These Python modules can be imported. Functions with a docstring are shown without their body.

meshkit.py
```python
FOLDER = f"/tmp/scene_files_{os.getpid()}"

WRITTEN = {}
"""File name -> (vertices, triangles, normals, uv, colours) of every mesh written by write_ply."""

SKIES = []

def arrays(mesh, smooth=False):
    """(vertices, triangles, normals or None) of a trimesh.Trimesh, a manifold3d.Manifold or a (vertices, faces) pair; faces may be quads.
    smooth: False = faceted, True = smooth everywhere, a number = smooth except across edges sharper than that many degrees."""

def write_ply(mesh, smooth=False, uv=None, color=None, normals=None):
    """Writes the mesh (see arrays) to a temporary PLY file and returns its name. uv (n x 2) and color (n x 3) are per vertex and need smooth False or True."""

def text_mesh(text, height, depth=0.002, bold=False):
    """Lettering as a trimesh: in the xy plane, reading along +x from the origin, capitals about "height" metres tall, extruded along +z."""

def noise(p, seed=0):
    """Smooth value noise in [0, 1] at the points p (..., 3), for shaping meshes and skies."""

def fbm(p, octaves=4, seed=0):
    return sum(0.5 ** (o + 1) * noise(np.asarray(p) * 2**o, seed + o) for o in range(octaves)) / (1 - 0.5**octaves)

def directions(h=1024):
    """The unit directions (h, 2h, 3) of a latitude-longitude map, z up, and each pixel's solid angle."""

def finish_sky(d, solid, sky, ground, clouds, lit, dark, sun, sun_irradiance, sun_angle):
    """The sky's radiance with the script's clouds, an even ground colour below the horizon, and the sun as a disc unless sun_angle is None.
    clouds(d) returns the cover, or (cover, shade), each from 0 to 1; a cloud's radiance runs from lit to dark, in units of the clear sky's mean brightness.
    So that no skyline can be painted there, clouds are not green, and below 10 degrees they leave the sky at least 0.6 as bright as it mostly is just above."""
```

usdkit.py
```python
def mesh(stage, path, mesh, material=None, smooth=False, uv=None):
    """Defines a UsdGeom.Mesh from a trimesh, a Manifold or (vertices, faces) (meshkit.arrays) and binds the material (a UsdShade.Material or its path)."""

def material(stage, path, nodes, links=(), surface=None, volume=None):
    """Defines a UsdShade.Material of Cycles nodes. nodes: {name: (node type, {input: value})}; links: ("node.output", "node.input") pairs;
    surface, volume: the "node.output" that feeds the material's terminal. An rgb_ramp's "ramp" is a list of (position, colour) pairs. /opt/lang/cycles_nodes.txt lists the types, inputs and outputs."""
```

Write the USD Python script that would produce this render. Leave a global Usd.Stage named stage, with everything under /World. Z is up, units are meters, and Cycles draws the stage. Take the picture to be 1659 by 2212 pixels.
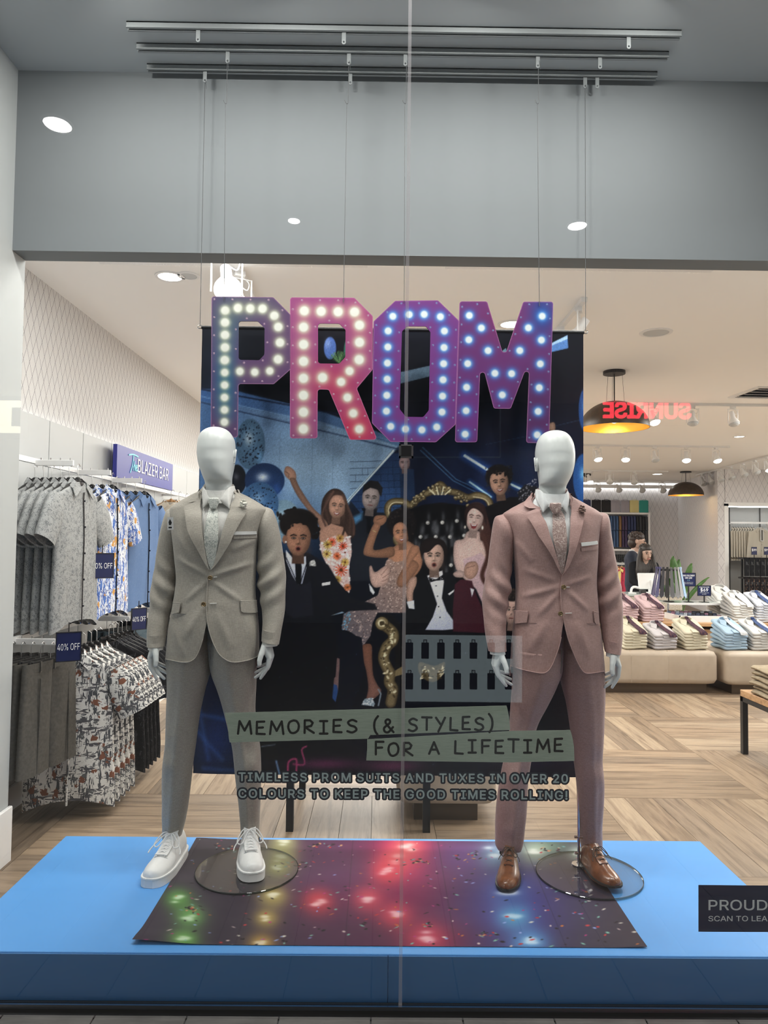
import math, random, numpy as np, trimesh, shapely, manifold3d, usdkit, meshkit
from pxr import Usd, UsdGeom, UsdShade, UsdLux, Sdf, Gf, Vt
from scipy.spatial import Delaunay
from shapely.geometry import Polygon, LineString, Point, MultiPolygon, box as sbox
from shapely import affinity, union_all
PI = math.pi
rng = np.random.default_rng(7)
stage = Usd.Stage.CreateInMemory()
UsdGeom.SetStageUpAxis(stage, 'Z'); UsdGeom.SetStageMetersPerUnit(stage, 1.0)
UsdGeom.Xform.Define(stage, '/World'); UsdGeom.Scope.Define(stage, '/World/Looks')

# ---------------------------------------------------------------- camera
F, CX, CY = 1550.0, 829.5, 1106.0            # focal length in pixels of the 1659 x 2212 frame
CAM = np.array([0.0, 0.0, 1.6])
YAW, PITCH, ROLL = 0.0068, 0.0407, 0.0111
FW = np.array([math.sin(YAW)*math.cos(PITCH), math.cos(YAW)*math.cos(PITCH), math.sin(PITCH)])
_r0 = np.array([math.cos(YAW), -math.sin(YAW), 0.0]); _u0 = np.cross(_r0, FW)
RT = math.cos(ROLL)*_r0 + math.sin(ROLL)*_u0
UP = -math.sin(ROLL)*_r0 + math.cos(ROLL)*_u0
cam = UsdGeom.Camera.Define(stage, '/World/camera')
cam.CreateHorizontalApertureAttr(36.0); cam.CreateVerticalApertureAttr(36.0*2212/1659)
cam.CreateFocalLengthAttr(36.0*F/1659); cam.CreateClippingRangeAttr(Gf.Vec2f(0.05, 200))
cam.CreateExposureAttr(0.0)
_m = np.eye(4); _m[0, :3] = RT; _m[1, :3] = UP; _m[2, :3] = -FW; _m[3, :3] = CAM
cam.AddTransformOp().Set(Gf.Matrix4d(_m.tolist()))

# ---------------------------------------------------------------- light
dome = UsdLux.DomeLight.Define(stage, '/World/mall_daylight')       # soft daylight of the mall
dome.CreateIntensityAttr(0.20); dome.CreateColorAttr(Gf.Vec3f(0.95, 0.98, 1.0))

FIXTURES = []
def rect_light(name, c, aim, w, h, power, color=(1, .95, .88)):
    FIXTURES.append((name, c, aim, w, h))
    l = UsdLux.RectLight.Define(stage, '/World/' + name)
    l.CreateWidthAttr(w); l.CreateHeightAttr(h); l.CreateIntensityAttr(power); l.CreateColorAttr(Gf.Vec3f(*color))
    z = -np.asarray(aim, float); z /= np.linalg.norm(z)
    x = np.cross([0, 1, 0], z); x /= np.linalg.norm(x); y = np.cross(z, x)
    m = np.eye(4); m[0, :3] = x; m[1, :3] = y; m[2, :3] = z; m[3, :3] = c
    l.AddTransformOp().Set(Gf.Matrix4d(m.tolist()))
    return l
WARM, COOL = (1, .965, .91), (.93, .97, 1)
for i, x in enumerate((-1.25, -.45, .45, 1.25)):                     # spots on the display ceiling, just inside the glass
    rect_light('display_spot_%d' % i, (x, 2.72, 3.86), (-.12*x, .22, -1), .16, .16, 230, (1, .96, .9))
for i, (x, y, w, h, p) in enumerate([(-.9, 4.05, 1.6, .5, 11), (1.2, 4.05, 1.6, .5, 14), (3.6, 4.4, 1.6, .9, 15), (0, 7.2, 1.6, 1.6, 14), (0.2, 11, 2.5, 2, 15), (.6, 16, 4, 2, 16), (5.6, 7.5, 1.8, 2, 17), (8.3, 11.0, 1.6, 3, 17)]):  # added fill lights over the shop, placed out of view
    rect_light('shop_light_%d' % i, (x, y, 3.26), (0, 0, -1), w, h, p, WARM)

for i, x in enumerate((-4.7, 4.7)):                                  # added fill from both sides, brightening the lettering on the glass
    rect_light('mall_side_%d' % i, (x, -1.2, 3.9), (-.75*x, 3.6, -2.6), 1.2, .8, 12, (1, 1, 1))
for i, (x, y) in enumerate(((-1.7, 1.72), (0, 1.72), (1.7, 1.72))):                                  # added fill lamps close before the glass, lighting its lettering
    rect_light('mall_light_%d' % i, (x, y, 4.3), (0, -.25, -1), .5, .3, 46, (1, 1, 1))

# ---------------------------------------------------------------- helpers: where a pixel of the photograph lies on a plane of the place
def ray(px, py): return FW + RT*(px-CX)/F - UP*(py-CY)/F
def at_y(px, py, y): d = ray(px, py); return CAM + d*(y/d[1])
def at_z(px, py, z): d = ray(px, py); return CAM + d*((z-1.6)/d[2])
def at_x(px, py, x): d = ray(px, py); return CAM + d*(x/d[0])

# ---------------------------------------------------------------- helpers: prims
_used = {}
def unique(parent, name):
    k = parent + '/' + name; n = _used.get(k, -1) + 1; _used[k] = n
    return k if n == 0 else '%s_%03d' % (k, n)
def path_of(p): return '/World' if p is None else str(p.GetPath())
def tag(o, label=None, cat=None, group=None, kind=None):
    for k, v in (('label', label), ('category', cat), ('group', group), ('kind', kind)):
        if v: o.SetCustomDataByKey(k, v)
    return o
def obj(name, mesh, mat, parent=None, label=None, cat=None, group=None, kind=None, smooth=False, col=None):
    if isinstance(mesh, list): mesh = cat_mesh(mesh)
    m = usdkit.mesh(stage, unique(path_of(parent), name), mesh, M[mat], smooth)
    if col is not None:
        UsdGeom.PrimvarsAPI(m).CreatePrimvar('tint', Sdf.ValueTypeNames.Color3fArray, 'vertex').Set(Vt.Vec3fArray.FromNumpy(np.asarray(col, np.float32)))
    return tag(m.GetPrim(), label, cat, group, kind)
def thing(name, label, cat, loc=(0, 0, 0), rz=0, group=None, kind=None, rx=0):
    x = UsdGeom.Xform.Define(stage, unique('/World', name))
    x.AddTranslateOp().Set(Gf.Vec3d(*map(float, loc))); x.AddRotateZOp().Set(math.degrees(rz)); x.AddRotateXOp().Set(math.degrees(rx))
    return tag(x.GetPrim(), label, cat, group, kind)
def dup(root, loc, rz=0, label=None, group=None, rx=0):
    was = root.GetCustomData()
    base = root.GetName(); base = base[:-4] if base[-4:-3] == '_' and base[-3:].isdigit() else base
    r = thing(base, label or was['label'], was['category'], loc, rz, group or was.get('group'), None, rx)
    r.GetReferences().AddInternalReference(root.GetPath()); r.SetInstanceable(True)
    return r
def struct(name, mesh, mat, parent=None, label=None, smooth=False):
    return obj(name, mesh, mat, parent, label, kind='structure' if parent is None else None, smooth=smooth)

# ---------------------------------------------------------------- helpers: meshes
def arr(m):
    v, f, _ = meshkit.arrays(m); return v, f
def cat_mesh(ms):
    vs, fs, n = [], [], 0
    for m in ms:
        v, f = arr(m); vs.append(v); fs.append(f+n); n += len(v)
    return np.vstack(vs), np.vstack(fs)
def move(m, t=(0, 0, 0), rz=0, rx=0, ry=0, s=1):
    v, f = arr(m); v = v*np.asarray(s, float)
    for a, (i, j) in ((rx, (1, 2)), (ry, (2, 0)), (rz, (0, 1))):
        if a:
            c, d = math.cos(a), math.sin(a); w = v.copy(); w[:, i] = c*v[:, i]-d*v[:, j]; w[:, j] = d*v[:, i]+c*v[:, j]; v = w
    if np.prod(np.broadcast_to(np.asarray(s, float), 3)) < 0: f = f[:, ::-1]
    return v+np.asarray(t, float), f
_BF = np.array([[0, 1, 3], [0, 3, 2], [4, 6, 7], [4, 7, 5], [0, 4, 5], [0, 5, 1], [2, 3, 7], [2, 7, 6], [0, 2, 6], [0, 6, 4], [1, 5, 7], [1, 7, 3]])
def bx(x0, x1, y0, y1, z0, z1, b=0):
    if b:
        pts = []
        for sx in (0, 1):
            for sy in (0, 1):
                for sz in (0, 1):
                    p = np.array([(x0, x1)[sx], (y0, y1)[sy], (z0, z1)[sz]]); d = np.array([1-2*sx, 1-2*sy, 1-2*sz])*b
                    for k in range(3):
                        q = p+d; q[k] = p[k]; pts.append(q)
        return arr(trimesh.convex.convex_hull(np.array(pts)))
    v = np.array([[x, y, z] for x in (x0, x1) for y in (y0, y1) for z in (z0, z1)], float)
    return v, _BF
def loft(rings, cap=True, closed=True):
    R = np.asarray(rings, float); n, m = R.shape[:2]
    v = R.reshape(-1, 3); i, j = np.meshgrid(np.arange(n-1), np.arange(m if closed else m-1), indexing='ij')
    a, b = i*m+j, i*m+(j+1) % m
    q = np.stack([a, b, b+m, a+m], -1).reshape(-1, 4)
    f = np.vstack([q[:, [0, 1, 2]], q[:, [0, 2, 3]]])
    if cap:
        c0, c1 = R[0].mean(0), R[-1].mean(0); k = len(v); v = np.vstack([v, c0, c1])
        J = np.arange(m); f = np.vstack([f, np.stack([np.full(m, k), (J+1) % m, J], 1), np.stack([np.full(m, k+1), (n-1)*m+J, (n-1)*m+(J+1) % m], 1)])
    return v, f
def tube(p, r, sides=6, cap=True):
    p = np.asarray(p, float); n = len(p); r = np.broadcast_to(r, (n,))
    t = np.gradient(p, axis=0); t /= np.linalg.norm(t, axis=1, keepdims=True)+1e-12
    u = np.cross(t[0], [0, 0, 1] if abs(t[0][2]) < .9 else [1, 0, 0]); rings = []
    for k in range(n):
        u = u-t[k]*(u@t[k]); u /= np.linalg.norm(u)+1e-12; w = np.cross(t[k], u)
        a = np.arange(sides)*2*PI/sides
        rings.append(p[k]+r[k]*(np.cos(a)[:, None]*u+np.sin(a)[:, None]*w))
    return loft(rings, cap)
def lathe(prof, n=32, cap=False):
    a = np.arange(n)*2*PI/n
    return loft([np.stack([r*np.cos(a), r*np.sin(a), np.full(n, z)], 1) for r, z in prof], cap)
def ball(c, r, sub=2):
    m = trimesh.creation.icosphere(sub, 1.0); return m.vertices*np.asarray(r, float)+np.asarray(c, float), m.faces
def curve(p, n=24, closed=False):
    """a smooth curve through the points"""
    p = np.asarray(p, float); k = len(p); out = []
    for i in range(k if closed else k-1):
        a, b, c, d = (p[(i+o) % k] for o in (-1, 0, 1, 2)) if closed else (p[max(i-1, 0)], p[i], p[i+1], p[min(i+2, k-1)])
        s = np.linspace(0, 1, n, endpoint=False)[:, None]
        out.append(.5*(2*b+(c-a)*s+(2*a-5*b+4*c-d)*s*s+(3*b-a-3*c+d)*s**3))
    q = np.vstack(out)
    return q if closed else np.vstack([q, p[-1:]])
def polys(g): return [x for x in getattr(g, 'geoms', [g]) if x.geom_type == 'Polygon' and x.area > 1e-9]
def prism(g, d):
    return cat_mesh([arr(trimesh.creation.extrude_polygon(x, d, engine='earcut')) for x in polys(g)])
def on_xz(m, y):
    """flat mesh of the xy plane stood up in the xz plane at depth y, its thickness going away from the street"""
    v, f = arr(m); return np.stack([v[:, 0], y+v[:, 2], v[:, 1]], 1), f[:, ::-1]
def fill(g, h, seed=0):
    """triangles all over a polygon, about h apart"""
    vs, fs, n = [], [], 0
    for x in polys(g):
        rings = [np.array(r.segmentize(h).coords)[:-1] for r in (x.exterior, *x.interiors)]
        x0, y0, x1, y1 = x.bounds
        gx, gy = np.meshgrid(np.arange(x0, x1+h, h), np.arange(y0, y1+h, h*.87)); gx = gx+(np.arange(len(gx)) % 2)[:, None]*h*.5
        pts = np.stack([gx.ravel(), gy.ravel()], 1); inner = x.buffer(-.55*h)
        pts = pts[shapely.contains_xy(inner, pts[:, 0], pts[:, 1])] if not inner.is_empty else np.zeros((0, 2))
        pts = np.vstack(rings+[pts]); t = Delaunay(pts).simplices
        c = pts[t].mean(1); t = t[shapely.contains_xy(x, c[:, 0], c[:, 1])]
        e1, e2 = pts[t[:, 1]]-pts[t[:, 0]], pts[t[:, 2]]-pts[t[:, 0]]; cr = e1[:, 0]*e2[:, 1]-e1[:, 1]*e2[:, 0]
        t = t[np.abs(cr) > 1e-12]; cr = cr[np.abs(cr) > 1e-12]; t[cr < 0] = t[cr < 0][:, ::-1]
        vs.append(pts); fs.append(t+n); n += len(pts)
    return np.vstack(vs), np.vstack(fs)
def sheet(outer, inner, f):
    """closed sheet between two copies of the same triangles"""
    e = np.vstack([f[:, [0, 1]], f[:, [1, 2]], f[:, [2, 0]]]); key = {tuple(x) for x in e.tolist()}
    b = np.array([x for x in e.tolist() if (x[1], x[0]) not in key], int).reshape(-1, 2); n = len(outer)
    side = np.vstack([np.stack([b[:, 1], b[:, 0], b[:, 0]+n], 1), np.stack([b[:, 1], b[:, 0]+n, b[:, 1]+n], 1)])
    return np.vstack([outer, inner]), np.vstack([f, f[:, ::-1]+n, side])
_texts = {}
def text(s, h, bold=False):
    """lettering as a flat polygon, its left foot at the origin"""
    k = (s, bold)
    if k not in _texts:
        v, f = arr(meshkit.text_mesh(s, 1.0, .1, bold)); top = f[(v[f][:, :, 2] > .099).all(1)]
        _texts[k] = union_all([Polygon(v[t][:, :2]).buffer(1e-4) for t in top])
    return affinity.scale(_texts[k], h, h, origin=(0, 0))
def centred(g, x=0, y=0):
    a, b, c, d = g.bounds; return affinity.translate(g, x-(a+c)/2, y-(b+d)/2)
def fit(g, x0, y0, x1, y1):
    a, b, c, d = g.bounds; return affinity.translate(affinity.scale(affinity.translate(g, -a, -b), (x1-x0)/(c-a), (y1-y0)/(d-b), origin=(0, 0)), x0, y0)
def hull_chain(chains, extra=(), edge=.006, it=12, lam=.5):
    """bones: lists of (point, radius); every bone is the hull of the balls at its ends, all joined and smoothed into one skin"""
    parts = []
    def sph(c, r): return manifold3d.Manifold.sphere(float(r), 20).translate([float(q) for q in c])
    for ch in chains:
        for (a, ra), (b, rb) in zip(ch[:-1], ch[1:]): parts.append(manifold3d.Manifold.batch_hull([sph(a, ra), sph(b, rb)]))
    for pts in extra: parts.append(manifold3d.Manifold.batch_hull([sph(a, ra) for a, ra in pts]))
    m = manifold3d.Manifold.batch_boolean(parts, manifold3d.OpType.Add).refine_to_length(edge)
    k = m.to_mesh(); t = trimesh.Trimesh(k.vert_properties[:, :3], k.tri_verts, process=True)
    if it: trimesh.smoothing.filter_taubin(t, lam, .52*lam/.5, iterations=it)
    return np.array(t.vertices), np.array(t.faces)

# ---------------------------------------------------------------- materials
M = {}
def mat(name, color=(.8, .8, .8), rough=.5, metal=0, nodes=None, links=(), **kw):
    n = {'p': ('principled_bsdf', {'base_color': color, 'roughness': rough, 'metallic': metal, **kw})}
    n.update(nodes or {})
    M[name] = usdkit.material(stage, '/World/Looks/' + name, n, list(links), surface='p.BSDF'); return name
def lamp(name, color, strength):
    M[name] = usdkit.material(stage, '/World/Looks/' + name, {'e': ('emission', {'color': color, 'strength': strength})}, [], surface='e.emission')
def mottled(name, a, b, scale=(1, 1, 1), noise=20., rough=.6, bump=0., detail=4, lo=.35, hi=.65, bscale=None, **kw):
    """colour running from a to b by a (stretched) noise"""
    n = {'g': ('geometry', {}), 'm': ('mapping', {'scale': scale}), 'n': ('noise_texture', {'scale': noise, 'detail': detail, 'roughness': .6}), 'r': ('rgb_ramp', {'ramp': [(0, a), (lo, a), (hi, b), (1, b)]})}
    l = [('g.position', 'm.vector'), ('m.vector', 'n.vector'), ('n.fac', 'r.fac'), ('r.color', 'p.base_color')]
    if bump:
        n['b'] = ('bump', {'strength': bump, 'distance': .002}); l += [('n.fac', 'b.height'), ('b.normal', 'p.normal')]
    return mat(name, a, rough, 0, n, l, **kw)
# a print: its inks are held by the sheet itself
M['print'] = usdkit.material(stage, '/World/Looks/print', {'a': ('attribute', {'attribute': 'tint'}), 'p': ('principled_bsdf', {'roughness': .35, 'specular_ior_level': .3})}, [('a.color', 'p.base_color')], surface='p.BSDF')
M['print_matt'] = usdkit.material(stage, '/World/Looks/print_matt', {'a': ('attribute', {'attribute': 'tint'}), 'p': ('principled_bsdf', {'roughness': .7, 'specular_ior_level': .2})}, [('a.color', 'p.base_color')], surface='p.BSDF')
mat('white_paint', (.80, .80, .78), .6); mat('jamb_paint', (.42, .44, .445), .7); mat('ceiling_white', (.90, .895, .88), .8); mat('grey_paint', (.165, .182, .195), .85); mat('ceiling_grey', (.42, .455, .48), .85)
mat('white_gloss', (.83, .83, .83), .3); mat('panel_white', (.52, .54, .55), .45); mat('black', (.012, .012, .013), .45); mat('rubber', (.01, .01, .01), .4)
mat('black_metal', (.016, .016, .018), .4, .3); mat('chrome', (.82, .82, .83), .12, 1); mat('steel', (.6, .6, .6), .3, 1); mat('aluminium', (.62, .64, .66), .4, .6)
mat('white_metal', (.78, .78, .78), .35); mat('wire', (.06, .065, .07), .6); mat('navy', (.008, .014, .075), .4); mat('royal', (.03, .035, .30), .4); mat('white_ink', (.85, .85, .85), .5)
mat('cyan_ink', (.25, .75, .85), .5); mat('joint', (.12, .12, .12), .8); mat('dark_slot', (.05, .05, .05), .8)
lamp('lamp_white', (1, .95, .88), 9); lamp('lamp_soft', (1, .93, .82), 5); lamp('led_warm', (1, .98, .95), 8.0); lamp('mall_lamp', (1, .97, .93), 60)
def pane_glass(name, tint):
    """clear glass: mostly seen through, mirroring a little, more at a slant"""
    M[name] = usdkit.material(stage, '/World/Looks/' + name, {'t': ('transparent_bsdf', {'color': tint}), 'g': ('glossy_bsdf', {'color': (1, 1, 1), 'roughness': 0.0}), 'w': ('layer_weight', {'blend': .5}), 'q': ('math', {'math_type': 'power', 'value2': 5.0}), 'f': ('math', {'math_type': 'multiply_add', 'value2': .95, 'value3': .044}), 'm': ('mix_closure', {})},
        [('w.facing', 'q.value1'), ('q.value', 'f.value1'), ('f.value', 'm.fac'), ('t.BSDF', 'm.closure1'), ('g.BSDF', 'm.closure2')], surface='m.closure')
pane_glass('pane', (.965, .975, .97)); pane_glass('clear_plate', (.80, .82, .81))
M['glass_rim'] = usdkit.material(stage, '/World/Looks/glass_rim', {'t': ('transparent_bsdf', {'color': (.10, .16, .13)}), 'g': ('glossy_bsdf', {'color': (1, 1, 1), 'roughness': 0.05}), 'm': ('mix_closure', {'fac': .12})},
    [('t.BSDF', 'm.closure1'), ('g.BSDF', 'm.closure2')], surface='m.closure')
def wood(name, a, b, along, rough=.45):
    s = {'x': (1.2, 16, 16), 'y': (16, 1.2, 16), 'z': (16, 16, 1.2)}[along]
    n = {'g': ('geometry', {}), 'o': ('object_info', {}), 'c': ('combine_xyz', {}), 'k': ('math', {'math_type': 'multiply', 'value2': 37.0}), 'm': ('mapping', {'scale': s}),
         'n': ('noise_texture', {'dimensions': '4D', 'scale': 1.6, 'detail': 6, 'roughness': .65, 'distortion': .6}), 'r': ('rgb_ramp', {'ramp': [(0, b), (.36, b), (.52, a), (.68, tuple(min(1, q*1.22) for q in a)), (1, tuple(min(1, q*1.22) for q in a))]})}
    mat(name, a, rough, 0, n, [('g.position', 'm.vector'), ('m.vector', 'n.vector'), ('o.random', 'k.value1'), ('k.value', 'n.w'), ('n.fac', 'r.fac'), ('r.color', 'p.base_color')])
# ================================================================ the setting
CEIL, GLASS_Y, LETTER_Y, BANNER_Y, BULK_Y, PLAT_Z = 3.92, 2.50, 3.286, 3.43, 3.49, .18
SHOP_CEIL = 3.3
# mall floor tiles
mottled('tile_grey', (.15, .143, .13), (.22, .21, .19), (1, 5, 1), 6, .35)
fl = struct('floor', bx(-9, 9, -9, 2.56, -.12, -.006), 'joint', label='mall floor of long dark grey tiles along the window')
for i in range(14):
    for j in range(2):
        x = -2.17+.3085*i+.004
        obj('tile', bx(x, x+.3045, 2.56-.9*(j+1)+.004, 2.56-.9*j, -.03, 0, .002), 'tile_grey', fl)
obj('tile_field', bx(-9, 9, -9, .76, -.05, 0), 'tile_grey', fl)
# shop floor: blocks of planks, alternately across and along
for k, (a, b) in enumerate([((.34, .25, .17), (.19, .13, .085)), ((.28, .205, .14), (.16, .112, .075)), ((.39, .30, .21), (.225, .16, .11)), ((.255, .19, .135), (.145, .105, .073))]):
    wood('plank_x%d' % k, a, b, 'x'); wood('plank_y%d' % k, a, b, 'y')
fs = struct('floor', bx(-2.6, 9.6, 2.56, 20.2, -.12, -.012), 'joint', label='shop floor of pale oak planks laid in alternating blocks')
B, NP = 1.06, 6
n_pl = 0
for r in range(4):
    y0 = 3.52+B*r
    for c in range(-5, 3):
        x0 = 2.45+B*c
        if x0 > .58*(y0+B)+.2 or x0+B < -2.2: continue
        across = (r+c) % 2 == 0
        for k in range(NP):
            w = B/NP; tone = int(rng.integers(4)); g = .0012
            if across: o = bx(x0+g, x0+B-g, y0+w*k+g, y0+w*(k+1)-g, -.02, 0)
            else: o = bx(x0+w*k+g, x0+w*(k+1)-g, y0+g, y0+B-g, -.02, 0)
            obj('plank', o, 'plank_%s%d' % ('x' if across else 'y', tone), fs); n_pl += 1
# the rest of the shop floor lies behind and beside the fittings
obj('plank_field', cat_mesh([bx(-2.6, 9.6, 3.52+4*B, 20.2, -.02, 0), bx(2.45+3*B, 9.6, 2.56, 3.52+4*B, -.02, 0), bx(-2.6, 5.6, 2.56, 3.52, -.02, 0)]), 'plank_x1', fs)
# display ceiling, bulkhead and jamb
struct('ceiling', bx(-3, 3.2, 2.3, 3.62, CEIL, CEIL+.1), 'ceiling_grey', label='grey ceiling over the window display')
struct('trim', bx(-2.6, 4.2, BULK_Y, 3.62, 3.01, CEIL+.05), 'grey_paint', label='grey bulkhead wall over the opening behind the display')
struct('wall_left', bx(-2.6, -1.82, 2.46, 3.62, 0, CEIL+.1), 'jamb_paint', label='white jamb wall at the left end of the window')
struct('baseboard_left', bx(-1.82, -1.80, 2.52, 3.63, 0, .27, .004), 'white_gloss', label='tall white baseboard at the foot of the left jamb')
struct('wall_right', bx(2.5, 3.3, 2.46, 3.62, 0, CEIL+.1), 'white_paint', label='white jamb wall beyond the right end of the window')
# shop ceiling and walls
struct('ceiling', bx(-2.8, 9.8, 3.62, 20.4, SHOP_CEIL, SHOP_CEIL+.1), 'ceiling_white', label='smooth white shop ceiling')
def wallpaper(name, line, ground, k):
    n = {'g': ('geometry', {}), 's': ('separate_xyz', {}), 'h': ('math', {'math_type': 'add'}), 'c': ('combine_xyz', {}), 'c2': ('combine_xyz', {}),
         'zz': ('math', {'math_type': 'multiply', 'value2': .47}), 'k1': ('math', {'math_type': 'multiply_add', 'value2': 1.0}), 'k2': ('math', {'math_type': 'multiply_add', 'value2': -1.0}),
         'b1': ('brick_texture', {'scale': 1.0, 'brick_width': .16*k, 'row_height': .08*k, 'mortar_size': .0020*k, 'offset': .5, 'color1': (1, 1, 1), 'color2': (1, 1, 1), 'mortar': (0, 0, 0)}),
         'b2': ('brick_texture', {'scale': 1.0, 'brick_width': .24*k, 'row_height': .08*k, 'mortar_size': .0018*k, 'offset': .33, 'color1': (1, 1, 1), 'color2': (1, 1, 1), 'mortar': (0, 0, 0)}),
         'w': ('math', {'math_type': 'minimum'}), 'x': ('mix_color', {'a': line, 'b': ground})}
    l = [('g.position', 's.vector'), ('s.x', 'h.value1'), ('s.y', 'h.value2'), ('h.value', 'k1.value1'), ('s.z', 'zz.value1'), ('zz.value', 'k1.value3'), ('h.value', 'k2.value1'), ('zz.value', 'k2.value3'),
         ('k1.value', 'c.y'), ('k2.value', 'c.x'), ('k2.value', 'c2.y'), ('k1.value', 'c2.x'), ('c.vector', 'b1.vector'), ('c2.vector', 'b2.vector'), ('b1.color', 'w.value1'), ('b2.color', 'w.value2'), ('w.value', 'x.fac'), ('x.result', 'p.base_color')]
    mat(name, ground, .7, 0, n, l)
wallpaper('wallpaper', (.17, .17, .19), (.70, .69, .69), 1); wallpaper('wallpaper_far', (.36, .35, .38), (.70, .68, .69), 1.6)
struct('wall_left', bx(-2.6, -2.25, 3.62, 20.2, 0, SHOP_CEIL), 'wallpaper', label='left shop wall in white paper with fine grey zigzag lines')
lp = struct('wall_left', bx(-2.25, -2.17, 3.62, 20.0, 0, 2.33), 'joint', label='white panelled lower part of the left shop wall')
ys = [3.62, 4.10, 4.66, 5.19, 5.74, 6.3, 6.86, 7.42, 8.0, 8.56, 9.1, 9.7]
for a, b in zip(ys[:-1], ys[1:]): obj('panel', bx(-2.172, -2.15, a+.004, b-.004, .14, 2.36, .002), 'panel_white', lp)
obj('panel_field', bx(-2.17, -2.15, 9.705, 20, .14, 2.36), 'panel_white', lp)
obj('light_strip', bx(-2.245, -2.225, 3.7, 19.8, 2.335, 2.35), 'led_warm', lp, label='hidden strip of light washing up the wallpaper')
struct('baseboard_left', bx(-2.15, -2.13, 3.62, 20, 0, .14), 'white_gloss', label='white baseboard of the left shop wall')
struct('wall_back', bx(-2.6, 8.57, 20, 20.3, 0, SHOP_CEIL), 'wallpaper_far', label='far back wall in pale patterned paper')
struct('trim', bx(-2.4, 8.4, 19.86, 19.9, SHOP_CEIL-.15, SHOP_CEIL-.06), 'white_gloss', label='white ledge of the hidden light over the far wall')
obj('light_strip', bx(-2.4, 8.4, 19.91, 19.94, SHOP_CEIL-.12, SHOP_CEIL-.09), 'led_warm', stage.GetPrimAtPath('/World/wall_back'))
struct('wall_right', move(bx(0, .2, 0, 4.1, 0, SHOP_CEIL), (8.57, 20.02, 0), rz=PI+math.atan2(8.57-7.8, -4.0)+PI), 'wallpaper_far', label='slanting pale wall right of the cash desk')
# the pane: two sheets of glass meeting at a clear joint
w = thing('window_1', 'shop window of two glass panes with a clear joint', None, kind='structure')
SEAM = float(at_y(875, 1106, GLASS_Y)[0])
obj('pane', bx(-2.6, SEAM-.006, GLASS_Y-.005, GLASS_Y+.005, .03, 4.3), 'pane', w)
obj('pane', bx(SEAM+.006, 3.2, GLASS_Y-.005, GLASS_Y+.005, .03, 4.3), 'pane', w)
M['clear_seal'] = usdkit.material(stage, '/World/Looks/clear_seal', {'t': ('transparent_bsdf', {'color': (.90, .90, .90)}), 'd': ('principled_bsdf', {'base_color': (.75, .72, .72), 'roughness': .3}), 'm': ('mix_closure', {'fac': .16})}, [('t.BSDF', 'm.closure1'), ('d.BSDF', 'm.closure2')], surface='m.closure')
obj('seal', bx(SEAM-.0058, SEAM+.0058, GLASS_Y-.006, GLASS_Y+.006, .03, 4.3), 'clear_seal', w, label='clear silicone joint between the panes')
obj('sill_channel', bx(-2.6, 3.2, GLASS_Y-.028, GLASS_Y+.016, 0, .026), 'rubber', w, label='black channel at the foot of the glass')
obj('sill_trim', cat_mesh([bx(-2.6, 3.2, GLASS_Y-.032, GLASS_Y-.028, 0, .008), bx(-2.6, 3.2, GLASS_Y-.016, GLASS_Y-.008, .026, .031)]), 'chrome', w, label='bright metal strips of the glass channel')
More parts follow.
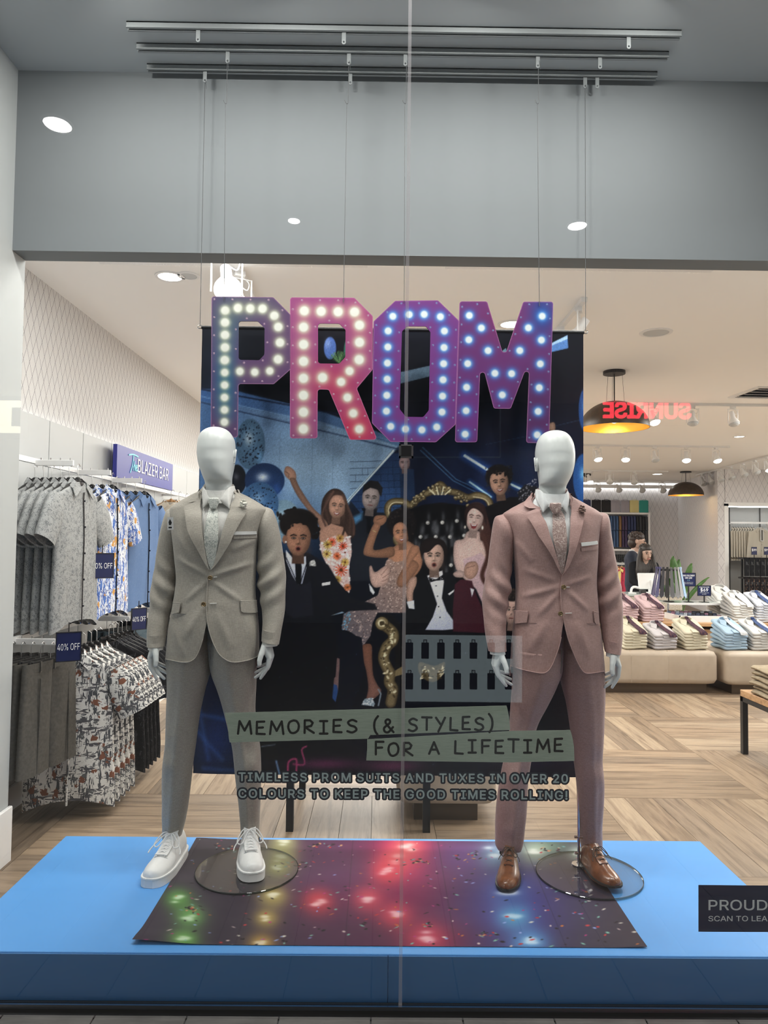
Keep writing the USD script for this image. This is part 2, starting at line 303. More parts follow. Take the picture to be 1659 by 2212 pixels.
# blue display platform
mat('blue_paint', (.095, .33, .74), .42); mat('blue_seam', (.05, .16, .38), .5)
p = thing('platform', 'low bright blue display platform behind the glass', 'display platform')
obj('deck', bx(-1.475, 1.556, 2.53, 3.49, .0, PLAT_Z, .002), 'blue_paint', p)
xs = float(at_y(838, 2100, 2.53)[0])
mat('blue_shaded', (.045, .17, .40), .5)  # platform blue made darker: the dim front's shade put into the colour
for a, b in ((-1.475, xs-.0012), (xs+.0012, 1.556)): obj('front_board', bx(a, b, 2.524, 2.53, 0, PLAT_Z-.004, .001), 'blue_shaded', p, label='front face in platform blue darkened as shade')
# the mall behind the photographer: ceiling and a shop opposite, seen only as a faint reflection
struct('ceiling', bx(-9, 9, -9, 1.9, 4.35, 4.45), 'ceiling_grey', label='mall ceiling in front of the window')
struct('wall_back', bx(-9, 9, -9.3, -9, 0, 4.4), 'grey_paint', label='shop fronts across the mall')
# ================================================================ the two dressed mannequins
from scipy.interpolate import PchipInterpolator
mat('mannequin_white', (.67, .70, .69), .36, specular_ior_level=.4)
def fabric(name, a, b, rough=.62, sheen=.25, scale=1.0):
    n = {'g': ('geometry', {}), 'm1': ('mapping', {'scale': (60, 60, 900)}), 'm2': ('mapping', {'scale': (700, 700, 50)}), 'n1': ('noise_texture', {'scale': 1*scale, 'detail': 2}), 'n2': ('noise_texture', {'scale': 1*scale, 'detail': 2}),
         'x': ('math', {'math_type': 'add'}), 'r': ('rgb_ramp', {'ramp': [(0, a), (.42, a), (.62, b), (1, b)]}), 'h': ('math', {'math_type': 'multiply', 'value2': .5}), 'b': ('bump', {'strength': .12, 'distance': .001})}
    mat(name, a, rough, 0, n, [('g.position', 'm1.vector'), ('g.position', 'm2.vector'), ('m1.vector', 'n1.vector'), ('m2.vector', 'n2.vector'), ('n1.fac', 'x.value1'), ('n2.fac', 'x.value2'), ('x.value', 'h.value1'), ('h.value', 'r.fac'), ('r.color', 'p.base_color'),
                               ('h.value', 'b.height'), ('b.normal', 'p.normal')], sheen_weight=sheen, sheen_roughness=.4)
fabric('suit_beige', (.31, .285, .245), (.44, .405, .35)); fabric('suit_pink', (.34, .205, .185), (.47, .30, .275))
fabric('shirt_white', (.70, .69, .66), (.80, .79, .76), .7, .1); fabric('shirt_cool', (.74, .76, .76), (.82, .84, .84), .7, .1)
def paisley(name, a, b, s=38):
    n = {'g': ('geometry', {}), 'm': ('mapping', {'scale': (1, .4, 1)}), 'n': ('noise_texture', {'scale': s, 'detail': 1.5, 'distortion': 2.2}), 'k': ('math', {'math_type': 'multiply', 'value2': 26.0}), 's': ('math', {'math_type': 'sine'}), 'r': ('rgb_ramp', {'ramp': [(0, a), (.35, a), (.7, b), (1, b)]})}
    mat(name, a, .32, 0, n, [('g.position', 'm.vector'), ('m.vector', 'n.vector'), ('n.fac', 'k.value1'), ('k.value', 's.value1'), ('s.value', 'r.fac'), ('r.color', 'p.base_color')], sheen_weight=.3)
paisley('tie_ivory', (.66, .67, .62), (.36, .39, .36)); paisley('tie_rose', (.32, .22, .20), (.56, .45, .41))
mottled('horn', (.06, .04, .02), (.32, .22, .10), noise=160, rough=.3)
mat('ivory', (.74, .73, .64), .6); mat('bronze_flower', (.20, .12, .10), .4, .4); mat('seam_dark', (.06, .055, .05), .9); mat('sock', (.03, .03, .035), .8); mat('satin_white', (.78, .78, .76), .3); mat('thread', (.7, .7, .68), .7)
mottled('leather_white', (.80, .80, .79), (.86, .86, .85), noise=30, rough=.45); mat('sole_white', (.80, .80, .79), .55); mat('lace_white', (.85, .85, .85), .8)
mottled('leather_tan', (.10, .032, .012), (.24, .085, .03), noise=14, rough=.25, coat_weight=.3); mat('sole_dark', (.015, .012, .01), .5); mat('lace_brown', (.05, .03, .02), .7)

def spow(v, a): return np.sign(v)*np.abs(v)**a
class Body:
    """a trunk of rounded sections between the outlines xl(y), xr(y) seen in the plane of depth yc"""
    A = .84
    def __init__(s, yc, knots, folds=(), seed=0):
        P = []
        for py, xl, xr, T in knots:
            a, b = at_y(xl, py, yc), at_y(xr, py, yc); P.append(((a[2]+b[2])/2, (a[0]+b[0])/2, (b[0]-a[0])/2, T))
        P = np.array(P); d = np.hypot(np.diff(P[:, 0]), np.diff(P[:, 2])); t = np.r_[0, np.cumsum(np.maximum(d, .004))]
        s.yc, s.t1, s.f, s.folds, s.seed = yc, t[-1], PchipInterpolator(t, P), [], seed
        s.tt = np.linspace(0, s.t1, 400); s.zz = s.f(s.tt)[:, 0]
        for (a, b, w, h) in folds: s.folds.append((at_y(*a, yc-.1)[[0, 2]], at_y(*b, yc-.1)[[0, 2]], w, h))
    def at(s, phi, t, off=0.0, wrinkle=True):
        z, xc, W, T = np.moveaxis(s.f(np.clip(t, 0, s.t1)), -1, 0)
        c, q = np.cos(phi), np.sin(phi)
        x, y = xc+W*spow(q, s.A), s.yc-T*spow(c, s.A)
        o = np.array(off)+np.zeros_like(x)
        if wrinkle:
            front = np.clip(c*2.5, 0, 1)
            for a, b, w, h in s.folds:
                p = np.stack([x, z], -1); d = b-a; L = d@d; u = np.clip(((p-a)@d)/L, 0, 1); r = np.linalg.norm(p-a-u[..., None]*d, axis=-1)
                o = o+1.25*h*front*np.exp(-(r/w)**2)*np.sin(np.clip(u, 0, 1)*PI)**.6
            o = o+.0025*(meshkit.noise(np.stack([x*11, y*11, z*9], -1), s.seed)-.5)*2
        nx, ny = q/np.maximum(W, .03), -c/np.maximum(T, .03); l = np.hypot(nx, ny)
        return np.stack([x+o*nx/l, y+o*ny/l, z], -1)
    def where(s, px, py, phi_side=None):
        """(phi, t) of the front of the trunk under a pixel"""
        y = s.yc-.1
        for _ in range(8):
            p = at_y(px, py, y); t = np.interp(p[2], s.zz, s.tt); z, xc, W, T = s.f(t)
            q = np.clip((p[0]-xc)/W, -.9995, .9995); phi = math.asin(spow(q, 1/s.A)); y = s.yc-T*math.cos(phi)**s.A
        return phi, t
    K = .17
    def panel(s, pts, off, thick, h=.008, fold=None, lift=0):
        """a sheet lying on the trunk; its outline in (phi, t) or, as ('p', x, y), in pixels of the photograph"""
        q = [s.where(p[1], p[2]) if p[0] == 'p' else p for p in pts]
        g = Polygon([(a*s.K, b) for a, b in q]).buffer(0)
        v, f = fill(g, h); phi, t = v[:, 0]/s.K, v[:, 1]
        if fold:      # lifted away from the line it is folded along
            ln = LineString([(a*s.K, b) for a, b in (s.where(*p) for p in fold)]); d = shapely.distance(shapely.points(v), ln); off = off+lift*np.clip(d/.045, 0, 1)**.8
        # seen from outside, phi runs to the right and t up
        return sheet(s.at(phi, t, off), s.at(phi, t, off-thick), f)
def P_(*a): return [('p', *x) for x in a]

def sleeve(knots, yc, bend, seed, thick=.004):
    """knots: (y outer, outer x, y inner, inner x, dy) down the arm"""
    a = np.array([np.r_[at_y(ox, oy, yc+dy), at_y(ix, iy, yc+dy)] for oy, ox, iy, ix, dy in knots])
    u = np.r_[0, np.cumsum(np.linalg.norm(np.diff((a[:, :3]+a[:, 3:])/2, axis=0), axis=1))]
    f = PchipInterpolator(u, a); n, m = 90, 44
    s = np.linspace(0, u[-1], n); q = f(s); o, i = q[:, :3], q[:, 3:]
    c = (o+i)/2; ex = (o-i)/2; r = np.linalg.norm(ex, axis=1, keepdims=True); ex = ex/r
    th = np.arange(m)*2*PI/m; v = s/u[-1]
    cap = np.sqrt(np.clip(1-(1-np.clip(v/.10, 0, 1))**2, .04, 1))[:, None]
    r = r*cap
    dep = r*1.12
    rings = []
    for k in range(n):
        ph = th
        wr = .0052*np.exp(-((v[k]-bend)/.16)**2)*np.sin(v[k]*46+2.2*np.sin(ph+1)+seed)*np.clip(.55-np.sin(ph+.6), 0, 1.3)
        wr = wr+.0045*(meshkit.noise(np.stack([np.cos(ph)*1.6+seed*7, np.sin(ph)*1.6, np.full(m, v[k]*9)+ph*.6], -1))-.5)*(.4+1.2*np.exp(-((v[k]-bend-.05)/.3)**2))
        wr = wr*min(1, (1-v[k])*9+.15)*min(1, v[k]*6)
        rad = 1+wr/max(r[k, 0], .02)
        rings.append(c[k]+ex[k]*(r[k]*np.cos(ph)*rad)[:, None]+np.array([0, 1, 0])*(dep[k]*np.sin(ph)*rad)[:, None])
    R = np.array(rings); end = R[-1].mean(0)
    for sc, up in ((.93, 0), (.88, .05)): rings.append(end+(R[-1]-end)*sc+np.array([0, 0, up]))
    return loft(rings, True), c[-1], float(r[-1, 0]), (c[-14]-c[-1])/np.linalg.norm(c[-14]-c[-1])

def trouser_leg(knots, yc, side, seed, foot_y):
    """knots: (y, left x, right x) down the leg; the leg moves from depth yc to foot_y at the cuff"""
    ys = np.array([k[0] for k in knots], float); g = (ys-ys[0])/(ys[-1]-ys[0])
    a = np.array([np.r_[at_y(k[1], k[0], yc+(foot_y-yc)*q**1.3), at_y(k[2], k[0], yc+(foot_y-yc)*q**1.3)] for k, q in zip(knots, g)])
    f = PchipInterpolator(g, a); n, m = 110, 52; v = np.linspace(0, 1, n); q = f(v); l, r_ = q[:, :3], q[:, 3:]
    c = (l+r_)/2; w = np.linalg.norm(r_-l, axis=1)/2; th = np.arange(m)*2*PI/m; rings = []
    for k in range(n):
        d = w[k]*(1.08+.12*v[k]) if v[k] > .12 else max(w[k]*1.0, .115-.05*v[k]/.12)
        phi = (th+PI) % (2*PI)-PI
        cr = .007*np.exp(-(phi/.16)**2)*min(1, v[k]*5)+.006*np.exp(-((np.abs(phi)-PI)/.16)**2)
        wr = .0035*(meshkit.noise(np.stack([np.cos(th)*1.2+seed*9, np.sin(th)*1.2, np.full(m, v[k]*7)+np.sin(th)], -1))-.5)*2
        wr += .006*np.exp(-((v[k]-.93)/.07)**2)*np.sin(v[k]*60+1.5*np.sin(phi+.4*side))*np.exp(-(phi/1.2)**2)*(1-v[k])*9*.3
        wr += .006*np.exp(-((v[k]-.62)/.10)**2)*np.exp(-((phi-.5*side)/.5)**2)*np.sin(v[k]*40)
        rad = 1+(cr+wr)/w[k]
        dip = .012*np.cos(phi)*max(0, (v[k]-.97)/.03)
        rings.append(np.stack([c[k, 0]+w[k]*spow(np.sin(phi), .92)*rad, c[k, 1]-d*spow(np.cos(phi), .92)*rad, c[k, 2]+dip], 1))
    R = np.array(rings); e = R[-1].mean(0)
    for sc, up in ((.95, 0), (.92, .06)): rings.append(e+(R[-1]-e)*sc+np.array([0, 0, up]))
    return loft(rings, False), R

_hand = None
def hand_mesh():
    global _hand
    if _hand is None:
        mm = .001
        def ch(pts, rs): return [(np.array(p)*mm, r*mm) for p, r in zip(pts, rs)]
        idx = ch([(-19, -12, -50), (-15, -13, -90), (-2, -13, -115), (11, -12, -138)], (11.5, 9.2, 8.2, 6.0))
        mid = ch([(-20, 8, -52), (-10, 9, -98), (16, 6, -123), (38, 4, -140)], (11.5, 9.2, 8.2, 6.2))
        rin = ch([(-19, 27, -50), (-9, 30, -94), (19, 28, -109), (45, 26, -123)], (11, 8.8, 7.8, 6.0))
        pin = ch([(-17, 43, -47), (-6, 48, -82), (20, 48, -93), (42, 47, -102)], (10, 7.8, 7.0, 5.6))
        thu = ch([(4, -18, -8), (12, -33, -38), (15, -38, -60), (14, -40, -76)], (15, 11.5, 10.5, 8.5))
        wrist = [(np.array((2, 20, 42))*mm, .020), (np.array((0, 8, 0))*mm, .022)]
        palm = [[(np.array((0, 0, -2))*mm, .021), (np.array((0, 18, -2))*mm, .02), idx[0], mid[0]], [(np.array((0, 18, -2))*mm, .02), mid[0], rin[0], pin[0]], [(np.array((2, -6, -5))*mm, .019), thu[0], idx[0]]]
        _hand = hull_chain([wrist, idx, mid, rin, pin, thu], palm, .003, 10)
    return _hand

def head_mesh(yc, rows, turn, ears):
    """rows: (y, xl, xr, half depth, forward shift); ears: (angle, y)"""
    P = []
    for py, xl, xr, T, fw in rows:
        a, b = at_y(xl, py, yc), at_y(xr, py, yc); P.append(((a[0]+b[0])/2, (b[0]-a[0])/2, (a[2]+b[2])/2, T, fw))
    P = np.array(P); u = np.r_[0, np.cumsum(np.linalg.norm(np.diff(P[:, 1:4], axis=0), axis=1)+.004)]
    q = PchipInterpolator(u, P)(np.linspace(0, u[-1], 90)); m = 56; th = np.arange(m)*2*PI/m; rings = []
    for xc, W, z, T, fw in q:
        x, y = W*np.sin(th), -T*np.cos(th)-fw*np.clip(np.cos(th)+.4, 0, 1.4)/1.4
        rings.append(np.stack([xc+x-.16*turn*fw*np.clip(np.cos(th), 0, 1)*4, yc+y, np.full(m, z)], 1))
    out = [loft(rings, True)]
    xc0 = P[3, 0]
    for ang, py, sgn in ears:
        z = at_y(470, py, yc)[2]; W, T = np.interp(z, P[::-1, 2], P[::-1, 1]) if P[0, 2] > P[-1, 2] else np.interp(z, P[:, 2], P[:, 1]), .095
        c = np.array([xc0+(W-.001)*math.sin(ang), yc-T*math.cos(ang)*.9, z]); d = np.array([math.sin(ang), -.25, 0])
        e1 = move(ball((0, 0, 0), (.010, .017, .030), 3), c, rz=.25*sgn)
        rim = np.array([[.012*sgn+.003*sgn*math.sin(a), .014*math.cos(a), .027*math.sin(a)] for a in np.linspace(-1.9, 3.3, 20)])
        out += [e1, move(tube(rim, .0045, 8), c-np.array([.004*sgn, 0, 0]), rz=.2*sgn)]
    return cat_mesh(out)

def shoe(parent, toe, heel, z0, kind, sgn):
    """a shoe from heel to toe (points on the ground)"""
    toe, heel = np.asarray(toe, float)[:2], np.asarray(heel, float)[:2]; c = (toe+heel)/2; ang = math.atan2(*(toe-heel)[::-1]); L = np.linalg.norm(toe-heel)
    sn = kind == 'sneaker'
    if sn: prof = [(0, .012, .045), (.02, .026, .075), (.08, .034, .088), (.2, .039, .092), (.33, .041, .098), (.45, .044, .090), (.55, .047, .076), (.66, .051, .062), (.78, .051, .051), (.88, .046, .043), (.95, .036, .036), (.985, .022, .028), (1, .010, .018)]
    else: prof = [(0, .010, .05), (.02, .022, .066), (.08, .030, .076), (.2, .034, .084), (.33, .035, .092), (.45, .038, .086), (.55, .043, .070), (.66, .047, .055), (.78, .046, .044), (.88, .039, .036), (.95, .028, .029), (.985, .017, .022), (1, .008, .014)]
    zs = .034 if sn else .014
    pf = PchipInterpolator([p[0] for p in prof], [p[1:] for p in prof]); n, m = 60, 30; us = np.linspace(0, 1, n)**1.0
    th = np.linspace(-.18, PI+.18, m); rings = []
    bend = lambda u: .010*sgn*math.sin(u*PI)*(-1)
    for u in us:
        w, h = pf(u); x = (u-.5)*L
        ww = w*(1+.10*np.clip(np.sin(th), -.2, .3))
        rings.append(np.stack([np.full(m, x), bend(u)+ww*np.cos(th)*(1-.12*np.clip(np.sin(th), 0, 1)**3), zs+h*spow(np.sin(th), .85)], 1))
    up = loft(rings, True, True)
    T = dict(t=(c[0], c[1], z0), rz=ang)
    s = obj('shoe', move(up, **T), 'leather_white' if sn else 'leather_tan', parent, label='white leather low sneaker' if sn else 'brown leather lace-up dress shoe', smooth=50)
    uo = np.r_[np.linspace(0, .1, 8), np.linspace(.12, .9, 24), np.linspace(.91, 1, 10)]
    mrg = .006 if sn else .005
    ol = [((u-.5)*(L+mrg*1.6), bend(u)+pf(u)[0]+mrg) for u in uo]+[((u-.5)*(L+mrg*1.6), bend(u)-pf(u)[0]-mrg) for u in uo[::-1]]
    g = Polygon(ol).buffer(.004).buffer(-.004)
    if sn:
        obj('sole', move(cat_mesh([prism(g, .038)]), **T), 'sole_white', s, smooth=40)
        obj('sole_seam', move(tube(np.array([(*p, .034) for p in g.buffer(.0006).exterior.coords]), .0012, 5), **T), 'panel_white', s)
    else:
        obj('sole', move(cat_mesh([move(prism(g, .008), (0, 0, .010)), prism(g.intersection(sbox(-.5*L-.02, -.1, -.5*L+.075, .1)), .014)]), **T), 'sole_dark', s, smooth=40)
    def top(u, y):     # height of the upper at (u, y)
        w, h = pf(u); k = min(1, abs(y/w)); return zs+h*max(0, 1-k**2.3)**.5
    lm = 'lace_white' if sn else 'lace_brown'; lr = .0026 if sn else .0017
    # tongue, facing edges, laces
    tw = .026 if sn else .020
    u1, u2 = (.42, .70) if sn else (.46, .64)
    tg = [np.array([[(u-.5)*L-.012*max(0, (.45-u)/.05), bend(u)+y, top(min(u, .7), y*.6)+.004+(.030 if sn else .016)*max(0, (.47-u)/.09)] for y in np.linspace(-tw, tw, 9)]) for u in np.linspace(.40, u2+.03, 16)]
    tv = np.array(tg).reshape(-1, 3); tv2 = tv-np.array([0, 0, .005]); ti = loft(tg, False, False)[1]
    obj('tongue', move(sheet(tv, tv2, ti), **T), 'leather_white' if sn else 'leather_tan', s, smooth=40)
    for sd in (-1, 1):
        ed = [((u-.5)*L, bend(u)+sd*(tw*.72+.010*(u2-u)), top(u, tw*.8)+.003) for u in np.linspace(u1, u2+.04, 12)]
        obj('facing', move(tube(ed, [.0022]*12, 6), **T), 'leather_white' if sn else 'seam_dark', s)
    k = 6 if sn else 3; lv = []
    for i in range(k):
        a = u1+.02+(u2-u1-.02)*i/(k-1+.2); b = a-.035
        for sd in (-1, 1):
            lv.append(curve([((a-.5)*L, bend(a)-sd*tw*.8, top(a, tw*.8)+.004), ((a+b-1)/2*L, bend(a), top(a, 0)+.009), ((b-.5)*L, bend(b)+sd*tw*.8, top(b, tw*.8)+.005)], 6))
    knot = np.array([(u1+.0-.5)*L, bend(u1), top(u1, 0)+.014])
    s1 = 1.0 if sn else .62
    for sd in (-1, 1):
        lv.append(curve([knot, knot+np.array([.012, sd*.03, .006])*s1, knot+np.array([.045, sd*.055, -.028])*s1, knot+np.array([.058, sd*.036, -.034])*s1, knot+np.array([.022, sd*.012, -.004])*s1, knot], 8))
        lv.append(curve([knot, knot+np.array([.02, sd*.022, 0])*s1, knot+np.array([.055, sd*.062, -.040])*s1, knot+np.array([.075, sd*.07, -.055])*s1], 8))
    obj('lace', move(cat_mesh([tube(q, lr, 6) for q in lv]), **T), lm, s, smooth=True)
    if sn:
        obj('toe_seam', move(tube(curve([((.70-.5)*L, bend(.7)+.044, top(.7, .044)+.001), ((.74-.5)*L, bend(.74)+.02, top(.74, .02)+.001), ((.745-.5)*L, bend(.74), top(.745, 0)+.001), ((.74-.5)*L, bend(.74)-.02, top(.74, .02)+.001), ((.70-.5)*L, bend(.7)-.044, top(.7, .044)+.001)], 6), .0011, 5), **T), 'panel_white', s)
    return s

def blossom(parent, c, mt, r, n, seed, label):
    q = np.random.default_rng(seed); ms = []
    for k in range(n):
        d = q.normal(size=3); d[1] = -abs(d[1])*.8; d /= np.linalg.norm(d); t = np.cross(d, [0, 0, 1.]); t /= np.linalg.norm(t)
        m = ball((0, 0, 0), (r*.42, r*.12, r*.36), 1)
        ms.append(move(m, c+d*r*.62, rz=math.atan2(d[1], d[0])+PI/2, rx=q.uniform(-.9, .9)))
    ms.append(ball(c, r*.45, 1))
    return obj('lapel_flower', cat_mesh(ms), mt, parent, label=label, smooth=40)

def mannequin(S):
    root = thing('mannequin', S['label'], 'mannequin', (0, 0, 0))
    yc = S['yc']; B = Body(yc, S['trunk'], S['folds'], S['seed'])
    suit, shirt, tie = S['suit'], S['shirt'], S['tie']
    obj('head', head_mesh(S['head_y'], S['head'], S['turn'], S['ears']), 'mannequin_white', root, label='smooth faceless white head with neck', smooth=60)
    # shirt
    ph, tt = np.arange(56)*2*PI/56, np.linspace(B.t1*S.get('shirt_t', .30), B.t1, 90)
    sh = obj('shirt', loft([B.at(ph-PI, np.full(56, t), -.011, False) for t in tt]), shirt, root, label='%s dress shirt' % S['shirt_word'], smooth=60)
    # neck band and the two wings of the collar
    nk = [at_y(*p, S['head_y']) for p in S['neck']]; nc = (nk[0]+nk[1])/2; nr = (nk[1][0]-nk[0][0])/2+.004
    ring = [np.stack([nc[0]+(nr+e)*np.sin(ph), nc[1]-(nr*.98+e)*np.cos(ph)-.004, nc[2]+dz-.022*np.clip(np.cos(ph)+.2, 0, 1.2)+.004], 1) for e, dz in ((.012, -.055), (.008, -.02), (.0035, 0), (.0, -.004), (.004, -.05))]
    obj('collar_band', loft(ring, False), shirt, sh, smooth=50)
    for W in S['wings']:
        top0, tip, mid, inn = W     # neck top, tip, outer edge bottom, inner (by the knot)
        def w3(p, e): 
            phi, t = B.where(*p); q = B.at(phi, t, e, False); return q
        sx = 1 if top0[0] > (S['neck'][0][0]+S['neck'][1][0])/2 else -1
        A_ = np.array([nc[0]+sx*(nr+.004), nc[1]+.0, nc[2]+.004]); Bm = np.array([nc[0]+sx*(nr+.002)*.80, nc[1]-nr*.62-.010, nc[2]-.008]); C_ = at_y(*inn, yc-.085)
        D_ = w3(tip, .007); E_ = w3(mid, .004)
        # the fold edge runs A-B-C, the free edge E-D-C
        fold = curve([A_, Bm, C_], 10); free = np.vstack([np.linspace(E_, D_, 13), np.linspace(D_, C_, 9)[1:]]); fold = np.array([np.interp(np.linspace(0, 1, len(free)), np.linspace(0, 1, len(fold)), fold[:, i]) for i in range(3)]).T
        g = [fold+(free-fold)*s+np.array([0, -.007, 0])*math.sin(s*PI) for s in np.linspace(0, 1, 9)]
        v, f = loft(g, False, False)
        if sx > 0: f = f[:, ::-1]
        obj('collar_wing', sheet(v, v+np.array([0, .003, -.001]), f), shirt, sh, smooth=40)
    # tie
    tv, tf = B.panel(P_(*S['tie_blade']), .006, .004, .006)
    ax = at_y(*S['tie_blade'][0], yc-.1)[0]
    td = obj('tie', (tv, tf), tie, root, label=S['tie_label'], smooth=50)
    kt = [at_y(*p, yc-.108) for p in S['knot']]
    obj('knot', (lambda h: (np.array(h.vertices), np.array(h.faces)))(trimesh.convex.convex_hull(np.vstack([ball(p, (.007, .008, .006), 1)[0] for p in kt]))), tie, td, smooth=60)
    # jacket: two fronts that meet at the back
    V = S['v']; hl, hr = S['hem_l'], S['hem_r']
    back = [(PI*k/8, B.t1) for k in range(4, 9)]; lowr = [(PI*k/8, 0.0) for k in range(8, 3, -1)]
    right = P_(V, *S['v_r'])+[(a, B.t1) for a in (.5, .8, 1.1)]+back+lowr+P_(*hr)
    jk = obj('jacket', B.panel(right, .004, .004), suit, root, label=S['jacket_label'], smooth=60)
    left = P_(S['v_under'], *S['v_l'])+[(-a, B.t1) for a in (.5, .8, 1.1)]+[(-a, b) for a, b in back]+[(-a, b) for a, b in lowr]+P_(*hl)
    obj('front_panel', B.panel(left, .000, .004), suit, jk, smooth=60)
    for e, dz in ((hr, .0075), (hl[:-3], .0035)): obj('front_edge', tube(curve([B.at(*B.where(*p), dz) for p in e], 4), .0021, 6), suit, jk, smooth=True)
    for q in ('l', 'r'):
        lv = B.panel(P_(*S['lapel_'+q]), .0095, .005, .006, [V]+S['v_'+q], .016); obj('lapel', lv, suit, jk, smooth=50)
        lv = B.panel(P_(*S['collar_'+q]), .011, .005, .005, S['v_'+q], .007); obj('collar', lv, suit, jk, smooth=50)
    # standing collar behind the neck
    cr = [np.stack([nc[0]+(nr+.020+e)*np.sin(a), nc[1]-(nr+.014+e)*np.cos(a)+.006, nc[2]-.012+dz+0*a], 1) for a in [np.linspace(.42*PI, 1.58*PI, 30)] for e, dz in ((.016, -.045), (.006, -.012), (.001, 0), (-.004, -.004), (-.003, -.05))]
    obj('collar_stand', loft(cr, False, False), suit, jk, smooth=50)
    for knots, bend, sd in ((S['arm_l'], .58, 1+S['seed']), (S['arm_r'], .55, 2+S['seed'])):
        m, c, r, ex = sleeve(knots, yc, bend, sd)
        sl = obj('sleeve', m, suit, jk, smooth=60)
        left_ = knots is S['arm_l']
        a = np.arange(32)*2*PI/32; up = ex
        cuff = [c+up*dz+np.stack([(r*sc)*np.cos(a), r*1.05*sc*np.sin(a), .10*(1 if left_ else -1)*-r*np.cos(a)*0], 1) for sc, dz in ((.80, .05), (.86, -.013), (.82, -.0135), (.76, .03))]
        obj('shirt_cuff', loft(cuff, False), shirt, sh, smooth=50)
        hx = hand_mesh(); sx = 1 if left_ else -1
        w = np.asarray(at_y(*S['wrist_'+('l' if left_ else 'r')], yc-.055))
        h = move(hx, w, s=(sx, 1, 1), ry=S['hand_turn'][0 if left_ else 1])
        # turn about the wrist
        hv, hf = move(hx, (0, 0, 0), s=(sx, 1, 1)); hv, hf = move((hv, hf), w, rz=S['hand_rz'][0 if left_ else 1], ry=S['hand_turn'][0 if left_ else 1])
        obj('hand', (hv, hf), 'mannequin_white', root, label='white hand with loosely curled fingers', smooth=True)
    # buttons, buttonholes, pockets
    for (px, py) in S['buttons']:
        phi, t = B.where(px, py); q = B.at(phi, t, .012)
        bt = move(lathe([(0, .0), (.0085, 0), (.0105, .0015), (.0105, .004), (.0085, .005), (.007, .0035), (0, .0035)], 20), q, rx=PI/2)
        obj('button', bt, 'horn', jk, label='brown horn button', smooth=40)
    for a, b in S['holes']:
        qa, qb = (B.at(*B.where(*p), .007) for p in (a, b)); obj('buttonhole', tube([qa, (qa+qb)/2, qb], .0016, 6), 'thread', jk)
    for i, pk in enumerate(S['flaps']):
        fl = obj('pocket_flap', B.panel(P_(*pk), .0105, .004, .006), suit, jk, smooth=50)
        w = [B.at(*B.where(*p), .009) for p in (pk[0], ((pk[0][0]+pk[1][0])/2, (pk[0][1]+pk[1][1])/2), pk[1])]
        obj('pocket_welt', tube(w, .0028, 6), suit, fl)
    bp = obj('breast_pocket', B.panel(P_(*S['breast']), .0085, .004, .005), suit, jk, smooth=50)
    obj('pocket_square', B.panel(P_(*S['square']), .0125, .004, .004), S['square_mat'], bp, label='folded pocket square', smooth=50)
    phi, t = B.where(*S['flower']); blossom(jk, B.at(phi, t, .034), S['flower_mat'], .020, 22, 5, S['flower_label'])
    # trousers
    m1, R1 = trouser_leg(S['leg_l'], yc, -1, 3+S['seed'], S['foot_y'][0]); m2, R2 = trouser_leg(S['leg_r'], yc, 1, 4+S['seed'], S['foot_y'][1])
    tr = obj('trousers', cat_mesh([m1, m2]), suit, root, label=S['trouser_label'], smooth=60)
    fl = [at_y(*p, yc-.128) for p in S['fly']]
    obj('fly_seam', tube(fl, .0015, 6), 'seam_dark', tr)
    # feet
    for R, q, oz in ((R1, 'l', 0), (R2, 'r', .012)):
        toe, heel = S['shoe_'+q]
        s = shoe(root, at_z(*toe, PLAT_Z+.012), at_z(*heel, PLAT_Z+.012), PLAT_Z+oz+.001, S['shoe'], -1 if q == 'l' else 1)
        e = R[-1].mean(0); hz = at_z(*heel, PLAT_Z)[:2]; tz = at_z(*toe, PLAT_Z)[:2]; an = hz+(tz-hz)*.25
        a = np.arange(24)*2*PI/24
        obj('sock', loft([np.stack([x+rr*np.cos(a), y+rr*1.1*np.sin(a), np.full(24, z)], 1) for x, y, z, rr in ((e[0], e[1]+.02, e[2]+.05, .036), (e[0]*.6+an[0]*.4, e[1]*.6+an[1]*.4+.008, e[2]-.0, .036), (an[0], an[1], PLAT_Z+.085, .037), (an[0], an[1], PLAT_Z+.05, .036))]), 'sock', root, label='dark patterned sock', smooth=60)
    # glass foot plate with its rod
    c = at_z(*S['plate'], PLAT_Z+.005); rad = S['plate_r']
    pl = obj('foot_plate', move(lathe([(rad-.002, .0105), (1e-5, .0105)], 72), (c[0], c[1], PLAT_Z)), 'clear_plate', root, label='round clear glass foot plate')
    obj('plate_rim', move(lathe([(rad-.003, .001), (rad, .003), (rad, .009), (rad-.002, .0108)], 72), (c[0], c[1], PLAT_Z)), 'glass_rim', pl, label='dark green polished edge of the glass')
    rp = at_z(*S['rod'], PLAT_Z+.01)
    obj('rod', cat_mesh([move(lathe([(0, 0), (.030, 0), (.030, .004), (.010, .006), (.006, .012), (.006, .42), (0, .42)], 20), (rp[0], rp[1], PLAT_Z+.011)), move(tube([(-.02, 0, 0), (.02, 0, 0)], .007, 8), (rp[0], rp[1], PLAT_Z+.06)), move(tube([(-.02, 0, 0), (.02, 0, 0)], .006, 8), (rp[0], rp[1], PLAT_Z+.13))]), 'chrome', root, label='steel support rod behind the heel', smooth=40)
    return root

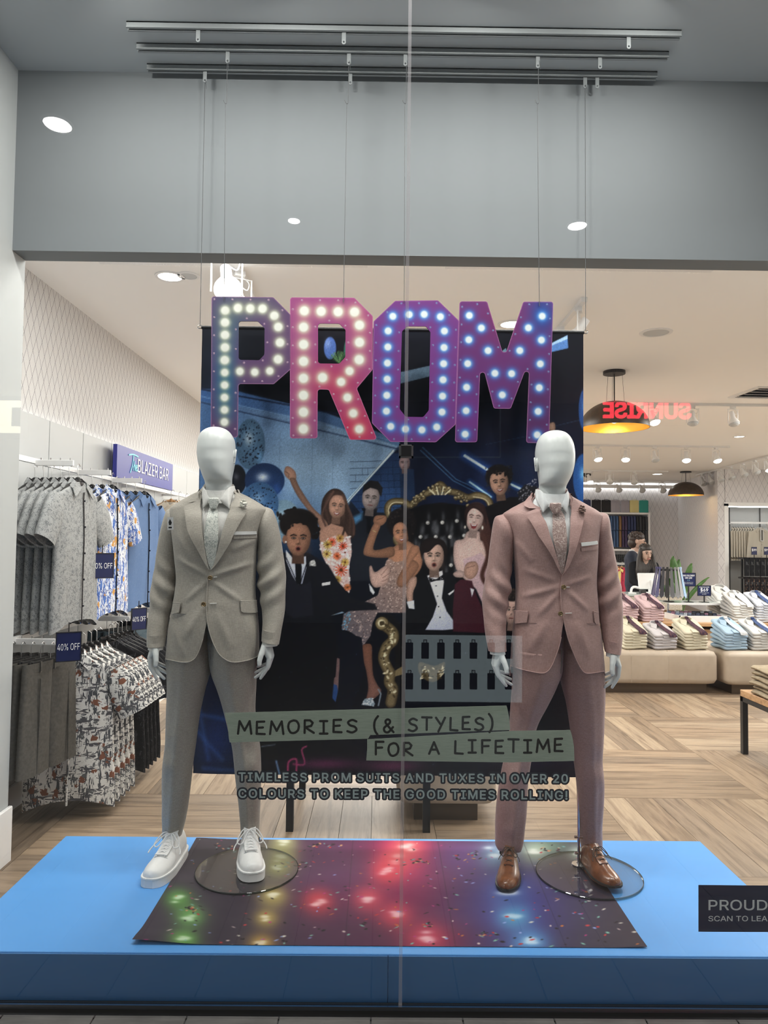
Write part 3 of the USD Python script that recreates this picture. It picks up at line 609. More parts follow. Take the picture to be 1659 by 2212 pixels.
M1 = dict(label='white faceless mannequin in a beige suit with ivory paisley tie and white sneakers', yc=3.13, head_y=3.11, seed=1, suit='suit_beige', shirt='shirt_white', shirt_word='pale ivory', tie='tie_ivory', tie_label='ivory paisley tie', jacket_label='beige two-button suit jacket', trouser_label='beige suit trousers', turn=-1,
    trunk=[(1440, 359, 559, .125), (1424, 359, 558, .126), (1361, 366, 556, .128), (1310, 374, 552, .122), (1253, 382, 549, .112), (1200, 378, 553, .120), (1160, 374, 558, .128), (1125, 370, 568, .118), (1101, 368, 576, .095), (1090, 380, 565, .085), (1080, 396, 549, .077), (1070, 414, 531, .070), (1062, 430, 514, .064), (1054, 438, 505, .060), (1046, 443, 503, .058)],
    folds=[((455, 1246), (380, 1205), .010, .006), ((455, 1246), (545, 1215), .011, .007), ((455, 1250), (400, 1300), .011, .005), ((455, 1250), (520, 1300), .011, .005), ((500, 1190), (556, 1160), .012, .005), ((380, 1150), (420, 1210), .012, .004), ((440, 1310), (400, 1380), .016, .004), ((370, 1340), (400, 1420), .018, .004), ((470, 1320), (500, 1400), .018, .004), ((530, 1330), (545, 1420), .016, .004)],
    head=[(922.5, 464, 468, .006, 0), (924, 455, 478, .03, 0), (928, 445, 489, .055, 0), (937, 434.5, 499, .080, 0), (955, 428, 507, .097, 0), (975, 426.5, 508, .103, 0), (993, 428, 507.5, .102, .004), (1008, 431, 505.5, .095, .010), (1021, 435.5, 503, .086, .016), (1031, 439, 501.5, .075, .020), (1038, 442, 501, .066, .018), (1042, 443, 501, .060, .006), (1048, 444, 501, .057, 0), (1062, 443, 502, .056, 0), (1085, 441, 505, .056, 0)],
    ears=[(1.42, 986, 1), (-2.2, 986, -1)], neck=[(443, 1052), (503, 1050)],
    wings=[((443, 1049), (440, 1098), (437, 1073), (459, 1075)), ((503, 1045), (496, 1099), (503, 1064), (468, 1077))],
    tie_blade=[(455, 1092), (450.5, 1106), (446, 1130), (442, 1156), (441.6, 1170), (445, 1192), (452, 1222), (456, 1232), (461, 1226), (467, 1200), (471.5, 1168), (472, 1140), (471, 1105), (466, 1094)],
    knot=[(454, 1078), (470, 1078), (457, 1097), (465, 1097), (454, 1084), (470, 1084)],
    v=(453.5, 1236), v_r=[(462, 1218), (471, 1185), (478, 1158), (490, 1118), (497, 1092), (504, 1062)], v_under=(457, 1236), v_l=[(454, 1225), (444.5, 1193), (439, 1158), (436.5, 1110), (436, 1073), (437, 1058)],
    hem_r=[(558, 1416), (540, 1424), (521, 1428.5), (505, 1430), (492, 1427), (479, 1418), (470, 1407), (460, 1386), (452, 1360), (447.5, 1330), (447, 1300), (448.5, 1270), (450.5, 1249)],
    hem_l=[(359, 1424), (375, 1427), (390, 1430), (404, 1430.5), (415, 1427), (424, 1419), (432, 1402), (439, 1380), (446, 1348), (452, 1307), (458, 1280)],
    lapel_l=[(453, 1231), (444.5, 1194), (439, 1158), (436.5, 1110), (435.5, 1080), (404, 1094), (406, 1110), (411, 1144), (420, 1168), (430, 1188), (441, 1211)], collar_l=[(437, 1060), (435.5, 1082), (412, 1086), (411, 1083), (428, 1066)],
    lapel_r=[(455, 1232), (463, 1218), (471, 1185), (478, 1158), (490, 1118), (497, 1094), (533, 1099), (525, 1115), (515, 1132), (497, 1171), (480, 1201), (468, 1219)], collar_r=[(504, 1066), (499, 1088), (497, 1097), (521, 1095), (522, 1086), (509, 1069)],
    arm_l=[(1091, 374, 1098, 388, .0), (1100, 362, 1128, 394, .005), (1112, 357, 1150, 392, .005), (1158, 345, 1185, 386, .01), (1212, 337, 1225, 384, .015), (1274, 327.5, 1285, 381, .01), (1307, 323.5, 1312, 372, 0), (1348, 319.5, 1348, 363, -.02), (1380, 318, 1380, 358, -.04), (1397, 318, 1396, 355.5, -.05)],
    arm_r=[(1090, 572, 1097, 558, .0), (1098, 586, 1125, 556, .005), (1109, 592, 1148, 556, .005), (1139, 602, 1178, 558, .01), (1193, 611, 1215, 556, .015), (1253, 617.5, 1265, 559, .01), (1295, 616, 1300, 563, 0), (1340, 612, 1340, 567, -.02), (1372, 606, 1370, 565.5, -.04), (1392, 602.5, 1384, 565, -.05)],
    wrist_l=(336.5, 1394), wrist_r=(575.5, 1394), hand_turn=(0, .06), hand_rz=(0, -.1),
    buttons=[(455.5, 1248), (441.5, 1305)], holes=[((462, 1247), (469, 1246)), ((454, 1303.5), (468, 1303))],
    flaps=[[(378, 1301.5), (393, 1302), (389, 1323), (376, 1326), (375, 1322)], [(517, 1298), (552, 1297), (553, 1322), (548, 1323.5), (524, 1323), (519, 1320)]],
    breast=[(503, 1155), (551, 1154), (551, 1161), (503, 1164)], square=[(504, 1148), (549, 1147.5), (549.5, 1154), (504, 1155.5)], square_mat='satin_white', flower=(524, 1089), flower_mat='ivory', flower_label='ivory fabric lapel flower',
    leg_l=[(1320, 372, 462), (1385, 364, 459), (1424, 361, 458), (1455, 362, 453), (1490, 363, 443), (1530, 362, 434), (1580, 359, 425), (1640, 355, 417), (1700, 352, 411), (1760, 351, 403), (1800, 351, 394), (1814, 351, 390)],
    leg_r=[(1320, 446, 548), (1385, 450, 554), (1424, 453, 554), (1455, 459, 553), (1490, 471, 552.5), (1530, 482, 552), (1580, 494, 555), (1620, 503, 561), (1670, 509, 564), (1730, 514, 563), (1775, 519, 561), (1811, 523, 558)],
    fly=[(455, 1380), (454, 1400), (455, 1425)], foot_y=(3.24, 3.26), shoe='sneaker', shoe_l=((322, 1912), (391, 1836)), shoe_r=((547, 1905), (541, 1836)), plate=(534, 1879), plate_r=.218, rod=(548, 1838))
M2 = dict(label='white faceless mannequin in a dusty pink suit with brown dress shoes', yc=3.13, head_y=3.11, seed=4, suit='suit_pink', shirt='shirt_cool', shirt_word='white', tie='tie_rose', tie_label='rose paisley tie', jacket_label='dusty pink two-button suit jacket', trouser_label='dusty pink suit trousers', turn=1,
    trunk=[(1462, 1101, 1302, .125), (1446, 1102, 1301, .126), (1380, 1107, 1294, .128), (1320, 1113, 1288, .122), (1262, 1115, 1285, .113), (1215, 1110, 1286, .121), (1178, 1105, 1287, .128), (1140, 1095, 1293, .118), (1114, 1086, 1298, .095), (1102, 1100, 1286, .085), (1092, 1117, 1268, .077), (1082, 1135, 1250, .070), (1073, 1149, 1234, .064), (1065, 1156, 1226, .060), (1056, 1161, 1222, .058)],
    folds=[((1214, 1265), (1130, 1290), .011, .006), ((1214, 1265), (1280, 1245), .011, .006), ((1214, 1268), (1160, 1330), .012, .005), ((1216, 1268), (1270, 1320), .012, .005), ((1200, 1255), (1130, 1230), .012, .004), ((1115, 1165), (1150, 1215), .013, .005), ((1270, 1200), (1240, 1230), .012, .004), ((1180, 1340), (1140, 1410), .018, .004), ((1240, 1340), (1270, 1420), .018, .004)],
    head=[(930, 1196, 1201, .006, 0), (931.5, 1187, 1210, .03, 0), (935, 1177, 1220, .055, 0), (944, 1166.5, 1230, .080, 0), (962, 1159, 1238, .097, 0), (982, 1157, 1240.5, .103, 0), (1000, 1158.5, 1240, .102, .004), (1015, 1161.5, 1237.5, .095, .010), (1028, 1163, 1233.5, .086, .016), (1039, 1164, 1228, .075, .020), (1047, 1164.5, 1224, .066, .018), (1051, 1164.5, 1222.5, .060, .006), (1056, 1164, 1222, .057, 0), (1070, 1163, 1223, .056, 0), (1092, 1161, 1226, .056, 0)],
    ears=[(-1.42, 996, -1), (2.2, 996, 1)], neck=[(1161, 1059), (1222, 1059)],
    wings=[((1160, 1051), (1173, 1107.5), (1159, 1078), (1192, 1088)), ((1222, 1056), (1223.5, 1109), (1229, 1080), (1206, 1088))],
    tie_blade=[(1197, 1103), (1193, 1118), (1193, 1150), (1196, 1172), (1203, 1205), (1211, 1234), (1214.5, 1240), (1219, 1222), (1223, 1190), (1224, 1172), (1222.5, 1140), (1219, 1115), (1211, 1102)],
    knot=[(1191, 1089), (1209, 1089), (1197, 1108), (1207, 1107), (1190, 1095), (1210, 1095)],
    v=(1213, 1245), v_r=[(1219.5, 1225), (1228, 1190), (1231, 1150), (1231.5, 1120), (1230, 1090), (1225, 1070)], v_under=(1217, 1245), v_l=[(1210, 1225), (1198, 1188), (1188, 1158), (1178, 1126), (1170, 1103), (1156, 1071)],
    hem_r=[(1301, 1449.5), (1283, 1452.5), (1266, 1454), (1256, 1448), (1246, 1431), (1236, 1407), (1226, 1380), (1219, 1350), (1213, 1320), (1210.5, 1290), (1211, 1262)],
    hem_l=[(1102, 1438), (1125, 1445), (1150, 1451), (1172, 1454), (1184, 1449), (1193, 1436), (1201, 1416), (1207, 1398), (1212, 1376), (1217, 1345), (1221, 1310), (1222, 1285)],
    lapel_l=[(1212, 1240), (1198, 1188), (1188, 1158), (1178, 1126), (1166, 1096), (1137, 1108), (1146, 1126), (1164, 1158), (1180, 1182), (1193, 1204), (1204, 1227)], collar_l=[(1156, 1066), (1166, 1096), (1167, 1099), (1144, 1098), (1135, 1093), (1148, 1074)],
    lapel_r=[(1214.5, 1241), (1219.5, 1225), (1228, 1190), (1231, 1150), (1231.5, 1120), (1232, 1103), (1257, 1110), (1255, 1124), (1248, 1158), (1242, 1182), (1236, 1200), (1226, 1225)], collar_r=[(1226, 1068), (1231, 1090), (1232, 1106), (1250, 1105), (1251, 1096), (1234, 1077)],
    arm_l=[(1107, 1084, 1112, 1100, .0), (1113, 1072, 1140, 1112, .005), (1124, 1067, 1162, 1112, .005), (1165, 1060, 1195, 1109, .01), (1220, 1054, 1240, 1105, .015), (1265, 1046, 1285, 1101, .01), (1302, 1042, 1315, 1096, 0), (1340, 1045, 1345, 1093, -.02), (1380, 1050, 1385, 1093, -.04), (1406, 1055, 1406, 1094, -.05)],
    arm_r=[(1102, 1294, 1112, 1280, .0), (1107, 1309, 1138, 1278, .005), (1118, 1314, 1160, 1280, .005), (1158, 1320, 1190, 1284, .01), (1222, 1331, 1240, 1287, .015), (1275, 1341, 1290, 1288, .01), (1315, 1344, 1325, 1293, 0), (1360, 1344, 1362, 1299, -.02), (1395, 1342, 1395, 1304.5, -.04), (1414, 1340, 1408, 1307.5, -.05)],
    wrist_l=(1077, 1411), wrist_r=(1325, 1413), hand_turn=(-.14, -.02), hand_rz=(.1, -.1),
    buttons=[(1216, 1268), (1209, 1325)], holes=[((1222, 1268), (1229, 1268)), ((1220, 1324.5), (1234, 1324))],
    flaps=[[(1113, 1319), (1143, 1321), (1140, 1344), (1134, 1345), (1114, 1345)], [(1278, 1321), (1288, 1323), (1290, 1346), (1284, 1348), (1281, 1343)]],
    breast=[(1253, 1184), (1287, 1178), (1288, 1186), (1254, 1191)], square=[(1252, 1172), (1285, 1168), (1286, 1175), (1253, 1180)], square_mat='satin_white', flower=(1249, 1101), flower_mat='bronze_flower', flower_label='dark bronze lapel flower',
    leg_l=[(1340, 1112, 1220), (1405, 1106, 1217), (1446, 1106, 1213), (1480, 1106, 1200), (1520, 1104, 1182), (1577, 1101, 1157), (1640, 1089, 1146), (1686, 1081, 1141), (1740, 1074, 1138), (1790, 1071, 1133), (1822, 1070, 1128), (1836, 1076, 1124)],
    leg_r=[(1340, 1204, 1290), (1405, 1205, 1301), (1446, 1208, 1302), (1480, 1214, 1303), (1520, 1225, 1303.5), (1577, 1234, 1303), (1640, 1240, 1301), (1700, 1246, 1303), (1750, 1249, 1302), (1800, 1252, 1300), (1830, 1255, 1299), (1842, 1258, 1298)],
    fly=[(1213, 1400), (1213, 1430), (1211, 1455)], foot_y=(3.22, 3.24), shoe='derby', shoe_l=((1092, 1924), (1098, 1852)), shoe_r=((1333, 1924), (1263, 1862)), plate=(1272, 1889), plate_r=.222, rod=(1250, 1868))
mannequin(M1); mannequin(M2)
# ================================================================ printed things: banner, cut-out letters, floor mat
def proj(P):
    d = np.asarray(P, float)-CAM; z = d@FW
    return CX+F*(d@RT)/z, CY-F*(d@UP)/z
def lin(c): c = np.asarray(c, float); return np.where(c < .0405, c/12.92, ((c+.055)/1.055)**2.4)
class Inks:
    """inks laid one over another on a flat sheet; u, v: where each point of the sheet lies in the artwork"""
    def __init__(s, u, v, base):
        s.u, s.v = u.ravel(), v.ravel(); s.c = np.tile(np.asarray(base, float)/255, (u.size, 1))
    def near(s, b, m): return np.nonzero((s.u > b[0]-m) & (s.u < b[2]+m) & (s.v > b[1]-m) & (s.v < b[3]+m))[0]
    def lay(s, i, a, col):
        col = col(s.u[i], s.v[i]) if callable(col) else np.asarray(col, float)
        a = np.clip(a, 0, 1)[:, None]; s.c[i] = s.c[i]*(1-a)+a*col/255
    def dist(s, i, p, closed):
        p = np.asarray(p, float); a = p if closed else p[:-1]; b = np.roll(p, -1, 0) if closed else p[1:]
        q = np.stack([s.u[i], s.v[i]], 1); d = np.full(len(i), 1e9)
        for A, B in zip(a, b):
            e = B-A; t = np.clip(((q-A)@e)/(e@e+1e-9), 0, 1); d = np.minimum(d, np.hypot(*(q-A-t[:, None]*e).T))
        return d
    def poly(s, p, col, soft=.9, op=1, smooth=0):
        p = curve(p, smooth, True) if smooth else np.asarray(p, float)
        i = s.near((*p.min(0), *p.max(0)), soft*2)
        if not len(i): return
        d = s.dist(i, p, True); inside = shapely.contains_xy(Polygon(p).buffer(0), s.u[i], s.v[i])
        cc = (lambda u, v, k=(1-.30*np.exp(-d/4.5))[:, None], f=col if callable(col) else (lambda u, v: np.tile(np.asarray(col, float), (len(u), 1))): f(u, v)*k) if smooth else col
        s.lay(i, op*(.5+np.where(inside, d, -d)/(2*soft)), cc)
    def ell(s, c, r, col, rot=0, soft=.9, op=1):
        R = max(r)+soft*2; i = s.near((c[0]-R, c[1]-R, c[0]+R, c[1]+R), 0)
        x, y = s.u[i]-c[0], s.v[i]-c[1]; k, q = math.cos(rot), math.sin(rot); x, y = k*x+q*y, -q*x+k*y
        d = (1-np.hypot(x/r[0], y/r[1]))*min(r); s.lay(i, op*(.5+d/(2*soft)), col)
    def line(s, p, w, col, soft=.9, op=1, smooth=0):
        p = curve(p, smooth) if smooth else np.asarray(p, float)
        i = s.near((*p.min(0), *p.max(0)), w+soft*2)
        if len(i): s.lay(i, op*(.5+(w/2-s.dist(i, p, False))/(2*soft)), col)
    def glow(s, c, r, col, op=1, p=2):
        r = (r, r) if np.ndim(r) == 0 else r
        i = s.near((c[0]-2.6*r[0], c[1]-2.6*r[1], c[0]+2.6*r[0], c[1]+2.6*r[1]), 0)
        s.lay(i, op*np.exp(-(np.hypot((s.u[i]-c[0])/r[0], (s.v[i]-c[1])/r[1]))**p), col)
    def specks(s, p, n, col, r, seed, op=1):
        q = np.random.default_rng(seed); g = Polygon(p).buffer(0); x0, y0, x1, y1 = g.bounds
        for _ in range(n):
            c = (q.uniform(x0, x1), q.uniform(y0, y1))
            if g.contains(Point(c)): s.ell(c, (r*q.uniform(.6, 1.3), r*q.uniform(.6, 1.3)), col, soft=.7, op=op*q.uniform(.5, 1))
    def out(s, gain): return np.clip(lin(s.c)*gain, 0, .9)
def ramp2(a, b, ca, cb):
    a, b, ca, cb = (np.asarray(x, float) for x in (a, b, ca, cb)); d = b-a
    return lambda u, v: ca+(cb-ca)*np.clip(((u-a[0])*d[0]+(v-a[1])*d[1])/(d@d), 0, 1)[:, None]

def face(I, c, rx, ry, skin, hair, rot=0, mouth='smile', dark=.6, eyes=1.0):
    """a printed face: centre, half width, half height"""
    skin = np.asarray(skin, float); k, q = math.cos(rot), math.sin(rot)
    def at(x, y): return (c[0]+rx*x*k-ry*y*q, c[1]+rx*x*q+ry*y*k)
    sh = skin*dark
    I.poly([at(-.45, .6), at(.45, .6), at(.5, 1.5), at(-.5, 1.5)], sh)
    I.poly([at(*p) for p in ((0, -1.02), (.6, -.9), (.95, -.4), (.96, .1), (.8, .55), (.45, .9), (0, 1.03), (-.45, .9), (-.8, .55), (-.96, .1), (-.95, -.4), (-.6, -.9))], ramp2(at(-.8, -.3), at(1, .5), skin*1.08, skin*.78), smooth=5)
    I.glow(at(-.45, .25), rx*.3, skin*1.22, .5); I.glow(at(.45, .25), rx*.25, skin*1.1, .4); I.glow(at(0, -.55), rx*.4, skin*1.15, .4)
    for sx in (-1, 1):
        I.line([at(sx*.62, -.22), at(sx*.40, -.30), at(sx*.18, -.24)], rx*.11, np.asarray(hair)*.9, .7, .85)
        I.ell(at(sx*.38, -.08), (rx*.20, ry*.075*eyes), sh*.55, rot, .6)
        I.ell(at(sx*.38, -.08), (rx*.13, ry*.04*eyes), (210, 205, 200), rot, .6, .7); I.ell(at(sx*.37, -.08), (rx*.065, ry*.05*eyes), (25, 18, 18), rot, .5)
        I.glow(at(sx*.40, -.20), rx*.18, sh, .45)
    I.line([at(.06, -.1), at(.12, .2), at(-.02, .28)], rx*.07, sh, .8, .7); I.ell(at(0, .28), (rx*.2, ry*.06), sh, rot, .9, .6); I.glow(at(-.02, .12), rx*.1, skin*1.25, .6)
    if mouth == 'smile':
        I.poly([at(-.36, .48), at(0, .54), at(.36, .46), at(.2, .68), at(0, .73), at(-.2, .69)], (120, 45, 45), .7); I.poly([at(-.28, .51), at(0, .565), at(.28, .50), at(.1, .63), at(-.1, .64)], (235, 228, 222), .6)
    elif mouth == 'open':
        I.ell(at(0, .58), (rx*.24, ry*.17), (124, 66, 58), rot, .7); I.ell(at(0, .58), (rx*.15, ry*.10), (38, 18, 18), rot, .6)
    elif mouth == 'laugh':
        I.poly([at(-.4, .42), at(0, .48), at(.4, .40), at(.25, .72), at(0, .80), at(-.25, .74)], (128, 44, 48), .7); I.poly([at(-.32, .44), at(0, .50), at(.32, .43), at(.2, .55), at(-.2, .56)], (240, 232, 228), .6)
    else:
        I.line([at(-.28, .56), at(0, .53), at(.28, .56)], ry*.07, (128, 70, 66), .7); I.line([at(-.28, .56), at(0, .58), at(.28, .56)], ry*.03, (70, 30, 30), .5)
    I.glow(at(.75, .5), (rx*.3, ry*.5), sh, .4)

def c1(*pts): return [(540+.31344*x, 960+.31344*y) for x, y in pts]
def c2(*pts): return [(440+.5003*x, 690+.5003*y) for x, y in pts]
def c5(*pts): return [(310+.27135*x, 900+.27135*y) for x, y in pts]
def c6(*pts): return [(1020+.27135*x, 900+.27135*y) for x, y in pts]
def z4(*pts): return [(400+.2592*x, 600+.2592*y) for x, y in pts]
def z5(*pts): return [(800+.28933*x, 600+.28933*y) for x, y in pts]
K1 = .31344
def paint_banner(u, v):
    I = Inks(u, v, (9, 12, 22)); A = I.poly
    q = np.random.default_rng(3)
    I.glow((1040, 1040), (190, 120), (12, 30, 74), .8); I.glow((1180, 1000), (100, 90), (10, 24, 60), .6)
    # pale blue wall, beams
    A(c2((-20, 300), (150, 312), (500, 425), (845, 545), (640, 770), (560, 920), (-20, 940)), ramp2((440, 900), (760, 1060), (62, 98, 146), (112, 146, 182)), 3)
    I.glow((660, 1010), (110, 70), (150, 180, 205), .55); I.glow((470, 960), (40, 160), (40, 74, 128), .6); I.glow((600, 1150), (120, 80), (34, 74, 128), .6)
    A(c2((-20, 300), (150, 312), (520, 400), (845, 520), (845, 548), (500, 440), (150, 372), (-20, 352)), ramp2((440, 850), (860, 960), (44, 82, 140), (70, 105, 150)), 1.5)
    for a, b, w, c in (((-20, 356), (845, 560), 3, (28, 44, 78)), ((-20, 330), (845, 530), 1.6, (96, 140, 190)), ((-20, 300), (700, 430), 3.5, (16, 26, 54)), ((150, 385), (820, 560), 1.5, (70, 96, 136))): I.line(c2(a, b), w, c, .9, .8)
    for x in (225, 330, 470, 560): I.line(c2((x, 470), (x-6, 830)), 1.2, (84, 112, 148), .8, .5)
    # upper frames and light boxes
    A(z5((225, 705), (450, 655), (450, 735), (225, 790)), (84, 112, 136)); A(z5((985, 545), (1010, 525), (1025, 560), (1000, 600)), (84, 116, 140)); A(z5((1340, 495), (1470, 430), (1478, 525), (1340, 558)), (62, 108, 176)); A(z5((1340, 495), (1470, 430), (1473, 458), (1340, 512)), (130, 168, 206))
    I.ell((713, 752), (13, 24), (58, 92, 170)); I.glow((708, 742), (6, 10), (120, 150, 210), .7); I.ell((757, 755), (14, 28), (40, 98, 84))
    for k in range(22):
        a = q.uniform(-2.6, -.5); I.line([(733, 785), (733+24*math.cos(a), 785+26*math.sin(a))], 1.3, (80, 128, 74) if k % 2 else (44, 84, 46), .6)
    for p in (((1160, 930), (1262, 905)), ((1050, 960), (1150, 940))): I.line(p, 1.0, (40, 74, 110), .8, .6)
    I.line(z5((330, 1340), (970, 1340), (970, 980)), 2, (44, 54, 66), .8, .8)
    # blue bricks
    A(c1((690, 385), (985, 60), (1040, 60), (1040, 520), (800, 520)), ramp2((780, 990), (860, 1120), (16, 34, 70), (34, 70, 120)))
    for k in range(9): I.line(c1((690, 120+46*k), (1040, 110+46*k)), 1, (10, 22, 48), .7, .8)
    for k in range(30): x, y = q.uniform(720, 1030), 120+46*int(q.integers(9)); I.line(c1((x, y), (x, y+44)), 1, (10, 22, 48), .7, .6)
    A(c1((560, 500), (690, 385), (985, 60), (960, 55), (640, 400)), (100, 140, 180), 1.2, .6); I.line(c1((672, 392), (985, 44)), 5.5, (186, 206, 218), 1.2); I.line(c1((660, 405), (980, 40)), 1.2, (60, 90, 130), .8)
    for p in ((1190, 20), (1420, 240), (1650, 345)), ((1175, 40), (1400, 250), (1640, 370)): I.line(c1(*p), 1.8, (64, 112, 160), .9, .8)
    for (a, b) in (((1480, 78), (1652, 185)),): I.line(c1(a, b), 15, (22, 78, 170), 8, .8); I.line(c1(a, b), 5.5, (186, 216, 236), 1.2)
    I.line(c6((-20, 520), (150, 640)), 9, (24, 84, 170), 5, .8); I.line(c6((-20, 520), (150, 640)), 3.5, (150, 196, 230), 1); I.line(c6((310, 540), (385, 575)), 10, (24, 84, 176), 5, .8); I.line(c6((310, 540), (385, 575)), 4.5, (176, 210, 236), 1)
    # balloons
    def balloon(c, r, col, hi, op=1, dots=0):
        I.ell(c, r, np.array(col)*.8, 0, 1, op); I.glow((c[0]+.1*r[0], c[1]+.1*r[1]), (r[0]*.62, r[1]*.62), np.array(col)*1.15, .7*op); I.ell((c[0], c[1]), r, np.array(hi), 0, 1, 0); I.glow((c[0]-.1*r[0], c[1]-.2*r[1]), (r[0]*.28, r[1]*.24), hi, .9*op); I.glow((c[0]+.62*r[0], c[1]+.5*r[1]), (r[0]*.2, r[1]*.3), np.array(col)*1.8, .5*op)
        for _ in range(dots):
            a, b = q.uniform(0, 2*PI), math.sqrt(q.uniform(0, 1)); I.ell((c[0]+r[0]*.92*b*math.cos(a), c[1]+r[1]*.92*b*math.sin(a)), (1.6*q.uniform(.6, 1.2),)*2, (14, 24, 44), 0, .6)
    balloon(*c5((1120, 830)), (36, 46), (118, 158, 186), (170, 200, 215), .8); balloon(*c5((745, 500)), (20, 32), (12, 14, 22), (60, 60, 70))
    balloon(c5((850, 220))[0], (32, 55), (66, 104, 140), (160, 180, 195), .95, 110) if False else balloon(c5((850, 220))[0], (32, 55), (66, 104, 140), (160, 180, 195), .95, 100)
    balloon(c5((965, 510))[0], (43, 38), (20, 48, 98), (206, 220, 236)); balloon(c5((925, 690))[0], (41, 46), (52, 98, 152), (110, 150, 190), .95, 90)
    balloon((1264, 885), (14, 46), (30, 74, 150), (90, 140, 200)); balloon((1262, 1034), (24, 54), (26, 84, 168), (96, 170, 220))
    A(c1((0, 960), (30, 960), (35, 1200), (0, 1200)), (70, 120, 160))
    # tall dark doorway figure behind the clamp
    A(c1((1030, 170), (1130, 170), (1140, 420), (1040, 420)), (20, 40, 74)); face(I, c1((1065, 130))[0], 12, 15, (150, 120, 120), (20, 16, 20), 0, 'shut')
    # throne
    gold, glo, ghi = np.array((116, 100, 66)), np.array((62, 50, 30)), np.array((208, 194, 154))
    A(c1((1085, 450), (1200, 415), (1320, 400), (1480, 420), (1600, 470), (1659, 640), (1659, 950), (1120, 960), (1090, 700)), (10, 10, 13), 1.5)
    I.line(c1((1030, 700), (985, 620), (955, 500), (950, 430), (985, 395), (1060, 395), (1100, 420), (1130, 400), (1200, 345), (1260, 320), (1310, 275), (1360, 318), (1430, 335), (1500, 365), (1560, 350), (1620, 365), (1655, 410), (1672, 520), (1650, 700)), 15, glo, 1, smooth=6)
    I.line(c1((1030, 700), (985, 620), (955, 500), (950, 430), (985, 395), (1060, 395), (1100, 420), (1130, 400), (1200, 345), (1260, 320), (1310, 275), (1360, 318), (1430, 335), (1500, 365), (1560, 350), (1620, 365), (1655, 410), (1672, 520), (1650, 700)), 8, gold, 2, smooth=6)
    I.line(c1((985, 600), (962, 500), (957, 440), (990, 402), (1050, 402)), 2.2, ghi, .9, .8, smooth=6); I.line(c1((1540, 362), (1610, 375), (1645, 415), (1660, 520)), 2.2, ghi, .9, .8, smooth=6)
    for k in range(70):
        t = q.uniform(0, 1); x = 1110+400*t; y = 400-105*math.sin(PI*t)**1.5+q.uniform(-26, 30); r = q.uniform(2.5, 6); c = c1((x, y))[0]
        I.ell(c, (r, r*.7), glo, q.uniform(0, 3), .8, .9); I.ell((c[0]-.6, c[1]-.8), (r*.75, r*.45), gold*q.uniform(.9, 1.3), q.uniform(0, 3), .8); I.ell((c[0]-1, c[1]-1.4), (r*.35, r*.18), ghi, q.uniform(-.6, .6), .6, .9)
    for a in range(-3, 4): I.line(c1((1310+a*12, 345), (1310+a*24, 285+abs(a)*9)), 3, ghi if a % 2 else gold, .8)
    for x, y in ((1225, 540), (1325, 538), (1425, 527), (1175, 637), (1280, 637), (1378, 637), (1475, 628), (1385, 832), (1160, 740)):
        for dx, dy in ((-45, 60), (48, 55), (10, -52)): I.glow(c1((x+dx*.7, y+dy*.7))[0], (4, 11), (96, 98, 104), .55)
        I.ell(c1((x, y))[0], (4.2, 4.2), (150, 148, 142)); I.ell(c1((x, y))[0], (2.2, 2.2), (236, 236, 232)); I.ell(c1((x+3, y+2))[0], (1, 1), (60, 60, 60), 0, .4)
    for x, y in ((1275, 590), (1330, 700), (1390, 680), (1215, 690)): I.poly(c1((x-14, y-60), (x+12, y-70), (x+10, y+20), (x-8, y+30)), (110, 112, 118), 3, .5)
    # the man behind
    A(c1((700, 490), (790, 465), (920, 470), (985, 560), (990, 940), (690, 940), (700, 600)), (22, 26, 36), 1); A(c1((770, 440), (880, 440), (860, 520), (800, 520)), (16, 18, 26)); I.line(c1((820, 480), (818, 600)), 9, (10, 12, 18))
    A(c1((775, 330), (785, 280), (830, 248), (880, 255), (915, 300), (905, 360), (870, 320), (800, 320)), (26, 24, 26)); face(I, c1((832, 375))[0], 19, 25, (154, 136, 132), (34, 28, 26), .1, 'shut', .6); A(c1((775, 335), (785, 285), (830, 250), (885, 258), (912, 300), (905, 345), (880, 312), (830, 298), (795, 318)), (24, 22, 25), 1)
    A(c1((700, 500), (780, 460), (775, 520), (720, 560)), (60, 120, 170), 2, .5)
    # woman in the flowered dress
    hairb = (58, 40, 34); skin = np.array((170, 122, 100))
    A(c1((490, 480), (500, 380), (550, 315), (610, 308), (655, 350), (690, 470), (725, 560), (715, 640), (650, 640), (560, 560), (500, 560)), hairb, 1.2, smooth=6)
    A(c1((235, 190), (250, 152), (285, 160), (315, 195), (318, 240), (300, 262), (250, 225)), skin*.95, smooth=4); I.line(c1((245, 185), (270, 205), (265, 225)), 1.4, skin*.5, .7)
    A(c1((275, 245), (312, 235), (345, 300), (430, 430), (500, 500), (540, 560), (530, 640), (480, 660), (475, 560), (420, 480), (330, 360)), ramp2(c1((300, 300))[0], c1((480, 560))[0], skin*.72, skin*.98), smooth=5)
    A(c1((480, 600), (560, 545), (640, 570), (690, 660), (600, 720), (485, 700)), skin, 1.2)
    face(I, c1((603, 430))[0], 19, 25, skin*1.04, (52, 36, 30), .12, 'smile', .62)
    for x0, y0, x1, y1, x2, y2 in ((555, 340, 520, 420, 545, 540), (575, 325, 500, 470, 520, 560), (650, 370, 690, 500, 680, 640), (640, 350, 710, 520, 715, 620), (660, 420, 660, 540, 640, 620)): I.line(c1((x0, y0), (x1, y1), (x2, y2)), 4.5, np.array(hairb)*q.uniform(.7, 1.5), 1.2, .9, smooth=6)
    dress = c1((478, 690), (540, 650), (585, 628), (640, 640), (690, 632), (702, 740), (682, 850), (690, 1000), (684, 1026), (590, 930), (545, 860), (500, 770))
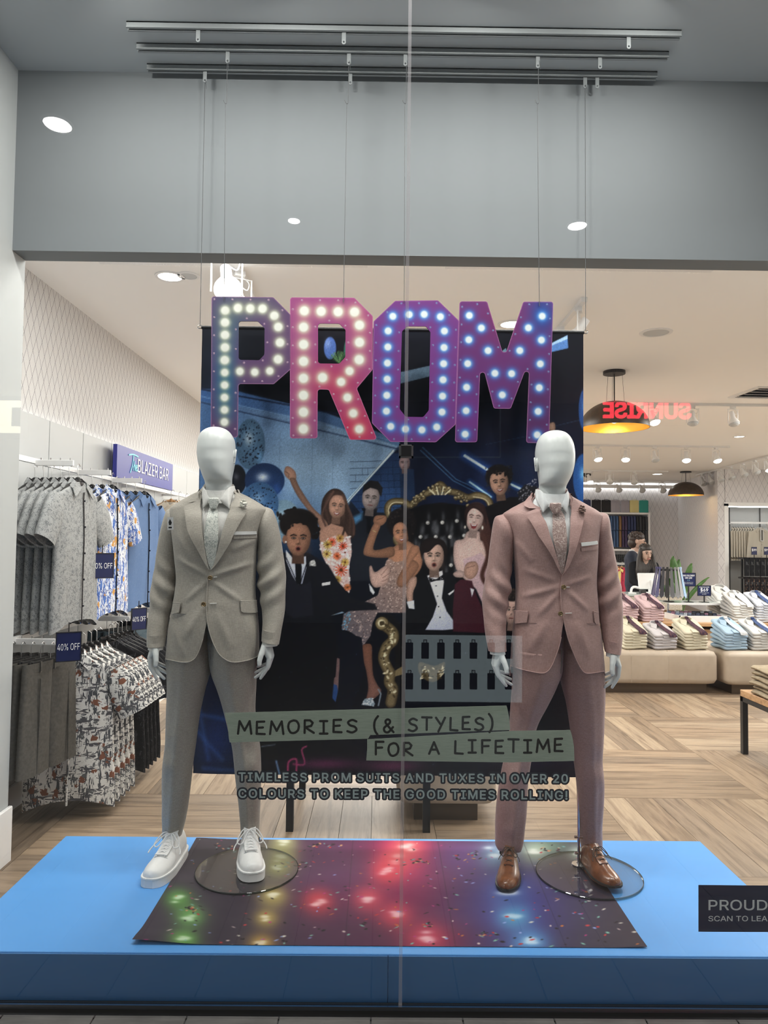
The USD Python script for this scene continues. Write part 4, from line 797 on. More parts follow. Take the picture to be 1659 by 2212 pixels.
    A(dress, (198, 166, 160), 1); I.specks(dress, 150, (232, 206, 200), 2.6, 4); I.specks(dress, 60, (160, 110, 110), 1.6, 6)
    for x, y, r, c in ((565, 672, 9, (200, 66, 34)), (640, 702, 9, (196, 60, 30)), (535, 690, 9, (170, 140, 48)), (620, 648, 8, (172, 120, 40)), (600, 770, 8, (204, 80, 36)), (628, 866, 13, (200, 62, 26)), (530, 755, 9, (176, 146, 56)), (655, 812, 8, (176, 140, 50)), (605, 930, 7, (170, 130, 44)), (672, 985, 7, (180, 90, 40)), (655, 745, 7, (222, 170, 176))):
        c0 = c1((x, y))[0]
        for a in range(12): I.line([c0, (c0[0]+r*math.cos(a*PI/6), c0[1]+r*math.sin(a*PI/6))], 2.4, np.array(c)*q.uniform(.8, 1.2), .7)
        I.ell(c0, (r*.28, r*.28), (90, 44, 20))
    A(c1((525, 1080), (545, 1090), (600, 1130), (650, 1160), (560, 1180), (530, 1150)), (120, 150, 176)); I.specks(c1((525, 1080), (650, 1160), (560, 1180)), 30, (206, 180, 110), 2, 8)
    # centre woman in the glitter dress
    sk = np.array((168, 112, 82))
    I.ell(c1((1045, 545))[0], (32, 34), (22, 18, 20), 0, 2); I.specks(c1((940, 440), (1120, 430), (1150, 640), (1120, 700), (960, 560)), 70, (46, 36, 34), 2.4, 11, .7)
    A(c1((1000, 700), (1070, 660), (1140, 700), (1185, 760), (1180, 850), (1120, 930), (1060, 990), (960, 830), (965, 730)), sk, 1.2, smooth=4)
    face(I, c1((1042, 612))[0], 17.5, 24, sk*1.05, (30, 22, 20), -.1, 'smile', .6)
    A(c1((988, 560), (1010, 510), (1050, 500), (1095, 530), (1110, 600), (1120, 680), (1090, 640), (1075, 560), (1030, 535)), (24, 19, 20), 1.2, .9, smooth=4)
    A(c1((850, 520), (870, 490), (935, 492), (938, 530), (905, 560), (860, 552)), sk, smooth=4); I.line(c1((872, 520), (920, 505)), 1.2, sk*.55, .6)
    A(c1((855, 545), (900, 555), (870, 640), (850, 720), (890, 725), (985, 705), (990, 770), (900, 782), (800, 768), (782, 735), (812, 640)), ramp2(c1((800, 600))[0], c1((900, 780))[0], sk*1.05, sk*.75), smooth=4); I.line(c1((846, 592), (868, 604)), 1.4, (190, 170, 110), .6)
    gd = c1((940, 800), (962, 785), (1000, 812), (1062, 800), (1070, 900), (1080, 1000), (1075, 1160), (960, 1160), (880, 1160), (845, 1230), (830, 1320), (776, 1396), (760, 1340), (690, 1290), (632, 1275), (645, 1170), (740, 1112), (880, 1040), (905, 960), (918, 880))
    A(gd, ramp2(c1((650, 1250))[0], c1((1060, 900))[0], (92, 84, 92), (142, 112, 100)), 1); I.specks(gd, 620, (206, 178, 164), 1.2, 12, .9); I.specks(gd, 420, (66, 50, 50), 1.2, 13, .8); I.specks(c1((632, 1275), (645, 1170), (700, 1150), (680, 1290)), 50, (80, 150, 190), 1.5, 14)
    A(c1((1100, 790), (1165, 830), (1130, 900), (1060, 980), (1018, 975), (1015, 930), (1050, 860)), sk*.86, smooth=4); A(c1((1095, 740), (1120, 700), (1160, 700), (1165, 740), (1120, 800), (1070, 900), (1040, 900)), sk*.98, smooth=4)
    A(c1((822, 850), (838, 838), (862, 880), (925, 840), (952, 845), (965, 880), (950, 950), (905, 980), (858, 985), (830, 940)), (190, 150, 136), smooth=4)
    for a, b in (((905, 900), (952, 848)), ((915, 920), (965, 885)), ((910, 945), (955, 925))): I.line(c1(a, b), 1.2, (120, 84, 74), .7)
    A(c1((820, 960), (840, 985), (860, 1020), (850, 1036), (828, 1010)), (196, 200, 208))
    A(c1((770, 1390), (835, 1380), (842, 1480), (850, 1590), (880, 1660), (905, 1700), (860, 1750), (800, 1770), (815, 1680), (800, 1560), (775, 1470)), ramp2(c1((780, 1400))[0], c1((850, 1700))[0], (120, 74, 56), (128, 84, 72)), smooth=4)
    A(c1((768, 1795), (790, 1755), (840, 1745), (862, 1790), (850, 1806)), (120, 140, 152)); I.line(c1((885, 1690), (902, 1720), (885, 1800)), 3, (110, 124, 136), .8); I.specks(c1((768, 1795), (790, 1755), (860, 1750), (855, 1806)), 26, (214, 226, 232), 1.6, 16)
    A(c1((600, 1470), (620, 1480), (608, 1690), (590, 1770), (560, 1720), (550, 1640), (590, 1600)), (112, 84, 84)); A(c1((545, 1640), (600, 1660), (606, 1700), (590, 1775), (560, 1740)), (28, 66, 130))
    # man in the tuxedo
    A(c1((1075, 1060), (1110, 980), (1200, 915), (1240, 890), (1390, 880), (1425, 960), (1440, 1120), (1659, 1250), (1659, 1320), (1070, 1310)), (15, 16, 21), 1.2)
    A(c1((1222, 905), (1325, 870), (1336, 950), (1322, 1060), (1355, 1150), (1442, 1270), (1330, 1280), (1210, 1278), (1260, 1190), (1290, 1100), (1248, 970)), ramp2(c1((1230, 950))[0], c1((1320, 1260))[0], (222, 222, 232), (170, 178, 206)), 1)
    for x, y in ((1283, 975), (1293, 1046), (1300, 1118), (1310, 1192)): I.ell(c1((x, y))[0], (1.5, 1.5), (14, 14, 18), 0, .6)
    face(I, c1((1268, 775))[0], 22, 30, (188, 148, 130), (38, 28, 24), -.02, 'open', .55)
    A(c1((1172, 730), (1180, 680), (1215, 650), (1280, 645), (1340, 670), (1360, 740), (1345, 800), (1330, 720), (1290, 690), (1235, 740), (1195, 750), (1185, 790)), (30, 22, 22), 1.2, smooth=4)
    A(c1((1230, 915), (1280, 930), (1335, 895), (1335, 935), (1280, 940), (1240, 952)), (10, 10, 14)); I.specks(c1((1230, 915), (1335, 895), (1335, 935), (1240, 952)), 22, (190, 190, 200), .8, 17)
    A(c1((1080, 1000), (1100, 930), (1145, 912), (1148, 960), (1125, 1020), (1120, 1090), (1085, 1085)), (186, 142, 122), smooth=4); A(c1((1080, 1085), (1130, 1075), (1134, 1135), (1095, 1130)), (196, 204, 226)); A(c1((1365, 1030), (1408, 1000), (1405, 1015), (1375, 1040)), (220, 220, 228))
    # laughing woman
    pk = np.array((204, 168, 158))
    A(c1((1575, 520), (1640, 470), (1680, 600), (1690, 800), (1640, 960), (1580, 900), (1590, 700)), (66, 38, 34), 1.5, smooth=4); I.ell(c1((1560, 480))[0], (24, 26), (54, 32, 30), 0, 1.5)
    A(c1((1500, 600), (1580, 600), (1590, 660), (1640, 700), (1640, 1000), (1570, 1000), (1420, 860), (1408, 680), (1470, 650)), pk, 1.2, smooth=4); face(I, c1((1548, 512))[0], 19, 28, pk*1.02, (60, 36, 32), .12, 'laugh', .66, .5)
    A(c1((1478, 470), (1510, 420), (1570, 405), (1620, 440), (1630, 560), (1600, 480), (1540, 440), (1500, 480), (1492, 560)), (50, 30, 29), 1, smooth=4)
    A(c1((1470, 790), (1540, 770), (1590, 745), (1640, 800), (1659, 1000), (1640, 1180), (1560, 1000), (1480, 900)), (186, 152, 158), 1.2); I.line(c1((1600, 620), (1640, 760), (1600, 900), (1640, 980)), 10, (72, 42, 36), 2, .9, smooth=6); I.ell(c1((1602, 574))[0], (2, 4), (220, 210, 190)); I.ell(c1((1482, 570))[0], (2, 3), (220, 210, 190))
    A(c1((1400, 890), (1440, 868), (1475, 880), (1470, 915), (1420, 915)), pk*.95, smooth=4); A(c1((1478, 850), (1500, 815), (1555, 808), (1575, 850), (1560, 900), (1520, 930), (1480, 905)), (184, 138, 118), smooth=4); I.line(c1((1495, 850), (1550, 835)), 1.3, (110, 76, 66), .7)
    A(c1((1412, 965), (1450, 930), (1530, 940), (1545, 1000), (1640, 1220), (1640, 1300), (1400, 1290), (1398, 1140)), (62, 22, 34), 1.2); I.poly(c1((1518, 990), (1545, 1000), (1530, 1050)), (200, 205, 225))
    # curly man, top right; man low beside the pink suit
    A(c6((100, 720), (180, 690), (300, 640), (400, 640), (440, 760), (380, 900), (150, 900)), (13, 13, 17), 1.5)
    I.ell(c6((212, 480))[0], (29, 27), (20, 17, 18), 0, 2); I.specks(c6((105, 400), (300, 390), (325, 600), (120, 600)), 60, (44, 38, 38), 2.4, 21, .7); face(I, c6((215, 528))[0], 20, 26, (192, 142, 116), (24, 18, 18), -.12, 'smile', .5)
    I.specks(c6((110, 400), (310, 390), (320, 470), (120, 470)), 60, (22, 18, 19), 3, 22)
    A(c6((360, 600), (420, 540), (520, 560), (520, 720), (380, 700)), (20, 20, 26), 1.5); I.specks(c6((360, 600), (420, 540), (520, 480), (520, 720), (380, 700)), 80, (150, 150, 160), 1.5, 23, .7)
    A(c6((240, 1640), (360, 1640), (360, 1790), (260, 1790)), (12, 12, 15)); face(I, c6((312, 1545))[0], 15, 29, (192, 152, 138), (28, 22, 22), .05, 'shut', .6); I.ell(c6((318, 1420))[0], (17, 14), (28, 22, 22), 0, 1.5); I.specks(c6((270, 1370), (370, 1370), (370, 1450), (270, 1450)), 40, (60, 48, 44), 1.8, 24)
    A(c6((615, 55), (655, 50), (660, 105), (615, 110)), (160, 120, 100), 1, 1, 4)
    # man with the afro, in front
    A(c1((60, 900), (120, 800), (235, 745), (400, 745), (540, 830), (640, 1000), (700, 1060), (860, 1100), (880, 1140), (640, 1150), (560, 1180), (600, 1300), (590, 1500), (560, 1830), (0, 1850), (20, 1200)), ramp2(c1((300, 800))[0], c1((300, 1600))[0], (18, 19, 27), (11, 13, 20)), 1.5)
    A(c1((600, 1280), (770, 1330), (790, 1560), (700, 1830), (600, 1830), (620, 1500)), (11, 15, 28), 1.2)
    A(c1((248, 728), (300, 790), (385, 770), (388, 850), (360, 960), (330, 968), (290, 900), (250, 800)), ramp2(c1((260, 760))[0], c1((360, 940))[0], (200, 206, 226), (160, 168, 196)), 1); A(c1((310, 812), (352, 806), (358, 850), (352, 970), (318, 960), (312, 850)), (10, 11, 16)); I.line(c1((250, 780), (330, 965)), 2, (8, 9, 13), .8); I.line(c1((388, 830), (345, 965)), 2, (8, 9, 13), .8)
    A(c1((258, 860), (300, 930), (345, 975), (420, 940), (440, 1180), (300, 1200), (240, 1150)), (24, 25, 36), 1.5, .7)
    I.ell(c1((335, 550))[0], (42, 34), (24, 19, 19), 0, 2); I.specks(c1((190, 480), (330, 430), (480, 520), (470, 660), (210, 660)), 110, (20, 16, 16), 5, 31); I.ell(c1((240, 655))[0], (5, 9), (128, 84, 64))
    face(I, c1((334, 655))[0], 27, 35, (152, 102, 78), (26, 18, 17), .02, 'open', .5); I.specks(c1((230, 500), (330, 470), (420, 520), (440, 560), (330, 545), (240, 590)), 60, (22, 17, 17), 4, 33)
    I.ell(c1((432, 818))[0], (6, 6), (206, 204, 200)); I.specks(c1((415, 800), (450, 800), (450, 838), (415, 838)), 10, (150, 150, 150), 2, 34); A(c1((495, 956), (554, 945), (553, 966), (498, 975)), (222, 222, 224), .7); I.ell(c1((247, 672))[0], (1.8, 1.8), (230, 230, 230))
    # carved arm of the throne
    pth = c1((905, 1235), (945, 1260), (985, 1300), (985, 1350), (940, 1400), (920, 1470), (940, 1530), (965, 1580), (960, 1640), (985, 1690), (970, 1780))
    A(c1((880, 1180), (980, 1175), (1040, 1240), (1055, 1500), (1040, 1800), (1000, 1800), (1000, 1400), (960, 1220)), (14, 14, 17), 1.5)
    I.line(pth, 24, glo, 1.2, smooth=6); I.line(pth, 17, gold, 3, smooth=6)
    I.ell(c1((910, 1235))[0], (15, 15), glo); I.ell(c1((908, 1233))[0], (13, 13), gold); I.ell(c1((906, 1232))[0], (8, 8), ghi, 0, 1.5); I.ell(c1((908, 1234))[0], (5, 5), glo)
    for k in range(70):
        p = np.array(pth)[np.clip(int(q.uniform(0, 10)), 0, 9)]; p2 = np.array(pth)[min(10, int(np.argmin(np.abs(np.array(pth)[:, 1]-p[1])))+1)]; c = p+(p2-p)*q.uniform(0, 1)+q.normal(size=2)*4.5
        r = q.uniform(2, 5); I.ell(c, (r, r*.5), (ghi if k % 2 else glo), q.uniform(0, 3), .7, .85)
    A(c1((1050, 1530), (1000, 1560), (1000, 1600), (1055, 1585)), gold); A(c1((1170, 1500), (1270, 1525), (1345, 1500), (1320, 1600), (1260, 1640), (1190, 1610), (1160, 1560)), gold*.85, 1, 1, 4)
    for k in range(34): c = c1((q.uniform(1175, 1330), q.uniform(1525, 1615)))[0]; I.ell(c, (q.uniform(2, 4.5), 1.6), ghi if k % 2 else glo, q.uniform(0, 3), .7, .85)
    # the floor of the party: blue sheen, pink light
    I.glow((470, 1600), (60, 90), (14, 42, 110), .8); I.glow((440, 1480), (30, 60), (8, 20, 54), .8); I.glow((1000, 1600), (160, 60), (16, 16, 40), .7)
    for a, b in (((440, 1545), (520, 1560)), ((425, 1580), (480, 1640)), ((428, 1520), (450, 1640)), ((440, 1660), (560, 1668))): I.line([a, b], 7, (40, 84, 160), 5, .55)
    I.line([(622, 1668), (624, 1645), (640, 1640), (640, 1668)], 4, (190, 50, 110), 1.5, .9, 5); I.line([(634, 1650), (658, 1650), (652, 1620), (662, 1612)], 3, (206, 60, 120), 1.5, .9, 5); I.line([(596, 1640), (604, 1672)], 4, (100, 150, 200), 1.5, .8)
    I.glow((700, 1650), (70, 12), (110, 34, 84), .7); I.glow((850, 1655), (60, 14), (120, 50, 90), .6); I.glow((1150, 1640), (90, 30), (40, 20, 60), .6)
    I.poly([(562, 1600), (600, 1600), (600, 1642), (575, 1640), (560, 1620)], (14, 16, 22)); I.line([(566, 1612), (594, 1608)], 2.5, (80, 90, 104), 1.2)
    I.specks([(440, 1400), (1230, 1400), (1230, 1670), (430, 1670)], 90, (70, 90, 130), .9, 41, .6)
    I.c = I.c*(1+.05*(q.normal(size=(len(I.c), 1)))); g = I.c.mean(1, keepdims=True); I.c = (g+(I.c-g)*.82)*.94; return I.out(1/.55)

def flat_grid(xs, zs):
    X, Z = np.meshgrid(xs, zs); n, m = X.shape; i, j = np.meshgrid(np.arange(n-1), np.arange(m-1), indexing='ij'); a = i*m+j
    f = np.stack([a, a+1, a+m+1, a+m], -1).reshape(-1, 4); return X, Z, f

bx0, bx1 = float(at_y(437, 708, BANNER_Y)[0]), float(at_y(1260, 720, BANNER_Y)[0]); bz1, bz0 = float(at_y(848, 714, BANNER_Y)[2]), float(at_y(828, 1675, BANNER_Y)[2])
zm = [float(at_y(840, y, BANNER_Y)[2]) for y in (1530, 985)]
zs = np.r_[np.linspace(bz0, zm[0], 60, endpoint=False), np.linspace(zm[0], zm[1], 400, endpoint=False), np.linspace(zm[1], bz1, 130)]
X, Z, f = flat_grid(np.linspace(bx0, bx1, 520), zs)
u, v = proj(np.stack([X, np.full_like(X, BANNER_Y), Z], -1))
wave = .004*np.sin(X*5+1)*np.clip((bz1-Z)/2, 0, 1)+.010*np.exp(-((X-bx0)/.05)**2)*np.clip((bz1-Z-1.4), 0, 1)
bn = thing('banner', 'large hanging printed banner with a party crowd around a gilded throne', 'banner')
obj('print', (np.stack([X, BANNER_Y+wave, Z], -1).reshape(-1, 3), f), 'print', bn, col=paint_banner(u, v), smooth=True)
obj('backing', (np.stack([X[::20, ::20], BANNER_Y+.0015+wave[::20, ::20], Z[::20, ::20]], -1).reshape(-1, 3), flat_grid(np.zeros(X[::20, ::20].shape[1]), np.zeros(X[::20, ::20].shape[0]))[2][:, ::-1]), 'white_ink', bn, label='blank white back of the banner')
obj('top_bar', tube([(bx0-.004, BANNER_Y+.004, bz1+.004), (bx1+.004, BANNER_Y+.004, bz1+.004)], .009, 12), 'black_metal', bn, smooth=60)
for x in (bx0-.012, bx1+.012):
    a = np.linspace(0, 2*PI, 21); obj('eyelet', tube(np.stack([x+.011*np.cos(a), BANNER_Y+.004+.004*np.sin(a), bz1+.006+.009*np.sin(a)], 1), .0025, 6), 'chrome', bn, label='steel ring at the end of the bar')

# ---------------------------------------------------------------- cut-out letters P R O M
def rounded(p, r): g = Polygon(p); return g.buffer(-r).buffer(2*r).buffer(-r)
LET = {
 'P': (z4((220, 155), (735, 162), (876, 305), (876, 765), (738, 886), (444, 884), (438, 1330), (213, 1330)), z4((445, 362), (605, 362), (662, 420), (660, 640), (618, 687), (445, 684)),
       z4((334, 273), (440, 252), (543, 256), (645, 258), (743, 317), (776, 410), (790, 540), (774, 680), (705, 777), (580, 787), (456, 780), (332, 373), (332, 477), (332, 581), (330, 687), (330, 790), (329, 895), (328, 998), (328, 1101), (327, 1203)), 9.3),
 'R': (z4((874, 163), (1410, 166), (1564, 320), (1562, 765), (1430, 922), (1602, 1350), (1372, 1350), (1196, 932), (1104, 930), (1102, 1338), (873, 1338)), z4((1107, 380), (1285, 382), (1337, 435), (1335, 660), (1285, 716), (1107, 714)),
       z4((993, 276), (1133, 280), (1275, 283), (1412, 286), (1453, 395), (1453, 538), (1450, 683), (1370, 778), (1300, 868), (1145, 832), (1352, 998), (1401, 1130), (1450, 1262), (987, 412), (987, 556), (987, 697), (986, 838), (986, 980), (986, 1120), (985, 1260)), 10.2),
 'O': (z5((24, 325), (185, 172), (505, 168), (662, 320), (636, 1095), (490, 1228), (150, 1225), (12, 1085)), z5((236, 400), (275, 362), (415, 362), (449, 405), (436, 990), (395, 1040), (265, 1038), (219, 980)),
       z5((168, 288), (290, 275), (402, 273), (523, 291), (553, 398), (550, 521), (547, 642), (543, 762), (539, 884), (535, 1003), (496, 1115), (385, 1136), (262, 1130), (152, 1110), (120, 996), (123, 878), (126, 757), (128, 637), (131, 517), (133, 397)), 7.8),
 'M': (z5((666, 176), (872, 176), (1000, 598), (1142, 178), (1366, 178), (1334, 1236), (1164, 1232), (1188, 640), (1174, 645), (1048, 978), (922, 976), (838, 650), (822, 655), (798, 1228), (632, 1228)), None,
       z5((739, 282), (829, 375), (735, 463), (879, 544), (727, 641), (719, 818), (715, 993), (708, 1168), (930, 713), (985, 875), (1055, 716), (1116, 544), (1180, 374), (1283, 287), (1277, 465), (1269, 643), (1261, 821), (1253, 998), (1246, 1173)), 7.6)}
ps = thing('prom_sign', 'hanging sign of cut-out letters reading PROM printed with marquee bulbs', 'sign')
for ch, (outer, hole, bulbs, br) in LET.items():
    g = rounded(outer, 5.5)
    if hole: g = g.difference(rounded(hole, 6))
    vv, ff = fill(g, 1.75)
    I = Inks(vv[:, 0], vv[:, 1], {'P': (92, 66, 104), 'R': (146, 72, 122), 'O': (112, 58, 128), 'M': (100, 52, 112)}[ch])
    if ch == 'P':
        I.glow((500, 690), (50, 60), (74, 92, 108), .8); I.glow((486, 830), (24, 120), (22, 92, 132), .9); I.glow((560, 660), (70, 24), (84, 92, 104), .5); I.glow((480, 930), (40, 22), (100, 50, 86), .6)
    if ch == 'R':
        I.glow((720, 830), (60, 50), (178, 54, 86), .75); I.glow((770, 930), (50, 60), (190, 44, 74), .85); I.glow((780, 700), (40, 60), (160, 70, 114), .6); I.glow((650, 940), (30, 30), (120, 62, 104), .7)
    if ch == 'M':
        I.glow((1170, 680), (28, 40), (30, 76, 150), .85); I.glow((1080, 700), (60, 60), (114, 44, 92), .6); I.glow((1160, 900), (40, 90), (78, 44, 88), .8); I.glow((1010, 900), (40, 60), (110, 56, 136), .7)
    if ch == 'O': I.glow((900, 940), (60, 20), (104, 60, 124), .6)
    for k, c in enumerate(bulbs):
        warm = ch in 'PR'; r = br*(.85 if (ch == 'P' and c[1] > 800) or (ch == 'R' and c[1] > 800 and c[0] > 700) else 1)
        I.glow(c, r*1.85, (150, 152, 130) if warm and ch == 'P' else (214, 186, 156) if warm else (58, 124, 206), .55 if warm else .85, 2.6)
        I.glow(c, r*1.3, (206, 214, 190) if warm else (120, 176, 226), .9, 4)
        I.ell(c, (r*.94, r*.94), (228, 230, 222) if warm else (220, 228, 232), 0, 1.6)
    for ring in (g.buffer(-6).exterior, *[x for x in g.buffer(-6).interiors]):
        n = int(ring.length/38)
        for k in range(n):
            p = ring.interpolate((k+.5)/n, True); I.ell((p.x, p.y), (1.9, 1.9), (196, 170, 186) if ch in 'PR' else (120, 150, 196), 0, .7); I.ell((p.x-.3, p.y+.7), (1.0, .8), (90, 60, 80), 0, .5, .6)
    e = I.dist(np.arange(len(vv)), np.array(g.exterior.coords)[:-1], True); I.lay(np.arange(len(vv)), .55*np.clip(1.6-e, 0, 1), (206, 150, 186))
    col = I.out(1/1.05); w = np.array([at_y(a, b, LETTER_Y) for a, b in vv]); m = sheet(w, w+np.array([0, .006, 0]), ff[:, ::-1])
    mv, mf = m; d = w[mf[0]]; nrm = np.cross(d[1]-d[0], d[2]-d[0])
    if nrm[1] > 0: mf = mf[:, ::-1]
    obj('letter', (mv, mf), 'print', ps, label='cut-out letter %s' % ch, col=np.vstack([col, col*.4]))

# ---------------------------------------------------------------- floor mat
xs_, ys_ = np.linspace(-.847, .96, 560), np.linspace(2.575, 3.462, 280)
X, Y, f = flat_grid(xs_, ys_)
u, v = proj(np.stack([X, Y, np.full_like(X, PLAT_Z+.002)], -1))
I = Inks(u, v, (62, 54, 66)); q = np.random.default_rng(9)
I.glow((860, 1900), (150, 170), (150, 30, 84), .85); I.glow((870, 1840), (60, 60), (226, 30, 96), .9); I.glow((720, 1900), (110, 130), (96, 44, 92), .8); I.glow((760, 2010), (120, 50), (84, 44, 74), .7); I.glow((1110, 1960), (130, 120), (72, 62, 150), .85); I.glow((1000, 1850), (70, 40), (112, 70, 140), .8); I.glow((430, 1850), (60, 60), (66, 56, 64), .5); I.glow((560, 1850), (40, 60), (90, 90, 70), .5); I.glow((1180, 1830), (60, 26), (104, 140, 110), .7); I.glow((960, 2030), (70, 40), (120, 40, 80), .7)
Z4 = lambda x, y: (x*.5003, 1750+y*.5003); Z5 = lambda x, y: (830+x*.4997, 1750+y*.4997)
for c, r, col in ((Z4(795, 560), 22, (120, 190, 90)), (Z4(820, 455), 22, (124, 190, 100)), (Z4(770, 380), 20, (110, 176, 84)), (Z4(1130, 575), 20, (214, 170, 84)), (Z4(1150, 465), 18, (206, 178, 96)), (Z4(1180, 370), 22, (210, 190, 110)), (Z4(1215, 200), 22, (196, 196, 120)), (Z4(1200, 250), 18, (190, 190, 110)), (Z4(1225, 135), 20, (200, 200, 140)), (Z4(1375, 390), 24, (236, 80, 90)), (Z4(1590, 380), 24, (240, 90, 110)), (Z5(45, 215), 24, (250, 90, 100)), (Z5(10, 265), 22, (250, 70, 90)), (Z5(50, 450), 24, (236, 80, 100)), (Z5(180, 550), 30, (226, 70, 96)), (Z5(100, 155), 26, (250, 120, 120)), (Z5(560, 455), 26, (104, 190, 236)), (Z5(630, 570), 28, (104, 176, 240)), (Z5(485, 190), 26, (150, 190, 226)), (Z5(540, 350), 30, (90, 120, 190)), (Z5(650, 180), 22, (196, 214, 196)), (Z5(835, 188), 14, (206, 226, 214))):
    I.glow(c, (r*1.35, r*1.0), col, .85); I.glow((c[0], c[1]+r*.5), (r*1.5, r*1.2), np.array(col)*.8, .4)
    for k in range(5): I.glow((c[0]+q.normal()*r*.25, c[1]+q.normal()*r*.18), (r*.42, r*.14), np.minimum(np.array(col)*.35+170, 252), .75)
for k in range(420):
    x, y = q.uniform(300, 1400), q.uniform(1812, 2045); d = (y-1700)/300
    col = [(220, 200, 196), (200, 60, 66), (206, 120, 60), (130, 190, 170), (30, 22, 28), (26, 20, 26), (150, 170, 230), (230, 226, 210), (190, 60, 130)][int(q.integers(9))]
    I.ell((x, y), (q.uniform(1.6, 5.2)*d, q.uniform(.8, 1.9)*d), col, q.uniform(-.4, .4), .9, .9)
for (cx_, cy_) in ((900, 1862), (1010, 1850), (1195, 1836), (700, 1826), (490, 1832), (1050, 2020), (920, 2000), (420, 1965), (640, 1868)):
    for k in range(16): I.ell((cx_+q.normal()*16, cy_+q.normal()*4), (q.uniform(1.5, 4.5), q.uniform(.8, 1.8)), [(26, 18, 24), (190, 50, 60), (60, 40, 50), (200, 150, 110), (110, 150, 150)][k % 5], q.uniform(-.5, .5), .8, .9)
for x in (505, 745, 985, 1225): I.line([(x, 2050), (x+(818-x)*.24, 1812)], 1.6, (30, 24, 34), 1, .35)
curl = .016*np.exp(-((X+.847)/.16)**2-((Y-2.575)/.08)**2)+.006*np.exp(-((X+.847)/.12)**2-((Y-3.462)/.10)**2)+.004*np.exp(-((X-.96)/.08)**2-((Y-2.575)/.06)**2)
mt = np.stack([X, Y, PLAT_Z+.0025+curl], -1).reshape(-1, 3)
E = np.stack([X, Y, PLAT_Z+.0012+curl], -1)[::12, ::12]
mo = obj('floor_mat', (mt, f), 'print_matt', None, 'confetti and coloured lights printed on a floor mat under the mannequins', 'floor mat', col=I.out(.80), smooth=True)
# ---------------------------------------------------------------- rails, hooks and wires
mat('rail_grey', (.24, .26, .27), .7)
rails = []
for k, (a, b, word) in enumerate((((274, 47), (1469, 70), 'front'), ((296, 94), (1442, 115), 'middle'), ((318, 138), (1417, 159), 'back'))):
    A, B = at_z(*a, CEIL), at_z(*b, CEIL); y = (A[1]+B[1])/2
    r = thing('hanging_rail', '%s grey ceiling rail of the three above the display' % word, 'rail')
    obj('channel', cat_mesh([bx(A[0], B[0], y-.012, y-.008, CEIL-.028, CEIL), bx(A[0], B[0], y+.008, y+.012, CEIL-.028, CEIL), bx(A[0], B[0], y-.012, y+.012, CEIL-.006, CEIL), bx(A[0], B[0], y-.016, y-.006, CEIL-.031, CEIL-.028), bx(A[0], B[0], y+.006, y+.016, CEIL-.031, CEIL-.028)]), 'rail_grey', r)
    rails.append((r, y))
for k, px in ((0, 428), (0, 743), (0, 1358), (1, 492), (1, 754), (1, 876), (1, 1162), (1, 1296), (2, 443), (2, 757), (2, 1264), (2, 1290)):
    r, y = rails[k]; x = float(at_y(px, (70, 112, 155)[k], y)[0])
    g = sbox(-.009, -.046, .009, 0).union(Point(0, -.046).buffer(.009)).difference(Point(0, -.044).buffer(.0045))
    obj('clip', move(on_xz(prism(g, .004), y-.002), (x, 0, CEIL-.030)), 'rail_grey', r, label='small slotted hanging clip')
def wire(px_top, py_top, y_top, end, word, group, knot=None):
    t = at_y(px_top, py_top, y_top); x = thing('hanging_wire', word, 'wire', (0, 0, 0), 0, group)
    e = np.asarray(end, float)
    if knot is not None:
        kz = at_y(px_top, knot, y_top)[2]; s = (t[2]-kz)/(t[2]-e[2]); kx = t+(e-t)*s+np.array([-.006, 0, 0])
        obj('upper_wire', tube([t, kx+np.array([.006, 0, .03])], .0016, 6), 'wire', x)
        obj('hook', tube(curve([kx+np.array([.006, 0, .03]), kx+np.array([.006, 0, .004]), kx, kx+np.array([-.006, 0, .006]), kx+np.array([-.010, 0, .016])], 5), .0018, 6), 'wire', x)
        obj('lower_wire', tube([kx, e], .0014, 6), 'wire', x)
    else: obj('line', tube([t, e], .0015, 6), 'wire', x)
    obj('loose_end', tube(curve([t, t+np.array([.005, -.003, -.02]), t+np.array([.008, -.003, -.052])], 5), .001, 5), 'wire', x)
for px, ex, ey, w in ((491, 484, 642, 'P'), (754, 742, 645, 'R'), (878, 873, 647, 'O'), (1163, 1165, 653, 'M')):
    wire(px, 128, rails[1][1], at_y(ex, ey+8, LETTER_Y-.004), 'thin steel wire holding up the letter %s of the sign' % w, 'wires of the cut-out sign', 224)
wire(443, 170, rails[2][1], (bx0-.012, BANNER_Y+.004, bz1+.014), 'thin steel wire at the left end of the banner bar', 'wires of the banner')
wire(1264, 180, rails[2][1], (bx1+.012, BANNER_Y+.004, bz1+.014), 'thin steel wire at the right end of the banner bar', 'wires of the banner')
